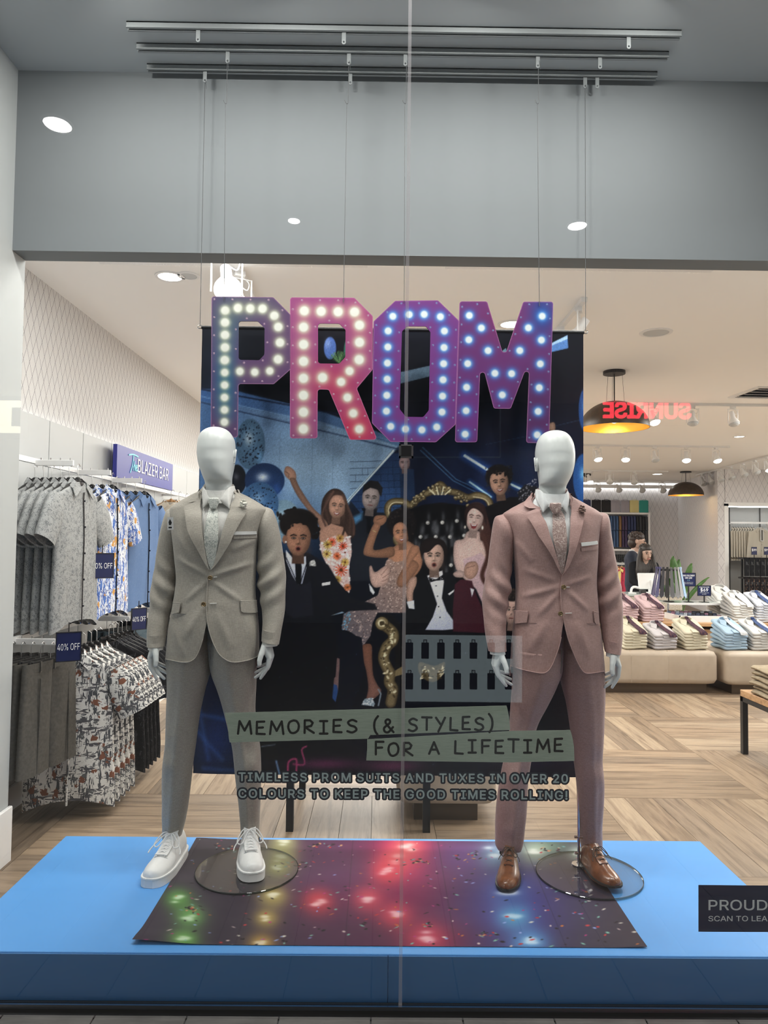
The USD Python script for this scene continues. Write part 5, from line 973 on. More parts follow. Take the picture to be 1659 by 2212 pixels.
# ---------------------------------------------------------------- lettering stuck on the inside of the glass
GY = GLASS_Y+.0056
mottled('tape_green', (.36, .43, .35), (.43, .50, .415), (3, 1, 30), 9, .7); mat('ink_black', (.01, .01, .01), .6); mat('letter_grey', (.46, .56, .57), .7); mat('letter_navy', (.008, .012, .03), .6); mat('sticker_navy', (.006, .013, .06), .5); mat('sticker_text', (.75, .78, .8), .6)
def gpt(px, py): p = at_y(px, py, GY); return (p[0], p[2])
def decal(name, pxpoly, mt, layer, parent, **kw):
    g = shapely.transform(pxpoly, lambda c: np.array([gpt(a, b) for a, b in c])); g = g.buffer(0)
    return obj(name, on_xz(prism(g, .0004), GY+.0004*(2-layer)), mt, parent, **kw)
STROKES = {'M': [[(0, 0), (.12, 1), (.5, .25), (.88, 1), (1, 0)]], 'E': [[(.9, 1), (.08, .98), (.05, .02), (.95, 0)], [(.06, .5), (.75, .53)]], 'O': [[(.5, 1), (.12, .85), (0, .45), (.2, .06), (.55, 0), (.9, .2), (1, .6), (.8, .93), (.5, 1)]],
 'R': [[(.08, 0), (.1, 1), (.6, 1), (.85, .8), (.7, .55), (.12, .45), (.95, 0)]], 'I': [[(.1, 1), (.9, 1)], [(.5, 1), (.5, 0)], [(.08, 0), (.92, 0)]], 'S': [[(.9, .88), (.5, 1), (.12, .82), (.3, .58), (.75, .45), (.9, .2), (.5, 0), (.05, .1)]], 'T': [[(0, 1), (1, .98)], [(.5, 1), (.48, 0)]], 'Y': [[(0, 1), (.45, .5)], [(.95, 1), (.25, -.1)]],
 'L': [[(.1, 1), (.06, .04), (.95, 0)]], 'F': [[(.1, 0), (.1, 1), (.95, 1)], [(.1, .52), (.8, .54)]], 'A': [[(0, 0), (.5, 1), (1, 0)], [(.2, .36), (.82, .36)]], '(': [[(.9, 1.2), (.35, .85), (.2, .4), (.4, 0), (.8, -.25)]], ')': [[(.1, 1.2), (.65, .85), (.8, .4), (.6, 0), (.2, -.25)]], '&': [[(1, 0), (.25, .72), (.35, 1), (.62, .95), (.62, .72), (.1, .35), (.15, .05), (.5, 0), (.95, .4)]]}
def handwriting(items, w):
    """items: (letter, x, baseline y, width, height) in pixels"""
    out = []
    for ch, x, y, ww, hh in items:
        for st in STROKES[ch]:
            p = [(x+a*ww, y-b*hh) for a, b in st]
            if ch in 'OS()&': p = [tuple(c) for c in curve(p, 6)]
            out.append(LineString(p).buffer(w/2))
    return union_all(out)
def spread(txt, x0, x1, y0, y1, h, gap=.28):
    wid = {'M': 1.2, 'I': .8, '(': .5, ')': .5, ' ': .9, 'E': .8, 'L': .8, 'F': .85}; ws = [wid.get(c, .95) for c in txt]; tot = sum(ws)+gap*(len(txt)-1)*1.6; s = (x1-x0)/tot; x = x0; out = []
    for c, w_ in zip(txt, ws):
        if c != ' ': out.append((c, x, y0+(y1-y0)*(x-x0)/(x1-x0)+1.5*math.sin(x*.13), w_*s, h))
        x += (w_+gap*1.6)*s
    return out
t1 = Polygon([(486, 1540), (1094, 1524), (1096, 1530), (1100, 1550), (1102, 1577), (800, 1588), (795, 1596), (496, 1604), (494, 1594), (492, 1570), (487, 1552)])
tp = decal('tape_strip', t1, 'tape_green', 0, None, label='longer green tape strip on the glass lettered MEMORIES (& STYLES)', cat='tape sign', group='tape strips on the glass')
decal('lettering', handwriting(spread('MEMORIES', 514, 772, 1586, 1582, 27)+spread('(&', 806, 850, 1581, 1580, 27)+spread('STYLES)', 882, 1066, 1578, 1576, 27), 4.8), 'ink_black', 1, tp)
t2 = Polygon([(793, 1597), (1102, 1579), (1232, 1577), (1236, 1590), (1240, 1612), (1241, 1644), (1100, 1647), (791, 1643), (793, 1620)])
tp = decal('tape_strip', t2, 'tape_green', 0, None, label='shorter green tape strip on the glass lettered FOR A LIFETIME', cat='tape sign', group='tape strips on the glass')
decal('lettering', handwriting(spread('FOR', 810, 892, 1631, 1632, 27)+spread('A', 927, 948, 1627, 1626, 25)+spread('LIFETIME', 982, 1216, 1627, 1624, 27), 4.8), 'ink_black', 1, tp)
def boldline(s, x0, y0, x1, y1, word):
    x, gs = 0, []
    for ch in s:                            # wide-set capitals
        if ch == ' ': x += .42; continue
        q = text(ch, 1.0, True); q = affinity.translate(affinity.scale(q, .92, 1, origin=(0, 0)), x-q.bounds[0]*.92, 0); gs.append(q); x = q.bounds[2]+.25
    g = union_all(gs); a, b, c, d = g.bounds
    g = shapely.transform(g, lambda q: np.stack([x0+(q[:, 0]-a)/(c-a)*(x1-x0), y1[0]+(y1[1]-y1[0])*(q[:, 0]-a)/(c-a)-(q[:, 1]-0)/.73*1.0*(y1[0]-y0)*.73], 1))
    tl = decal('glass_lettering', g.buffer(3.7), 'letter_navy', 0, None, label=word, cat='lettering', group='outlined lines of lettering on the glass')
    decal('letter_fill', g.buffer(.1), 'letter_grey', 1, tl)
boldline('TIMELESS PROM SUITS AND TUXES IN OVER 20', 515, 1669, 1227, (1687, 1691), 'upper line of grey navy-edged capitals starting TIMELESS PROM SUITS')
boldline('COLOURS TO KEEP THE GOOD TIMES ROLLING!', 515, 1705, 1226, (1723, 1727), 'lower line of grey navy-edged capitals starting COLOURS TO KEEP')
st = decal('window_sticker', Polygon([(1509, 1912), (1760, 1914), (1760, 2014), (1509, 2013)]), 'sticker_navy', 0, None, label='navy rectangular window sticker with grey lettering at the right edge', cat='sticker')
g = text('PROUDLY', 1.0); a, b, c, d = g.bounds; decal('headline', shapely.transform(g, lambda q: np.stack([1531+(q[:, 0]-a)*27.5, 1966-q[:, 1]*21.5/.73*.73], 1)).buffer(.35), 'sticker_text', 1, st)
g = text('SCAN TO LEARN MORE', 1.0); a, b, c, d = g.bounds; decal('small_line', shapely.transform(g, lambda q: np.stack([1530.5+(q[:, 0]-a)*14.2, 1990-q[:, 1]*11], 1)).buffer(.15), 'sticker_text', 1, st)
lb = decal('glass_label', Polygon([(361, 1117), (374, 1117), (374.5, 1144), (361.5, 1145)]), 'white_ink', 0, None, label='tiny white label with a dark drop mark on the glass', cat='label')
decal('drop_mark', Polygon([(367, 1121), (371, 1129), (369, 1134), (365, 1134), (364, 1128)]).union(sbox(364, 1138, 371, 1141)), 'ink_black', 1, lb)
# clamp on the glass joint
cb = at_y(877, 975, GLASS_Y); k = thing('glass_clamp', 'small square black clamp on the glass joint under the sign', 'clamp')
obj('cover', bx(cb[0]-.019, cb[0]+.019, GLASS_Y-.026, GLASS_Y-.008, cb[2]-.019, cb[2]+.019, .002), 'black', k)
obj('frame', cat_mesh([bx(cb[0]-.025, cb[0]+.025, GLASS_Y-.016, GLASS_Y-.0052, cb[2]+.018, cb[2]+.022), bx(cb[0]-.025, cb[0]+.025, GLASS_Y-.016, GLASS_Y-.0052, cb[2]-.025, cb[2]-.018), bx(cb[0]-.025, cb[0]-.019, GLASS_Y-.016, GLASS_Y-.0052, cb[2]-.025, cb[2]+.022), bx(cb[0]+.019, cb[0]+.025, GLASS_Y-.016, GLASS_Y-.0052, cb[2]-.025, cb[2]+.022)]), 'steel', k)
obj('inner_plate', bx(cb[0]-.02, cb[0]+.02, GLASS_Y+.0052, GLASS_Y+.014, cb[2]-.02, cb[2]+.02, .002), 'steel', k)
# ================================================================ garments and the racks of the left wall
def cells(name, base, spots, scale, rough=.75):
    """a print of scattered figures: spots = [(voronoi scale, limit, colour, stretch)]"""
    n, l, last = {'g': ('texture_coordinate', {}), 'base': ('color', {'value': base})}, [], 'base.color'
    for k, (sc, lim, col, st) in enumerate(spots):
        n.update({'m%d' % k: ('mapping', {'scale': st, 'location': (k*3.3, k*1.7, k*.9), 'rotation': (.3*k, .5*k, .8*k)}), 'w%d' % k: ('noise_texture', {'scale': sc*1.3, 'detail': 2, 'distortion': 1.5}), 'a%d' % k: ('mix_vector', {'fac': .06}), 'v%d' % k: ('voronoi_texture', {'scale': sc}), 't%d' % k: ('math', {'math_type': 'less_than', 'value2': lim}), 'x%d' % k: ('mix_color', {'b': col})})
        l += [('g.object', 'm%d.vector' % k), ('m%d.vector' % k, 'w%d.vector' % k), ('m%d.vector' % k, 'a%d.a' % k), ('w%d.color' % k, 'a%d.b' % k), ('a%d.result' % k, 'v%d.vector' % k), ('v%d.distance' % k, 't%d.value1' % k), ('t%d.value' % k, 'x%d.fac' % k), (last, 'x%d.a' % k)]; last = 'x%d.result' % k
    mat(name, base, rough, 0, n, l+[(last, 'p.base_color')], specular_ior_level=.12)
cells('cloth_grey', (.36, .37, .37), [(60, .42, (.17, .18, .19), (1, 1, 1))], 1)
cells('cloth_bluefloral', (.74, .78, .84), [(38, .46, (.10, .20, .55), (1, 1, .30)), (44, .34, (.04, .07, .26), (1, .4, 1)), (15, .25, (.62, .33, .10), (1, 1, .8))], 1)
cells('cloth_blue', (.13, .22, .42), [(120, .36, (.24, .34, .55), (1, 1, 1))], 1)
cells('cloth_palm', (.70, .69, .66), [(42, .40, (.07, .075, .085), (1, 1, .2)), (38, .37, (.09, .09, .10), (.22, 1, .9)), (15, .28, (.20, .085, .055), (1, 1, 1)), (18, .20, (.12, .125, .13), (1, 1, 1))], 1)
cells('cloth_blackfloral', (.007, .007, .009), [(30, .30, (.035, .035, .042), (1, 1, .6))], 1)
mottled('cloth_brown', (.050, .046, .039), (.080, .073, .063), noise=60, rough=.8); mat('cloth_slate', (.085, .125, .155), .8); mat('cloth_ink', (.012, .014, .022), .8, specular_ior_level=.1); mat('cloth_cream', (.66, .60, .50), .8); mat('cloth_sand', (.50, .46, .39), .8); mat('cloth_pale', (.55, .62, .68), .8); mat('cloth_black', (.010, .010, .012), .8, specular_ior_level=.1)
mottled('cloth_dark', (.01, .01, .012), (.06, .05, .05), noise=90, rough=.8); mottled('hanger_wood', (.42, .22, .09), (.58, .33, .15), (4, 4, 30), 8, .4)
ORD = ['first', 'second', 'third', 'fourth', 'fifth', 'sixth', 'seventh', 'eighth', 'ninth', 'tenth', 'eleventh', 'twelfth', 'thirteenth', 'fourteenth', 'fifteenth', 'sixteenth']
def shirt(name, label, cat, cloth, lining, L=.84, W=.27, sleeve=.25, group=None, seed=0, jacket=False):
    """a garment as it hangs, collar at the origin, its front to -y"""
    t = thing(name, label, cat, group=group); a = np.arange(40)*2*PI/40
    prof = [(-.012, .055, .050), (-.03, .075, .055), (-.05, .13, .058), (-.075, .185, .056), (-.105, W*.86, .052), (-.16, W*.86, .056), (-.30, W*.85, .062), (-.55, W*.88, .066), (-L+.05, W*.93, .070), (-L, W*.93, .070)]
    f = PchipInterpolator([-p[0] for p in prof], [p[1:] for p in prof]); rings = []
    for z in np.linspace(.012, L, 60):
        w, d = f(z); d = d*.56; fo = 1+.20*min(1, z*1.6)*np.sin(a*5+seed+1.2*math.sin(z*5+seed))*np.cos(a)**2+.08*np.sin(a*9+z*4)
        rings.append(np.stack([w*spow(np.sin(a), .8), -d*spow(np.cos(a), .8)*fo, np.full(40, -z)+(.03*np.cos(a*2)*max(0, (z-L+.06)/.06) if not jacket else 0)], 1))
    obj('body', loft(rings, False), cloth, t, smooth=60)
    for s in (-1, 1):
        sl = []
        n = 14; long_ = sleeve > .4
        for k in range(n):
            u = k/(n-1); c = np.array([s*(W*.80+(.13 if not long_ else .075)*u), -.012*u, -.105-sleeve*u]); r = (.066+.030*min(1, u*3)*(1-u*.3)) if not long_ else .066-.012*u
            nn = np.array([s*.45, 0, -.9]); e1 = np.array([.9, 0, s*.45]); e1 /= np.linalg.norm(e1)
            b = np.arange(20)*2*PI/20; sl.append(c+(r*np.cos(b)*(1+.06*np.sin(3*b+u*5+seed)))[:, None]*e1+np.array([0, 1, 0])*(r*.42*np.sin(b))[:, None])
        sl.append(sl[-1].mean(0)+(sl[-1]-sl[-1].mean(0))*.93+np.array([0, 0, .01])); obj('sleeve', loft(sl, False), cloth, t, smooth=60)
        v = np.array([[s*.055, .01, .018], [s*.060, -.026, -.012], [s*.03, -.042, -.042], [s*.098, -.046, -.105], [s*.115, -.034, -.05], [s*.085, .012, -.02]]); g = np.array([[0, 1, 5], [1, 4, 5], [1, 3, 4], [1, 2, 3]])
        if s < 0: g = g[:, ::-1]
        obj('collar', sheet(v, v+np.array([0, .004, -.002]), g), cloth, t, smooth=40)
    obj('lining', loft([np.stack([(.050-.0*a)*np.sin(a)*k, -.032*np.cos(a)*k, np.full(40, z)-.03*np.clip(np.cos(a), 0, 1)], 1) for k, z in ((1, .014), (.9, -.05))], False), lining, t, label='dark inside of the collar', smooth=60)
    pts = [(0.006*math.sin(z*6), -f(z)[1]*.56*(1.20 if z > .3 else 1.12+.1*z)-.004, -z) for z in np.linspace(.07, L-.01, 16)]
    pl = obj('placket', tube(pts, .0065 if cloth == 'cloth_palm' else .004, 6), cloth if cloth == 'cloth_palm' or jacket else lining, t, smooth=60)
    for k in range(5): p = pts[1+3*k]; obj('button', bx(p[0]-.005, p[0]+.005, p[1]-.009, p[1]-.006, p[2]-.005, p[2]+.005), 'white_metal' if cloth == 'cloth_palm' else 'cloth_ink', pl)
    return t
def hanger(label, mt, group):
    t = thing('clothes_hanger', label, 'hanger', group=group)
    obj('hook', tube(curve([(0, 0, .0), (0, 0, .05), (0, .004, .085), (.016, .004, .098), (.03, .004, .085)], 5), .0022, 6), 'steel', t)
    obj('arms', tube(curve([(-.19, 0, -.085), (-.10, 0, -.035), (0, 0, .002), (.10, 0, -.035), (.19, 0, -.085)], 5), .010 if mt == 'hanger_wood' else .007, 6), mt, t)
    obj('neck', lathe([(0, -.01), (.014, -.01), (.014, .014), (.008, .02), (0, .02)], 10), mt, t)
    return t
def shorts(name, label, cloth, L=.55, W=.2, group=None):
    t = thing(name, label, 'shorts', group=group); a = np.arange(28)*2*PI/28
    for s in (-1, 1):
        rs = [np.stack([s*W*.5*(1.0+.10*u)+W*(.52+.05*u)*spow(np.sin(a), .8), -.026*spow(np.cos(a), .8)*(1+.25*np.sin(3*a+u*3+s)), np.full(28, -.03-(L-.03)*u)], 1) for u in np.linspace(0, 1, 18)]
        obj('leg', loft(rs, False), cloth, t, smooth=60); obj('crease', tube([(s*W*.55, -.030, -.08), (s*W*.57, -.034, -L*.5), (s*W*.6, -.032, -L+.01)], .004, 5), cloth, t)
    obj('waistband', loft([np.stack([W*1.02*spow(np.sin(a), .7), -.024*spow(np.cos(a), .7), np.full(28, z)], 1) for z in (-.045, 0)], False), cloth, t, smooth=50)
    for x in (-.11, .0, .11): obj('belt_loop', bx(x-.005, x+.005, -.030, -.023, -.05, .004), cloth, t)
    return t
def clip_hanger(label, group):
    t = thing('clip_hanger', label, 'hanger', group=group)
    obj('hook', tube(curve([(0, 0, .0), (0, 0, .04), (.004, 0, .075), (.018, 0, .086), (.03, 0, .074)], 5), .0022, 6), 'steel', t)
    obj('bar', bx(-.17, .17, -.006, .006, -.012, .004), 'black', t)
    for s in (-1, 1): obj('clip', bx(s*.14-.016, s*.14+.016, -.011, .011, -.05, .006), 'black', t)
    return t
def row(make, spots, labels, group):
    """one garment built at the first spot, the rest as references"""
    first = make(labels[0], group); first.GetAttribute('xformOp:translate').Set(Gf.Vec3d(*map(float, spots[0][:3]))); first.GetAttribute('xformOp:rotateZ').Set(math.degrees(spots[0][3]))
    for s, l in zip(spots[1:], labels[1:]): dup(first, s[:3], s[3], l, group)
Q = PI/2
def hung(word, mk, hk, spots, drop, what, group):
    row(mk, [(x, y, z-drop, r) for x, y, z, r in spots], ['%s, %s' % (word, w) for w in what], group)
    row(hk, [(x, y, z-drop, r) for x, y, z, r in spots], ['hanger in the %s, %s' % (group, w) for w in what], 'hangers of '+group)
front = lambda n, where: ['%s from the front of %s' % (ORD[k], where) for k in range(n)]
XR = -1.97
def rack(z, ys, y0, y1, lab):
    t = thing('clothes_rail', lab, 'clothes rail')
    obj('rail', bx(XR-.012, XR+.012, y0, y1, z+.0, z+.03), 'white_metal', t)
    for y in np.arange(y0+.1, y1, 1.12): obj('bracket', bx(-2.15, XR, y-.008, y+.008, z+.004, z+.026), 'white_metal', t)
    for y in ys:
        arm = obj('face_out_arm', bx(XR+.005, -1.745, y-.007, y+.007, z-.012, z+.022, .002), 'white_metal', t)
        for k in range(4): obj('peg', tube([(-1.765-.055*k, y, z+.018), (-1.765-.055*k, y, z+.034)], .0035, 6), 'steel', arm)
    return t
rack(2.02, (4.09, 4.66, 5.27), 3.66, 9.0, 'upper white clothes rail with face-out arms on the left wall'); rack(1.03, (3.93, 5.09, 5.7), 3.66, 8.4, 'lower white clothes rail with face-out arms on the left wall')
hung('grey dotted short-sleeved shirt', lambda l, g: shirt('short_sleeved_shirt', l, 'shirt', 'cloth_grey', 'cloth_dark', group=g, seed=1), lambda l, g: hanger(l, 'black', g), [(-1.765-.056*k, 4.20+.012*k, 2.02, Q-.10) for k in range(6)], .085, front(6, 'the nearest upper arm'), 'grey dotted shirts')
hung('blue and white leaf-print shirt', lambda l, g: shirt('short_sleeved_shirt', l, 'shirt', 'cloth_bluefloral', 'cloth_ink', group=g, seed=2), lambda l, g: hanger(l, 'black', g), [(-1.765-.066*k, 4.74, 2.02, Q-.10) for k in range(4)], .085, front(4, 'the middle upper arm'), 'leaf-print shirts')
hung('denim blue short-sleeved shirt', lambda l, g: shirt('short_sleeved_shirt', l, 'shirt', 'cloth_blue', 'cloth_ink', group=g, seed=3, W=.27), lambda l, g: hanger(l, 'black', g), [(-1.755-.066*k, 5.36, 2.02, Q-.16) for k in range(5)], .085, front(5, 'the far upper arm'), 'denim blue shirts')
hung('brown-grey pleated shorts', lambda l, g: shorts('shorts', l, 'cloth_brown', .57, .21, g), lambda l, g: clip_hanger(l, g), [(-1.74-.052*k, 3.86, 1.03, Q-.20) for k in range(7)], .075, front(7, 'the nearest lower arm'), 'brown-grey shorts')
hung('white shirt with palm and flower print', lambda l, g: shirt('printed_shirt', l, 'shirt', 'cloth_palm', 'cloth_dark', group=g, L=.86, W=.265, seed=5), lambda l, g: hanger(l, 'black', g), [(-1.745, 4.16+.085*k, 1.03, .22) for k in range(5)], .085, front(5, 'the lower rail'), 'palm print shirts')
hung('black shirt with grey flower print', lambda l, g: shirt('printed_shirt', l, 'shirt', 'cloth_blackfloral', 'cloth_dark', group=g, L=.84, W=.265, seed=6), lambda l, g: hanger(l, 'black', g), [(-1.745, 4.70+.08*k, 1.03, .22) for k in range(5)], .085, front(5, 'the lower rail'), 'black flower print shirts')
hung('slate blue shorts', lambda l, g: shorts('shorts', l, 'cloth_slate', .50, .20, g), lambda l, g: clip_hanger(l, g), [(-1.74-.052*k, 5.16, 1.03, Q-.5) for k in range(4)], .075, front(4, 'the middle lower arm'), 'slate blue shorts')
hung('black long shorts', lambda l, g: shorts('shorts', l, 'cloth_ink', .62, .20, g), lambda l, g: clip_hanger(l, g), [(-1.70-.052*k, 5.78, 1.03, Q-.6) for k in range(5)], .075, front(5, 'the far lower arm'), 'black shorts')
hung('cream blazer', lambda l, g: shirt('blazer', l, 'jacket', 'cloth_cream', 'cloth_sand', group=g, L=.76, W=.25, sleeve=.60, jacket=True, seed=7), lambda l, g: hanger(l, 'hanger_wood', g), [(-1.84, 6.35+.24*k, 2.02, .35) for k in range(7)], .085, front(7, 'the wooden hangers'), 'cream blazers')
# signs
def card(name, label, c, w, h, rz, mt, lines, cat='sign', pole=None, group=None):
    """a framed card standing at c (its middle), with lines of lettering (text, height, dz, colour, bold)"""
    t = thing(name, label, cat, c, rz, group); e = max(.004, w*.035)
    obj('frame', cat_mesh([bx(-w/2, w/2, -.006, .006, h/2-e, h/2), bx(-w/2, w/2, -.006, .006, -h/2, -h/2+e), bx(-w/2, -w/2+e, -.006, .006, -h/2, h/2), bx(w/2-e, w/2, -.006, .006, -h/2, h/2)]), 'black', t)
    cd = obj('card', bx(-w/2+e, w/2-e, -.004, .004, -h/2+e, h/2-e), mt, t)
    for s, th, dz, ink, b in lines:
        g = centred(text(s, th, b), 0, dz); lim = w*.86; a = g.bounds[2]-g.bounds[0]
        if a > lim: g = affinity.scale(g, lim/a, 1, origin=(0, dz))
        obj('lettering', on_xz(prism(g, .001), -.0052), ink, cd, label=s)
    if pole: obj('pole', bx(-.008, .008, -.004, .004, -h/2-pole, -h/2), 'black', t); obj('foot', bx(-.05, .05, -.04, .04, -h/2-pole, -h/2-pole+.006), 'black', t)
    return t
def on_arm(px, py, y, w, h, rz, lab):
    c = at_y(px, py, y); t = card('sale_sign', lab, c, w, h, rz, 'navy', [('40% OFF', .034, .0, 'white_ink', False)], group='40% OFF signs')
    obj('holder', tube([(0, .004, h/2), (0, .004, h/2+.05)], .003, 6), 'black', t)
on_arm(148, 1397, 3.80, .125, .155, .5, '40% OFF sign hung at the tip of the nearest lower arm'); on_arm(221, 1222, 4.42, .135, .155, .55, '40% OFF sign hung before the leaf-print shirts'); on_arm(300, 1337, 5.0, .115, .15, .85, '40% OFF sign hung beside the black shorts')
bb = thing('wall_sign', 'royal blue wall sign reading The BLAZER BAR', 'sign', (-2.08, 6.38, 2.215), Q)
obj('board', bx(-.76, .76, -.02, .012, -.135, .125), 'royal', bb)
g = fit(text('BLAZER BAR', 1.0), -.28, -.052, .60, .062); obj('lettering', on_xz(prism(g, .004), -.0245), 'white_ink', bb, label='BLAZER BAR')
def pen(strokes, w): return union_all([LineString(curve(s, 6)).buffer(w/2) for s in strokes])
g = pen([[(-.50, .07), (-.40, .085), (-.28, .08)], [(-.39, .085), (-.41, .0), (-.46, -.07)], [(-.36, .03), (-.385, -.045)], [(-.385, -.02), (-.35, .0), (-.345, -.045)], [(-.33, -.025), (-.295, -.01), (-.31, .005), (-.33, -.02), (-.31, -.045), (-.28, -.03)]], .012)
obj('script_lettering', on_xz(prism(g, .004), -.0245), 'cyan_ink', bb, label='The')
# ================================================================ fittings of the shop
wood('oak', (.50, .30, .15), (.33, .18, .085), 'x'); mottled('hide', (.46, .38, .30), (.53, .45, .36), noise=5, rough=.55); mat('plinth_brown', (.09, .065, .045), .35, .4); mottled('terrazzo', (.50, .45, .37), (.66, .61, .53), noise=60, rough=.4, lo=.45, hi=.55); mat('pale_glass', (.55, .62, .6), .1)
mottled('bronze', (.030, .018, .010), (.055, .032, .018), noise=18, rough=.38); mat('gold_leaf', (.80, .48, .10), .35, .75)
def ottoman(x0, x1, y0, y1, z1, label, seams=()):
    t = thing('ottoman', label, 'ottoman bench'); g = sbox(x0, y0, x1, y1).buffer(-.06).buffer(.06)
    pr = [(.06, .10), (.02, .115), (0, .16), (0, z1-.06), (.02, z1-.015), (.07, z1), (.2, z1+.004)]
    out = []
    n = 120
    for ins, z in pr:
        r = sbox(x0+ins, y0+ins, x1-ins, y1-ins).buffer(-.05).buffer(.05).exterior; out.append([(*r.interpolate(k/n, True).coords[0], z) for k in range(n)])
    obj('cushion', loft(out, True), 'hide', t, smooth=50)
    obj('plinth', bx(x0+.10, x1-.10, y0+.08, y1-.08, 0, .118), 'plinth_brown', t, label='dark brown metal plinth')
    for x in seams: obj('seam', tube([(x, y0-.0005, .12), (x, y0-.0005, z1-.06), (x, y0+.03, z1-.005), (x, y0+.4, z1+.004)], .0022, 5), 'hide', t)
    return t
OY = 7.72; xa = float(at_y(1553, 1450, OY)[0]); ZO = .46
ottoman(1.75, xa, OY, OY+.95, ZO, 'long cream leather ottoman under the white and cream shirt stacks', (2.2, 2.72, 3.12)); ottoman(xa+.06, xa+2.1, OY-.03, OY+.92, ZO, 'second cream leather ottoman under the blue shirt stacks at right', (xa+.75,))
# table behind the ottomans
tb = thing('display_table', 'oak display table behind the ottomans carrying shirts and a tie tray', 'table'); TZ, TY = .655, 8.75
obj('top', bx(1.6, 6.2, TY-.05, TY+1.0, TZ-.045, TZ, .004), 'oak', tb); obj('lower_shelf', bx(1.62, 6.18, TY, TY+.95, TZ-.13, TZ-.085), 'oak', tb)
for x in (1.66, 3.9, 6.1):
    for y in (TY+.04, TY+.9): obj('leg', bx(x, x+.05, y, y+.05, 0, TZ-.045), 'black_metal', tb)
# folded shirts in stacks
for n, c in dict(white=(.58, .575, .56), cream=(.60, .56, .44), lilac=(.50, .48, .50), sky=(.34, .47, .60), rose=(.54, .39, .41), spotted=(.52, .54, .58)).items():
    if n == 'spotted': cells('fold_spotted', c, [(70, .3, (.08, .12, .25), (1, 1, 1))], 1)
    else: mat('fold_'+n, c, .8)
cells('tie_dark', (.05, .03, .055), [(60, .36, (.20, .10, .08), (1, 1, 1))], 1); cells('tie_check', (.66, .68, .70), [(80, .3, (.08, .10, .16), (1, 1, .5))], 1); cells('tie_navy', (.035, .06, .16), [(70, .3, (.2, .26, .4), (1, 1, 1))], 1)
def folded(label, group, cloth):
    t = thing('folded_shirt', label, 'shirt', group=group); n = 48; out = []
    for ins, z in ((.012, 0), (.0, .010), (.0, .026), (.014, .036)):
        r = sbox(-.13+ins, -.17+ins, .13-ins, .17-ins).buffer(-.02).buffer(.02).exterior; out.append([(*r.interpolate(k/n, True).coords[0], z+.004*math.sin(k*.5)) for k in range(n)])
    obj('body', loft(out, True), cloth, t, smooth=60)
    a = np.linspace(0, 2*PI, 25)[:-1]; obj('collar', loft([np.stack([r*np.cos(a), .10+r*.62*np.sin(a), .030+h+.006*np.sin(a)], 1) for r, h in ((.078, 0), (.072, .034), (.064, .034), (.066, .005))], False), cloth, t, smooth=50)
    for s in (-1, 1):
        v = np.array([[s*.012, .05, .062], [s*.072, .10, .066], [s*.085, .03, .040], [s*.05, -.03, .042]]); f = np.array([[0, 1, 2], [0, 2, 3]]); f = f if s < 0 else f[:, ::-1]; obj('collar_point', sheet(v, v-np.array([0, 0, .004]), f), cloth, t)
    obj('cuff', bx(-.04, .05, -.172, -.10, .034, .043, .003), cloth, t)
    return t
def draped_tie(label, mt, c, ti):
    t = thing('folded_tie', label, 'tie', c, .0, None, None, ti); n = 14; q = curve([(.0, .10, .076), (.01, .05, .062), (.03, -.02, .052), (.055, -.10, .048), (.075, -.165, .046), (.085, -.195, .020)], 6)
    w = np.linspace(.018, .042, len(q)); w[-1] *= .4; v = np.vstack([q-np.stack([w, 0*w, 0*w], 1), q+np.stack([w, 0*w, 0*w], 1)]); m = len(q); i = np.arange(m-1); f = np.vstack([np.stack([i, i+m, i+1], 1), np.stack([i+1, i+m, i+m+1], 1)])
    obj('blade', sheet(v+np.array([0, 0, .004]), v, f), mt, t, smooth=50); obj('knot', bx(-.02, .02, .08, .115, .066, .090, .008), mt, t); return t
_fold = {}
def stack(px, py, y, z, n, col, word, tie=None):
    c = at_y(px, py, y); x = float(c[0]); cloth = 'fold_'+col; group = 'folded %s shirts in the %s' % (col, word); q = np.random.default_rng(int(px))
    for k in range(n):
        lab = '%s folded shirt, %s up in the %s' % (col, ORD[k], word); ti = .075*k; p = (x+q.uniform(-.008, .008), y+.17, z+.001+.030*k+.17*math.sin(ti)); r = q.uniform(-.05, .05)+.06
        if col not in _fold: _fold[col] = folded(lab, group, cloth); o = _fold[col]; o.GetAttribute('xformOp:translate').Set(Gf.Vec3d(*map(float, p))); o.GetAttribute('xformOp:rotateZ').Set(math.degrees(r)); o.GetAttribute('xformOp:rotateX').Set(math.degrees(ti))
        else: dup(_fold[col], p, r, lab, group, ti)
    if tie: draped_tie('patterned tie laid on top of the %s' % word, tie, (x, y+.17, p[2]), ti)
for px, col, n, word, tie in ((1372, 'cream', 6, 'leftmost stack on the front ottoman', 'tie_dark'), (1437, 'lilac', 5, 'middle stack on the front ottoman', 'tie_dark'), (1503, 'cream', 6, 'right stack on the front ottoman', 'tie_dark'), (1590, 'sky', 6, 'left stack on the second ottoman', 'tie_check'), (1650, 'white', 6, 'right stack on the second ottoman', 'tie_navy')):
    stack(px, 1390, OY+.06, ZO+.006, n, col, word, tie)
for px, y, col, n, word, tie in ((1356, TY, 'rose', 6, 'left rose stack on the oak table', 'tie_dark'), (1412, TY, 'rose', 6, 'right rose stack on the oak table', 'tie_dark'), (1606, TY, 'white', 7, 'white stack on the oak table', 'tie_check'), (1655, TY+.02, 'spotted', 7, 'spotted stack on the oak table', 'tie_navy'), (1572, TY+.5, 'white', 8, 'white stack at the back of the oak table', None)):
    stack(px, 1330, y, TZ, n, col, word, tie)
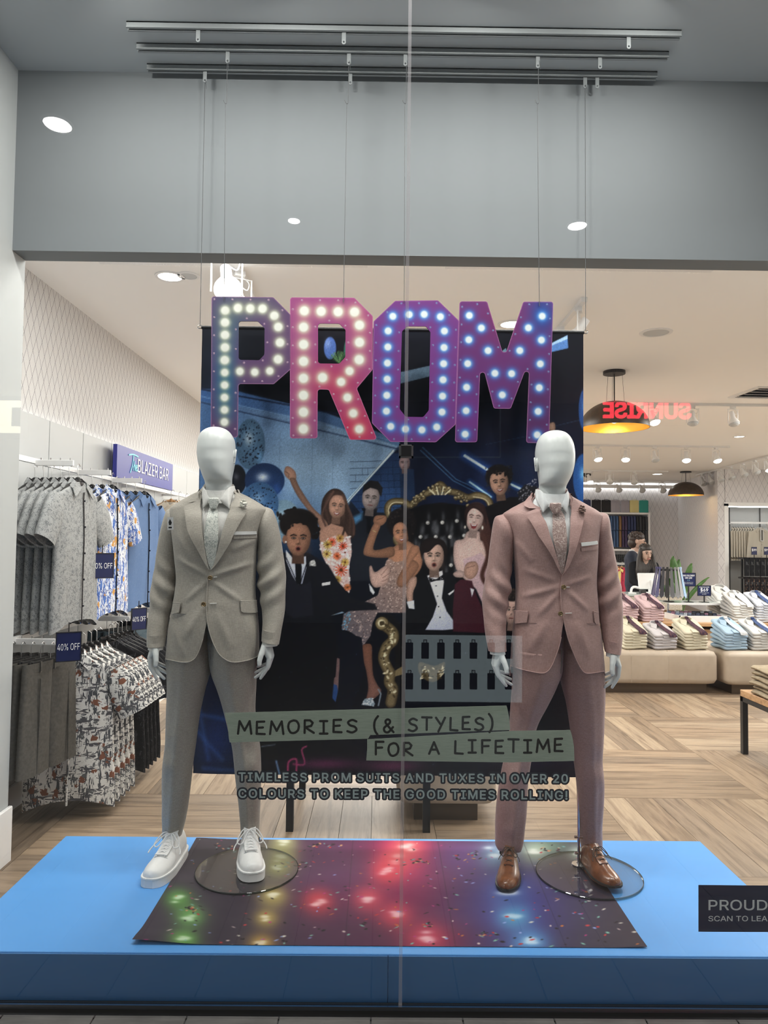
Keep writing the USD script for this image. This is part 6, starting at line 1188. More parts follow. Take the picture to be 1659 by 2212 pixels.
# tray of rolled ties
xt = float(at_y(1520, 1335, TY+.05)[0]); tr = thing('tie_tray', 'open white tray of rolled ties on the oak table', 'tray', (xt, TY+.28, TZ))
obj('base', bx(-.30, .30, -.24, .24, .0, .012), 'white_gloss', tr)
for a in ((-.30, .30, -.24, -.228), (-.30, .30, .228, .24), (-.30, -.288, -.24, .24), (.288, .30, -.24, .24)): obj('side', bx(*a, .012, .075), 'white_gloss', tr)
rt = None; q = np.random.default_rng(5)
for n, c in enumerate(((.05, .06, .10), (.16, .2, .28), (.4, .42, .46), (.28, .14, .2), (.03, .03, .035))): mat('roll_%d' % n, c, .5)
for j in range(4):
    protos = {}
    for i in range(11):
        k = int(q.integers(5)); c = (xt-.265+.053*i, TY+.10+.115*j, TZ+.035+.012*j); lab = 'rolled tie in the white tray, %s from the left in row %s from the front' % (ORD[i], ORD[j])
        if rt is None: rt = {}
        if k not in rt:
            rt[k] = thing('rolled_tie', lab, 'tie', c, group='rolled ties in the tray'); obj('roll', move(lathe([(.006, -.026), (.024, -.024), (.024, .024), (.006, .026)], 14), rx=0), 'roll_%d' % k, rt[k], smooth=40); obj('tail', bx(-.026, .0, -.020, -.016, -.025, .025), 'roll_%d' % k, rt[k])
        else: dup(rt[k], c, 0, lab)
# glass riser, signs and tie tree
RZ, RY = .86, TY+.55; x0, x1 = float(at_y(1432, 1305, RY)[0]), float(at_y(1592, 1305, RY)[0])
rs = thing('glass_riser', 'white-edged glass riser shelf over the oak table', 'shelf'); obj('shelf', bx(x0, x1, RY-.2, RY+.25, RZ-.014, RZ), 'pale_glass', rs); obj('edge', bx(x0, x1, RY-.212, RY-.2, RZ-.022, RZ+.002), 'white_gloss', rs)
for x in (x0+.05, x1-.05): obj('post', bx(x, x+.02, RY-.02, RY, TZ, RZ-.014), 'steel', rs)
c = at_y(1444, 1240, RY); tt = thing('tie_tree', 'round black tie tree standing on the glass riser', 'tie rack', (c[0], RY, RZ)); obj('foot', lathe([(0, 0), (.07, 0), (.07, .008), (0, .012)], 24), 'black', tt); obj('pole', bx(-.006, .006, -.006, .006, .01, .415), 'black', tt); obj('ring', move(lathe([(.12, 0), (.15, 0), (.15, .02), (.12, .02), (.12, 0)], 28), (0, 0, .40)), 'black', tt); obj('spoke', cat_mesh([bx(-.13, .13, -.006, .006, .402, .414), bx(-.006, .006, -.13, .13, .402, .414)]), 'black', tt)
tc = [(.03, .03, .09), (.05, .04, .12), (.06, .06, .16), (.02, .02, .03), (.015, .015, .015), (.10, .10, .11), (.2, .2, .21), (.35, .35, .36), (.34, .5, .72), (.5, .62, .78), (.66, .5, .52), (.06, .05, .08)]
for k, cc in enumerate(tc):
    mat('hang_%d' % k, cc, .5); a = PI*.95+k*PI*1.1/11; d = np.array([math.cos(a), math.sin(a)]); t = thing('hanging_tie', 'tie hanging on the tie tree, %s from the left' % ORD[k], 'tie', (c[0]+d[0]*.155, RY+d[1]*.155, RZ+.42), a+Q)
    p = [(-.012, 0, .012), (.012, 0, .012), (.016, -.02, -.1), (.030, -.06, -.33), (.0, -.07, -.365), (-.030, -.06, -.33), (-.016, -.02, -.1)]; v = np.array(p); f = np.array([[0, 2, 1], [0, 6, 2], [6, 5, 3], [6, 3, 2], [5, 4, 3]]); obj('blade', sheet(v, v+np.array([0, .006, 0]), f), 'hang_%d' % k, t); obj('loop', bx(-.012, .012, -.006, .012, .0, .03), 'hang_%d' % k, t)
for px, py, w, h, lines, lab in ((1487, 1252, .19, .175, [('FREE DELIVERY', .020, .052, 'white_ink', True), ('ON US!', .020, .022, 'white_ink', True), ('Z  5', .012, -.008, 'cyan_ink', True), ('Ask in store for more', .009, -.035, 'white_ink', False), ('about home delivery', .009, -.053, 'white_ink', False)], 'navy sign reading FREE DELIVERY ON US! behind the tie tree'),
                                 (1521, 1276, .175, .135, [('SELECTED SUITS', .011, .045, 'white_ink', True), ('$69', .040, .010, 'white_ink', True), ('selected styles, ties', .009, -.027, 'white_ink', False), ('and shirts', .009, -.044, 'white_ink', False)], 'small navy sign reading $69 on the glass riser')):
    c = at_y(px, py, RY-.05); card('price_sign', lab, c, w, h, 0, 'navy', lines, pole=float(c[2]-h/2-RZ))
# cash desk, monitor, scanner
DY, DZ = 10.9, .84; xl, xr = float(at_y(1250, 1280, DY)[0]), float(at_y(1474, 1280, DY)[0])
ds = thing('cash_desk', 'cash desk with pale terrazzo front and glass top', 'counter'); obj('front', bx(xl, xr, DY, DY+.55, .60, DZ-.03, .01), 'terrazzo', ds); obj('base', bx(xl+.1, xr-.1, DY+.06, DY+.5, 0, .60), 'oak', ds); obj('top', bx(xl-.01, xr+.01, DY-.01, DY+.56, DZ-.03, DZ), 'pale_glass', ds)
c = at_y(1402, 1270, DY+.3); mo = thing('monitor', 'white till screen seen from behind on the cash desk', 'monitor', (c[0], DY+.3, DZ), .25); obj('case', move(bx(-.18, .18, -.015, .015, .0, .25, .008), (0, 0, .06), rx=-.15), 'white_gloss', mo); obj('stand', bx(.02, .12, -.05, .06, .0, .2, .01), 'white_gloss', mo); obj('foot', bx(-.02, .16, -.08, .1, 0, .012), 'white_gloss', mo)
c = at_y(1370, 1270, DY+.15); sc = thing('barcode_scanner', 'small white scanner on its stand on the cash desk', 'scanner', (c[0], DY+.15, DZ)); obj('head', tube(curve([(-.05, 0, .0), (-.04, 0, .07), (0, 0, .10), (.07, 0, .085)], 5), .02, 8), 'white_gloss', sc, smooth=True); obj('foot', bx(-.08, .02, -.04, .04, 0, .015, .004), 'white_gloss', sc)
c = at_y(1388, 1268, DY+.1); cr_ = thing('card_terminal', 'dark card terminal beside the scanner', 'card reader', (c[0], DY+.1, DZ)); obj('case', bx(-.04, .04, -.05, .05, 0, .06, .008), 'black', cr_); obj('screen', bx(-.03, .03, -.052, -.049, .02, .05), 'dark_slot', cr_)
# the two people behind the desk
mat('skin', (.50, .33, .26), .5); mottled('hair_dark', (.010, .007, .006), (.03, .02, .016), noise=60, rough=.5); mottled('hair_brown', (.016, .009, .007), (.035, .018, .012), noise=60, rough=.5); mat('cloth_navy', (.018, .024, .045), .8); mat('lips', (.34, .12, .11), .5); mat('eye', (.02, .015, .012), .3)
def person(label, c, rz, height, turn, nod, suit, hair, longhair, arms):
    """standing person, feet at c, facing -y turned by rz"""
    t = thing('person', label, 'person', c, rz); h = height; V = lambda *a: np.array(a)*h
    hc = V(0, -.035*nod-.01, .925); hr = .066*h
    legs = [[(V(s*.05, 0, .50), .062*h), (V(s*.055, -.005, .27), .042*h), (V(s*.055, .01, .045), .028*h)] for s in (-1, 1)]; feet = [[(V(s*.055, .012, .025), .025*h), (V(s*.06, -.085, .018), .019*h)] for s in (-1, 1)]
    trunk = [[(V(s*.045, 0, .52), .07*h), (V(s*.05, 0, .64), .062*h), (V(s*.075, .005, .76), .062*h)] for s in (-1, 1)]
    body = trunk+legs+feet+[[(V(0, .01, .80), .045*h), (hc-V(0, -.01, .055), .034*h)], [(V(-.10, .008, .795), .035*h), (V(.10, .008, .795), .035*h)]]
    body += [[(V(*p), r*h) for p, r in zip(a, (.036, .029, .022, .019))] for a in arms]
    for a in arms:
        w = np.array(a[-1]); d = w-np.array(a[-2]); d /= np.linalg.norm(d); sd = np.cross(d, (0, 0, 1.)); sd /= np.linalg.norm(sd)+1e-9
        body.append([(w*h, .019*h), ((w+d*.045)*h, .017*h)])
        for k, (o, l) in enumerate(((-.014, .038), (-.005, .045), (.004, .042), (.013, .032))): b = w+d*.045+sd*o; body.append([(b*h, .0062*h), ((b+d*l*.6)*h, .0056*h), ((b+d*l*.95+np.array([0, 0, -.012]))*h, .005*h)])
        b = w+d*.012+sd*.018; body.append([(b*h, .008*h), ((b+d*.025+sd*.012)*h, .0065*h), ((b+d*.045+sd*.012)*h, .0055*h)])
    R = lambda p: hc+np.array([p[0]*math.cos(turn)-p[1]*math.sin(turn), p[0]*math.sin(turn)+p[1]*math.cos(turn), p[2]-.25*nod*max(0, -p[1])])
    k = hr/.066
    headpts = [[(R((0, .012*k, .018*k)), .058*k), (R((0, -.022*k, .014*k)), .050*k), (R((0, -.030*k, -.045*k)), .026*k), (R((0, .0, -.03*k)), .045*k)], [(R((0, -.070*k, .006*k)), .007*k), (R((0, -.083*k, -.016*k)), .010*k)]]+[[(R((s*.060*k, .008*k, -.005*k)), .014*k), (R((s*.062*k, .010*k, .012*k)), .013*k)] for s in (-1, 1)]
    obj('body', hull_chain(body, headpts, .014, 6), 'skin', t, smooth=True)
    for s in (-1, 1): obj('eye', ball(R((s*.026*k, -.066*k, .012*k)), (.011*k, .008*k, .006*k), 1), 'eye', t); obj('eyebrow', tube([R((s*.040*k, -.064*k, .028*k)), R((s*.014*k, -.072*k, .030*k))], .0035*k, 5), hair, t)
    obj('mouth', tube([R((-.020*k, -.060*k, -.044*k)), R((0, -.066*k, -.046*k)), R((.020*k, -.060*k, -.044*k))], .005*k, 6), 'lips', t)
    hm = [[(R((0, .02*k, .03*k)), .062*k), (R((0, -.015*k, .045*k)), .054*k), (R((0, .035*k, -.01*k)), .055*k)]]
    q = np.random.default_rng(int(h*1000))
    for _ in range(40 if not longhair else 26):
        a, b = q.uniform(0, 2*PI), q.uniform(.25, 1.2); p = np.array([math.sin(a)*math.sin(b), math.cos(a)*math.sin(b)*.9+.1, math.cos(b)])*.062*k+np.array([0, .012*k, .022*k])
        if p[1] > -.045*k: hm.append([(R(p), .017*k), (R(p*1.1+np.array([0, 0, .004])), .012*k)])
    if longhair:
        for s in np.linspace(-1, 1, 11):
            x = s*.066*k; y = .045*k*math.cos(s*1.3)-.012*k; hm.append([(R((x*.8, y, .03*k)), .024*k), (R((x*1.15, y, -.06*k)), .024*k), (R((x*1.5, y-.02*k, -.17*k)), .026*k), (R((x*1.6, y-.03*k, -.26*k)), .018*k)])
    obj('hair', hull_chain(hm, (), .012, 4), hair, t, smooth=True)
    gr = .010*h; cl = [[(a, r+gr) for a, r in ch] for ch in trunk+legs]+[[(V(-.10, .008, .795), .045*h), (V(.10, .008, .795), .045*h)]]+[[(V(*p), (r+.011)*h) for p, r in zip(a[:3], (.036, .029, .022))]+[(V(*(np.array(a[2])*.25+np.array(a[3])*.75)), .029*h)] for a in arms]
    obj('clothes', hull_chain(cl, (), .016, 5), suit, t, smooth=True)
    if not longhair: obj('shirt_collar', move(lathe([(.045*h, 0), (.038*h, .030*h), (.034*h, .028*h)], 20), V(0, .002, .822)), 'fold_white', t, smooth=40)
    for s in (-1, 1): obj('shoe', ball(V(s*.058, -.035, .022), (.028*h, .075*h, .024*h), 2), 'black', t, smooth=True)
    return t
PY = 12.25
c = at_y(1377, 1163, PY); hman = 1.77
person('young man with dark tousled hair in a navy suit behind the cash desk', (c[0]-.06, PY, 0), 1.05, hman, .25, .6, 'cloth_navy', 'hair_brown', False, [[(-.115, .005, .79), (-.13, -.03, .62), (-.09, -.13, .53), (-.05, -.19, .51)], [(.115, .005, .79), (.13, -.03, .62), (.09, -.13, .53), (.05, -.19, .51)]])
c = at_y(1391, 1190, PY-.48)
person('woman with long black wavy hair in black looking down at the till', (c[0], PY-.48, 0), .1, 1.57, 0.05, .9, 'cloth_black', 'hair_dark', True, [[(-.115, .005, .79), (-.14, -.04, .64), (-.09, -.15, .56), (-.05, -.21, .555)], [(.115, .005, .79), (.14, -.04, .64), (.09, -.15, .56), (.05, -.21, .555)]])
# plant beside the desk
mottled('leaf', (.035, .11, .02), (.08, .20, .04), noise=6, rough=.4); c = at_y(1465, 1262, 12.4)
pl = thing('potted_plant', 'potted plant with broad upright green leaves behind the signs', 'plant', (c[0], 12.4, 0)); obj('pot', lathe([(0, 0), (.16, 0), (.20, .45), (.18, .45), (.17, .40), (0, .40)], 24), 'white_gloss', pl, smooth=40); obj('soil', lathe([(.175, .41), (1e-4, .42)], 20), 'black', pl)
for k, (dx, dy, top, w, bend) in enumerate(((-.03, 0, 1.40, .14, -.05), (.09, -.06, 1.28, .11, .10), (-.14, .05, 1.10, .09, -.28), (.03, .08, 1.34, .12, .06), (.2, .0, 1.04, .08, .34), (-.05, -.08, 1.02, .10, -.16))):
    u = np.linspace(0, 1, 14); z = .42+(top-.42)*u; xx = dx*.4+dx*.6*u+bend*u**2; ww = w*np.clip((u-.28)/.72, 0, 1)**.6*np.clip(1-u, 0, 1)**.55*1.35+.008; yy = dy*(1+u)
    L_ = np.stack([xx-ww, yy+.03*u, z], 1); C_ = np.stack([xx, yy-.02*u, z], 1); R_ = np.stack([xx+ww, yy+.03*u, z], 1); v, f = loft([np.array([a, b, d]) for a, b, d in zip(L_, C_, R_)], False, False); obj('leaf', sheet(v, v+np.array([0, .006, 0]), f[:, ::-1]), 'leaf', pl, smooth=60)
# shelving on the far wall
SY = 19.55
def far(px, py, y=SY): p = at_y(px, py, y); return float(p[0]), float(p[2])
sx0, sx1 = far(1225, 1107)[0], far(1405, 1107)[0]; sh = thing('wall_shelving', 'white wall shelving of shirts and trousers on the far wall', 'shelving')
for py in (1107, 1186, 1216, 1228): z = far(1350, py)[1]; obj('board', bx(sx0, sx1, SY, 20, z-.05, z), 'white_gloss', sh)
for x in (sx0, sx1-.05): obj('upright', bx(x, x+.05, SY+.02, 20, 0, far(1350, 1107)[1]-.05), 'white_gloss', sh)
z0 = far(1350, 1107)[1]; fp = {}
for k, (px, cn, cc) in enumerate(((1246, 'navy', (.03, .035, .10)), (1268, 'navy', (.03, .035, .10)), (1290, 'black', (.015, .013, .015)), (1311, 'black', (.015, .013, .015)), (1331, 'grey', (.36, .34, .38)), (1352, 'grey', (.36, .34, .38)), (1372, 'yellow', (.70, .62, .28)), (1393, 'green', (.03, .30, .25)))):
    if 'stand_'+cn not in M: mat('stand_'+cn, cc, .8)
    t = thing('standing_shirt', '%s folded shirt propped on the top far shelf, %s from the left' % (cn, ORD[k]), 'shirt', (far(px, 1100)[0], SY+.08, z0)); obj('body', bx(-.122, .122, -.03, .03, 0, .34, .012), 'stand_'+cn, t); a = np.linspace(0, 2*PI, 19)[:-1]
    obj('collar', loft([np.stack([.085*np.cos(a)*s, -.035+.0*a, .315+.05*np.sin(a)*s], 1) for s in (1.0, .8)]+[np.stack([.08*np.cos(a), .0*a-.028, .315+.045*np.sin(a)], 1)], False), 'stand_'+cn, t); obj('placket', bx(-.008, .008, -.034, -.03, .0, .27), 'stand_'+cn, t)
tcol = dict(blue=(.03, .10, .34), denim=(.045, .09, .19), tan=(.22, .12, .05), plum=(.05, .03, .08), indigo=(.025, .035, .10), charcoal=(.035, .037, .042), black=(.012, .012, .014))
for n, c in tcol.items(): mat('trouser_'+n, c, .8)
seq = ['blue', 'blue', 'denim', 'denim', 'denim', 'denim', 'tan', 'plum', 'plum', 'indigo', 'indigo', 'indigo', 'black', 'charcoal', 'black', 'charcoal']
for r, (ya, yb) in enumerate(((1116, 1146), (1147, 1183))):
    za, zb = far(1350, yb)[1], far(1350, ya)[1]; x0, x1 = far(1300, 1130)[0], far(1401, 1130)[0]; w = (x1-x0)/16; tp = {}
    rl = thing('trouser_rail', '%s steel rail of hanging trousers on the far wall' % ('upper', 'lower')[r], 'rail'); obj('bar', bx(x0-.05, x1+.02, SY+.1, SY+.12, zb-.004, zb+.02), 'steel', rl); obj('bracket', bx(x1, x1+.02, SY+.1, 20, zb-.004, zb+.02), 'steel', rl)
    for k, n in enumerate(seq):
        p = (x0+w*(k+.5), SY+.11, zb); lab = '%s trousers folded over the %s far rail, %s from the left' % (n, ('upper', 'lower')[r], ORD[k])
        if n in tp: dup(tp[n], p, 0, lab)
        else:
            t = tp[n] = thing('folded_trousers', lab, 'trousers', p, group='trousers over the %s far rail' % ('upper', 'lower')[r]); a = np.arange(12)*2*PI/12; obj('legs', loft([np.stack([w*.47*spow(np.cos(a), .6), .10*spow(np.sin(a), .6)*k_, np.full(12, z)], 1) for z, k_ in ((.022, .3), (.0, .9), (-(zb-za)*.5, 1.05), (-(zb-za)+.02, 1.0))]), 'trouser_'+n, t, smooth=50); obj('hem', bx(-w*.42, w*.42, -.10, .10, -(zb-za)+.012, -(zb-za)+.024), 'trouser_'+n, t)
for k in range(9):
    for r in range(3):
        x, z = far(1327+4.6*k, 1208-7*r); b = (bt if (k or r) else None); lab = 'small dark box on the far shelf, %s from the left, %s from the bottom' % (ORD[k], ORD[r])
        if b is None: bt = thing('small_box', lab, 'box', (x, SY+.12, far(1350, 1216)[1]), group='small boxes on the far shelf'); obj('body', bx(-.024, .024, -.05, .05, 0, .075, .006), 'black', bt); obj('label', bx(-.018, .018, -.053, -.05, .02, .05), 'trouser_charcoal', bt)
        else: dup(bt, (x, SY+.12, far(1350, 1216)[1]+.078*r), 0, lab)
for k, (px, c, n) in enumerate(((1333, (.75, .62, .22), 'yellow'), (1343, (.42, .03, .07), 'crimson'))):
    mat('wear_'+n, c, .8); t = shirt('hung_jacket', '%s jacket hung low behind the cash desk' % n, 'jacket', 'wear_'+n, 'cloth_black', L=.8, W=.22, sleeve=.5, jacket=True); x, z = far(px, 1225, 14); t.GetAttribute('xformOp:translate').Set(Gf.Vec3d(x, 14, z)); h = hanger('hanger of the %s jacket behind the cash desk' % n, 'hanger_wood', None); h.GetAttribute('xformOp:translate').Set(Gf.Vec3d(x, 14, z))
rl = thing('garment_stand', 'low steel garment stand behind the cash desk', 'clothes rail'); x, z = far(1338, 1225, 14); obj('bar', bx(x-.5, x+.5, 13.99, 14.01, z+.07, z+.09), 'steel', rl); obj('upright', cat_mesh([bx(x-.5, x-.48, 13.99, 14.01, 0, z+.07), bx(x+.48, x+.5, 13.99, 14.01, 0, z+.07)]), 'steel', rl)
# alcove wall at right
WY = 16.0; ax0, az = far(1566, 1088, WY); wr = struct('wall_right', cat_mesh([bx(7.75, ax0, WY, WY+.3, 0, SHOP_CEIL), bx(ax0, 10, WY, WY+.3, az, SHOP_CEIL)]), 'wallpaper_far', label='pale patterned wall around the lit alcove at right')
struct('trim', cat_mesh([bx(ax0-.02, ax0+.07, WY-.02, WY+.6, 0, az), bx(ax0-.02, 10, WY-.02, WY+.6, az-.05, az+.03)]), 'white_gloss', label='white frame of the lit alcove')
ab = struct('wall_back', bx(ax0, 10, WY+.62, WY+.72, 0, az), 'panel_white', label='white back panel of the alcove'); obj('light_strip', bx(ax0+.1, 9.9, WY+.05, WY+.10, az-.075, az-.055), 'led_warm', ab)
struct('wall_right', bx(9.6, 9.8, 3.6, 20.3, 0, SHOP_CEIL), 'white_paint', label='plain wall at the right edge of the shop')
for px in (1576, 1642): x, _ = far(px, 1120, WY+.6); obj('seam', bx(x-.01, x+.01, WY+.6, WY+.622, .2, az-.06), 'joint', ab)
jz = far(1600, 1131, WY+.3)[1]; jr = thing('clothes_rail', 'white rail of beige jackets in the alcove', 'clothes rail'); jx = far(1578, 1131, WY+.3)[0]; obj('rail', bx(jx, 9.6, WY+.29, WY+.31, jz, jz+.04), 'white_metal', jr)
for px in (1577, 1655): x = far(px, 1131, WY+.3)[0]; obj('bracket', tube([(x, WY+.3, jz), (x+.3, WY+.62, jz-.3)], .012, 6), 'white_metal', jr)
n = 9; hung('beige suit jacket', lambda l, g: shirt('suit_jacket', l, 'jacket', 'cloth_sand', 'fold_white', group=g, L=.74, W=.24, sleeve=.58, jacket=True), lambda l, g: hanger(l, 'black', g), [(far(1583+5.6*k, 1140, WY+.25)[0], WY+.25, jz, Q*.62) for k in range(n)], .10, ['%s from the left in the alcove' % ORD[k] for k in range(n)], 'beige jackets in the alcove')
t = shirt('suit_jacket', 'beige suit jacket facing out at the right end of the alcove', 'jacket', 'cloth_sand', 'fold_white', L=.74, W=.25, sleeve=.58, jacket=True); t.GetAttribute('xformOp:translate').Set(Gf.Vec3d(far(1641, 1150, WY)[0], WY-.02, jz-.10)); obj('shirt_front', bx(-.035, .035, -.078, -.07, -.30, -.03), 'fold_white', t); obj('tie', bx(-.014, .014, -.082, -.078, -.28, -.05), 'cloth_brown', t)
for px, nm in ((1629, 'left'), (1656, 'right')): c = at_y(px, 1190, WY-.5); card('price_sign', 'tiny navy price sign before the beige jackets, %s of two' % nm, c, .12, .17, 0, 'navy', [('$99', .05, .02, 'white_ink', True)], pole=float(c[2])-.085-far(1620, 1208, WY-.5)[1]-.03, group='tiny signs before the jackets')
# stand of dark trousers and ties below
gx = far(1600, 1210, WY-.5)[0]; gs = thing('garment_table', 'two-tier black rack of dark ties and trousers before the alcove', 'rack'); z1, z2 = far(1620, 1208, WY-.5)[1], far(1620, 1250, WY-.5)[1]
for z in (z1, z2, far(1620, 1287, WY-.5)[1]): obj('tier', bx(gx, 9.3, WY-.62, WY-.38, z, z+.03), 'black_metal', gs)
for x in (gx+.01, 9.25): obj('post', bx(x, x+.03, WY-.52, WY-.48, 0, z1), 'black_metal', gs)
mat('dark_red', (.16, .02, .02), .8); cells('dark_dots', (.012, .010, .012), [(30, .25, (.30, .17, .10), (1, 1, 1))], 1); cells('dark_plain', (.012, .012, .014), [(18, .2, (.10, .10, .11), (1, 1, 1))], 1)
for r, (z, mt) in enumerate(((z1, 'dark_plain'), (z2, 'dark_dots'))):
    b = None
    for k in range(13):
        p = (gx+.06+.115*k, WY-.50, z); lab = '%s on the %s tier of the black rack, %s' % (('dark trousers', 'dotted dark ties')[r], ('upper', 'lower')[r], '%s from the left' % ORD[k])
        if b is None: b = thing('hanging_bundle', lab, ('trousers', 'tie')[r], p, group='dark goods on the %s tier' % ('upper', 'lower')[r]); obj('cloth', cat_mesh([bx(-.05, .05, -.14, -.122, -.36, .035), bx(-.05, .05, -.14, .10, .030, .036)]), mt, b); obj('tag', bx(-.02, .02, -.143, -.14, -.12, -.06), 'trouser_charcoal', b)
        else: dup(b, p, 0, lab)
# low table at right edge with khaki trousers; table and ottoman behind the banner
def low_table(lab, x0, x1, y0, y1, z, mt='oak'):
    t = thing('low_table', lab, 'table'); obj('top', bx(x0, x1, y0, y1, z-.05, z, .003), mt, t); obj('apron', cat_mesh([bx(x0, x1, y0+.002, y0+.03, z-.085, z-.05), bx(x0, x0+.03, y0, y1, z-.085, z-.05)]), 'black_metal', t)
    for x in (x0, x1-.04):
        for y in (y0, y1-.04): obj('leg', bx(x, x+.04, y, y+.04, 0, z-.05), 'black_metal', t)
p = at_z(1611, 1628, 0); low_table('low oak table with black steel legs at the right edge', p[0]-.03, p[0]+1.2, p[1]-.95, p[1]+.02, .485)
mottled('khaki', (.30, .24, .16), (.40, .33, .23), noise=25, rough=.85); kp = None
for k in range(6):
    lab = 'folded khaki trousers on the low oak table, %s from the bottom' % ORD[k]; q = (float(at_y(1692, 1490, p[1]-.32)[0])+.012*math.sin(k*2), p[1]-.32, .486+.036*k)
    if kp is None:
        kp = thing('folded_khakis', lab, 'trousers', q, group='khaki trousers on the low table'); n = 40; out = []
        for ins, z in ((.03, 0), (.004, .010), (.0, .020), (.012, .034), (.05, .037)): r = sbox(-.15+ins, -.2+ins, .25-ins, .2-ins).buffer(-.03).buffer(.03).exterior; out.append([(*r.interpolate(i/n, True).coords[0], z+.003*math.sin(i*.8)) for i in range(n)])
        obj('fold', loft(out), 'khaki', kp, smooth=60); obj('inner_fold', bx(-.12, .20, -.203, -.17, .012, .022, .004), 'khaki', kp)
    else: dup(kp, q, (-1)**k*.06, lab)
p = at_z(625, 1797, 0); low_table('low oak table half hidden behind the banner', p[0]-.02, .30, p[1], p[1]+.7, .47)
ottoman(.12, float(at_y(1074, 1740, 4.12)[0]), 4.12, 4.9, .47, 'small cream leather ottoman showing under the banner')
# ================================================================ lamps and ceiling fittings
def pendant(px, py, y, dia, ztop, label):
    c = at_y(px, py, y); r = dia/2; t = thing('pendant_lamp', label, 'pendant lamp', (c[0], y, c[2])); a = np.linspace(0, PI/2, 16)
    obj('shade', lathe([(r, 0)]+[(r*math.cos(b), r*.80*math.sin(b)) for b in a[1:-1]]+[(.02, r*.80)], 48), 'bronze', t, smooth=60, label='dark bronze dome shade'); obj('lining', lathe([(.02, r*.78)]+[(r*.975*math.cos(b), r*.775*math.sin(b)) for b in a[::-1][1:-1]]+[(r*.975, .001), (r, 0)], 48), 'gold_leaf', t, smooth=60, label='gold inside of the shade')
    H = ztop-c[2]; obj('cord', tube([(0, 0, r*.8), (0, 0, H)], .006, 6), 'black', t); obj('canopy', move(lathe([(0, 0), (r*.32, 0), (r*.32, .03), (0, .03)], 28), (0, 0, H-.03)), 'black_metal', t)
    for q in range(3): d = np.array([math.cos(q*2.1), math.sin(q*2.1), 0]); obj('wire', tube([d*r*.3+np.array([0, 0, r*.77]), d*r*.24+np.array([0, 0, H-.03])], .0016, 5), 'wire', t)
    obj('bulb', ball((0, 0, r*.34), (.05, .05, .065)), 'lamp_soft', t, smooth=True)
    l = UsdLux.SphereLight.Define(stage, '/World/pendant_glow_%d' % int(px)); l.CreateRadiusAttr(.05); l.CreateIntensityAttr(70); l.CreateColorAttr(Gf.Vec3f(1, .72, .36)); l.AddTranslateOp().Set(Gf.Vec3d(float(c[0]), y, float(c[2])+r*.12))
pendant(1327, 925, 7.0, .665, SHOP_CEIL, 'large bronze dome pendant lamp nearer the window'); pendant(1481.5, 1070, 16.6, .78, SHOP_CEIL, 'smaller bronze dome pendant lamp over the cash desk')
def track(label, p0, p1):
    t = thing('lighting_track', label, 'lighting track'); p0, p1 = np.asarray(p0, float), np.asarray(p1, float); d = p1-p0; L_ = np.linalg.norm(d); m = move(bx(0, L_, -.018, .018, -.03, 0), p0, rz=math.atan2(d[1], d[0])); obj('channel', m, 'white_metal', t)
    for s in (0, 1): obj('end_cap', move(bx(-.02, .03, -.021, .021, -.033, 0), p0+d*s, rz=math.atan2(d[1], d[0])), 'white_metal', t)
def spot(label, c, s, lit, rz, tilt, group):
    """a gimballed spot of height s hanging at c from its track"""
    t = thing('track_spot', label, 'spotlight', c, rz, group); obj('adapter', bx(-.12*s, .12*s, -.09*s, .09*s, -.12*s, 0), 'white_metal', t)
    obj('yoke', tube([(-.30*s, 0, -.9*s), (-.30*s, 0, -.16*s), (.30*s, 0, -.16*s), (.30*s, 0, -.9*s)], .022*s, 5), 'white_metal', t)
    b = move(lathe([(0, .34*s), (.11*s, .34*s), (.12*s, .0), (.27*s, -.30*s), (.28*s, -.36*s)], 24), (0, 0, -.60*s), rx=tilt); hd = obj('head', b, 'white_metal', t, smooth=40); obj('lens', move(lathe([(.268*s, -.35*s), (.22*s, -.43*s), (.12*s, -.48*s), (1e-4, -.49*s)], 24), (0, 0, -.60*s), rx=tilt), 'lamp_white' if lit else 'panel_white', hd, label='glowing lens' if lit else None)
    obj('cable', tube(curve([(.05*s, 0, -.12*s), (.24*s, .02*s, -.22*s), (.20*s, .0, -.40*s), (.08*s, 0, -.36*s)], 5), .014*s, 5), 'white_metal', t)
ZT = SHOP_CEIL
for row_, (pa, pb, yt, list_, s) in {'nearest cross': (1392, 1700, 870, ((1411, 1), (1496, 0), (1583, 0)), .23), 'middle cross': (1180, 1572, 959, ((1290, 1), (1351, 1), (1414, 0), (1482, 1), (1547, 1)), .25), 'far cross': (1180, 1440, 1014, ((1272, 1), (1317, 0), (1369, 0)), .28)}.items():
    a, b = at_z(pa, yt, ZT), at_z(pb, yt+(pb-pa)*.012, ZT); y = (a[1]+b[1])/2; track('white lighting track, %s one at right' % row_, (a[0], y, ZT), (b[0], y, ZT))
    for k, (px, lit) in enumerate(list_): spot('%s track spot on the %s track, %s from the left' % ('lit' if lit else 'unlit', row_, ORD[k]), (float(at_y(px, yt, y)[0]), y, ZT-.03), s, lit, .25*(-1)**k, -.42 if lit else -.3, 'track spots at right')
a = (float(at_z(1290, 1030, ZT)[0]), 19.0); track('white lighting track before the far wall', (4.5, 19.0, ZT), (8.3, 19.0, ZT))
for k, px in enumerate((1290, 1335, 1385, 1430)): spot('unlit track spot before the far wall, %s from the left' % ORD[k], (float(at_y(px, 1036, 19.0)[0]), 19.0, ZT-.03), .30, 0, .2, -.7, 'track spots before the far wall')
tr_pts = ((1518, 1032), (1535, 1028), (1555, 1024), (1578, 1020), (1605, 1013), (1631, 1004), (1657, 996)); P0, P1 = at_z(1505, 1025, ZT), at_z(1690, 975, ZT); track('white lighting track slanting along the right wall', (P0[0], P0[1], ZT), (P1[0], P1[1], ZT))
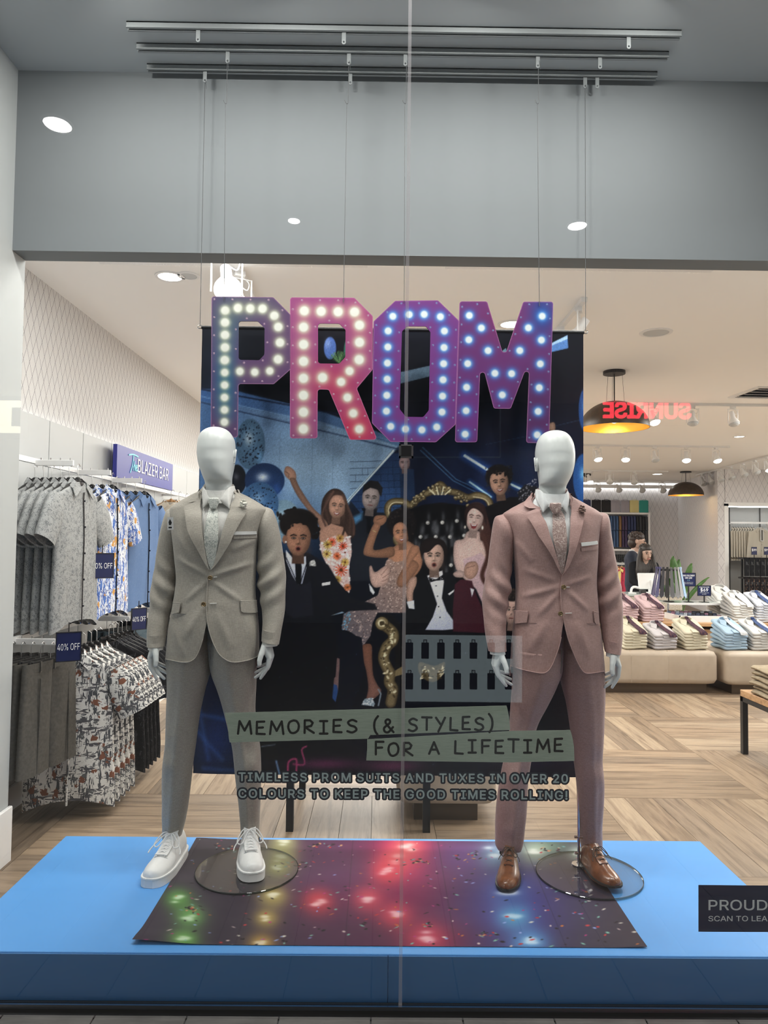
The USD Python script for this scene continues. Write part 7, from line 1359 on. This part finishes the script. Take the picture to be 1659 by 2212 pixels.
for k, (px, py) in enumerate(tr_pts):
    s_ = (px-1505)/185; q0 = at_z(px, 1025-50*s_, ZT); spot('%s spot on the slanting track, %s from the left' % ('lit' if px == 1657 else 'unlit', ORD[k]), (q0[0], q0[1], ZT-.03), .27, px == 1657, .4, -.5, 'spots on the slanting track')
track('white lighting track above the left of the banner', (-.89, 3.75, ZT), (-.89, 5.4, ZT)); track('white lighting track above the right of the banner', (1.40, 4.9, ZT), (1.40, 7.0, ZT))
c = at_z(478, 572, ZT-.03); spot('large lit track spot over the left racks', (-.89, 4.07, ZT-.03), .29, 1, .35, -.62, 'spots above the banner'); spot('second track spot half hidden behind the sign letters', (-.89, 4.42, ZT-.03), .27, 1, .5, -.5, 'spots above the banner'); spot('white track spot beside the top right corner of the banner', (1.40, 5.02, ZT-.03), .27, 0, 1.2, .6, 'spots above the banner'); spot('second white track spot behind the letter M', (1.40, 5.5, ZT-.03), .27, 0, 1.2, .6, 'spots above the banner')
def recessed(px, py, r, mt, label, cat):
    c = at_z(px, py, ZT); t = thing('recessed_lamp' if mt.startswith('lamp') else 'ceiling_speaker', label, cat, (c[0], c[1], ZT)); obj('ring', lathe([(r*1.28, 0), (r*1.26, -.006), (r, -.006), (r, .0)], 36), 'white_metal', t, smooth=40); obj('face', lathe([(r, -.003), (1e-4, -.003)], 36), mt, t)
recessed(367, 597, .075, 'lamp_white', 'recessed ceiling lamp over the left racks', 'ceiling lamp'); recessed(1105, 700, .085, 'lamp_white', 'recessed ceiling lamp between the letters O and M', 'ceiling lamp'); recessed(1597, 943, .07, 'lamp_white', 'recessed ceiling lamp far at right', 'ceiling lamp'); recessed(1420, 1024, .11, 'lamp_white', 'recessed ceiling lamp before the far wall', 'ceiling lamp')
recessed(1417, 718, .10, 'rail_grey' if False else 'panel_white', 'round white ceiling speaker beside the large pendant', 'speaker'); recessed(407, 595, .055, 'panel_white', 'small round ceiling plate beside the recessed lamp', 'ceiling plate')
c = at_z(1640, 848, ZT); vt = thing('ceiling_vent', 'white slotted air vent in the ceiling at right', 'vent', (c[0]+.15, c[1], ZT), .05); obj('frame', cat_mesh([bx(-.35, .35, -.30, -.25, -.012, 0), bx(-.35, .35, .25, .30, -.012, 0), bx(-.35, -.30, -.25, .25, -.012, 0), bx(.30, .35, -.25, .25, -.012, 0)]), 'white_metal', vt); obj('dark_opening', bx(-.30, .30, -.25, .25, -.003, 0), 'dark_slot', vt)
for k in range(4): obj('vane', move(bx(-.30, .30, -.05, .05, -.002, .002), (0, -.19+.125*k, -.008), rx=.3), 'white_metal', vt)
c = at_z(1268, 1018, ZT); cc = thing('dome_camera', 'small dark dome camera on the ceiling', 'camera', (c[0], c[1], ZT)); obj('base', lathe([(0, -.05), (.13, -.05), (.14, 0)], 24), 'white_metal', cc); obj('dome', move(lathe([(.10, 0), (.09, -.05), (.05, -.09), (1e-4, -.10)], 24), (0, 0, -.05)), 'black', cc, smooth=60)
# ================================================================ across the mall, seen as a faint reflection in the glass
def back(px, py, yv): p = at_y(px, py, yv); return np.array([p[0], 2*GLASS_Y-yv, p[2]])
lamp('neon_red', (1, .035, .07), 11); lamp('neon_cream', (1, .9, .62), 4.5)
yv = 13.85; a, b = back(1302, 904, yv), back(1492, 869, yv); sg = thing('neon_sign', 'red lit shop sign SUNRISE across the mall', 'sign', (0, 0, 0))
g = fit(text('SUNRISE', 1.0, True).buffer(.03), 0, 0, b[0]-a[0], b[2]-a[2]); v, f = arr(prism(g, .03)); obj('lettering', (np.stack([b[0]-v[:, 0], np.full(len(v), a[1])-v[:, 2]+.03, a[2]+v[:, 1]], 1), f), 'neon_red', sg, label='SUNRISE'); obj('backing', bx(a[0]-.2, b[0]+.2, a[1]-.12, a[1]-.06, a[2]-.1, b[2]+.1), 'cloth_ink', sg)
a, b = back(-22, 935, yv), back(46, 866, yv); g = union_all([sbox(.32, 0, .68, 1), sbox(0, 0, 1, .16), sbox(0, .84, 1, 1)]).buffer(.03); g = fit(g, 0, 0, b[0]-a[0], b[2]-a[2]); v, f = arr(prism(g, .03)); sg = thing('neon_letter', 'cream lit serif letter I of a shop across the mall', 'sign'); obj('lettering', (np.stack([b[0]-v[:, 0], np.full(len(v), a[1])-v[:, 2]+.03, a[2]+v[:, 1]], 1), f), 'neon_cream', sg, label='I'); obj('backing', bx(a[0]-.1, b[0]+.1, a[1]-.10, a[1]-.05, a[2]-.1, b[2]+.1), 'cloth_ink', sg)
for px, py, r, lab in ((124, 273, .085, 'mall ceiling downlight nearest the left jamb'), (1247, 491, .078, 'mall ceiling downlight toward the right'), (635, 480, .05, 'small mall ceiling downlight near the middle')):
    p = at_z(px, py, 4.33); t = thing('mall_downlight', lab, 'ceiling lamp', (p[0], 2*GLASS_Y-p[1], 4.35)); obj('ring', lathe([(r*1.2, 0), (r*1.2, -.012), (r, -.012), (r, 0)], 28), 'white_metal', t); obj('face', lathe([(r, -.008), (1e-4, -.008)], 28), 'mall_lamp', t)
# a backlit stand of phone cases at the photographer's back
lamp('stand_glow', (.78, .95, 1), 1.0)
KV = 7.0; a, b = back(872, 1515, KV), back(1128, 1372, KV); ky = float(a[1]); ks = thing('phone_case_stand', 'low backlit white stand of phone cases behind the photographer', 'display stand', (0, 0, 0))
obj('panel', bx(a[0], b[0], ky-.02, ky, a[2], b[2]), 'stand_glow', ks, label='backlit panel'); obj('cabinet', cat_mesh([bx(a[0]-.02, b[0]+.02, ky-.5, ky-.021, 0, b[2]+.05), bx(a[0]-.02, b[0]+.02, ky-.02, ky+.12, 0, a[2]), bx(a[0]-.02, b[0]+.02, ky-.02, ky+.05, b[2], b[2]+.05)]), 'cloth_ink', ks)
cp = None
for r, (y0, y1) in enumerate(((1384, 1422), (1456, 1488))):
    for k, px in enumerate((884, 918, 952, 987, 1022, 1060, 1098)):
        p0, p1 = back(px-7, y1, KV), back(px+7, y0, KV); h = .155; q = ((p0[0]+p1[0])/2, ky+.02, p0[2]); lab = 'dark phone case on the %s row of the backlit stand, %s from its pane joint' % (('upper', 'lower')[r], ORD[k])
        if cp is None:
            cp = thing('phone_case', lab, 'phone case', q, group='phone cases on the backlit stand'); obj('pack', bx(-.036, .036, -.008, .012, 0, h, .004), 'cloth_ink', cp); obj('hanger_tab', prism(sbox(-.018, 0, .018, .03).difference(sbox(-.010, .010, .010, .022)), .002) if False else cat_mesh([bx(-.018, -.010, 0, .003, h, h+.03), bx(.010, .018, 0, .003, h, h+.03), bx(-.018, .018, 0, .003, h+.022, h+.03)]), 'cloth_ink', cp); obj('peg', tube([(0, -.022, h+.014), (0, .02, h+.014)], .004, 6), 'steel', cp)
        else: dup(cp, q, 0, lab)
PLACES = {'di': ['leftmost of four', 'second from the left', 'third from the left', 'rightmost of four'], 'sh': ['above the left racks', 'behind the bulkhead at centre', 'behind the bulkhead at right', 'above the low table behind the banner', 'above the oak table', 'before the far wall', 'above the cream ottomans', 'before the lit alcove'], 'ma': ['high at the left side', 'high at the right side', 'left one before the glass', 'middle one before the glass', 'right one before the glass']}
# housings of display lamps and added fill lamps, each behind its lit face
for n_, c, aim, w, h in FIXTURES:
    z = -np.asarray(aim, float); z /= np.linalg.norm(z); x = np.cross([0, 1, 0], z); x /= np.linalg.norm(x); y = np.cross(z, x); R = np.stack([x, y, z])
    word = {'di': ('display_lamp', 'small square lamp on the display ceiling just inside the glass', 'lamps over the display'), 'sh': ('ceiling_panel_lamp', 'flat white panel lamp under the shop ceiling', 'shop ceiling panel lamps'), 'ma': ('mall_panel_lamp', 'flat white panel lamp of the mall', 'mall panel lamps')}[n_[:2]]
    counts_ = globals().setdefault('_fx', {}); k = counts_[word[0]] = counts_.get(word[0], -1)+1; t = thing(word[0], '%s, %s' % (word[1], PLACES[n_[:2]][k]), 'lamp', group=word[2])
    def put(m): v, f = m; return v@R+np.asarray(c, float), f
    obj('housing', put(bx(-w/2-.012, w/2+.012, -h/2-.012, h/2+.012, .004, .030)), 'white_metal', t)
    top = CEIL if n_[:2] == 'di' else SHOP_CEIL if n_[:2] == 'sh' else 4.35
    for s in (-.3, .3): q = np.asarray(c, float)+x*s*w+z*.028; obj('stem', tube([q, (q[0], q[1], max(top, q[2]+.004))], .008, 6), 'steel', t)
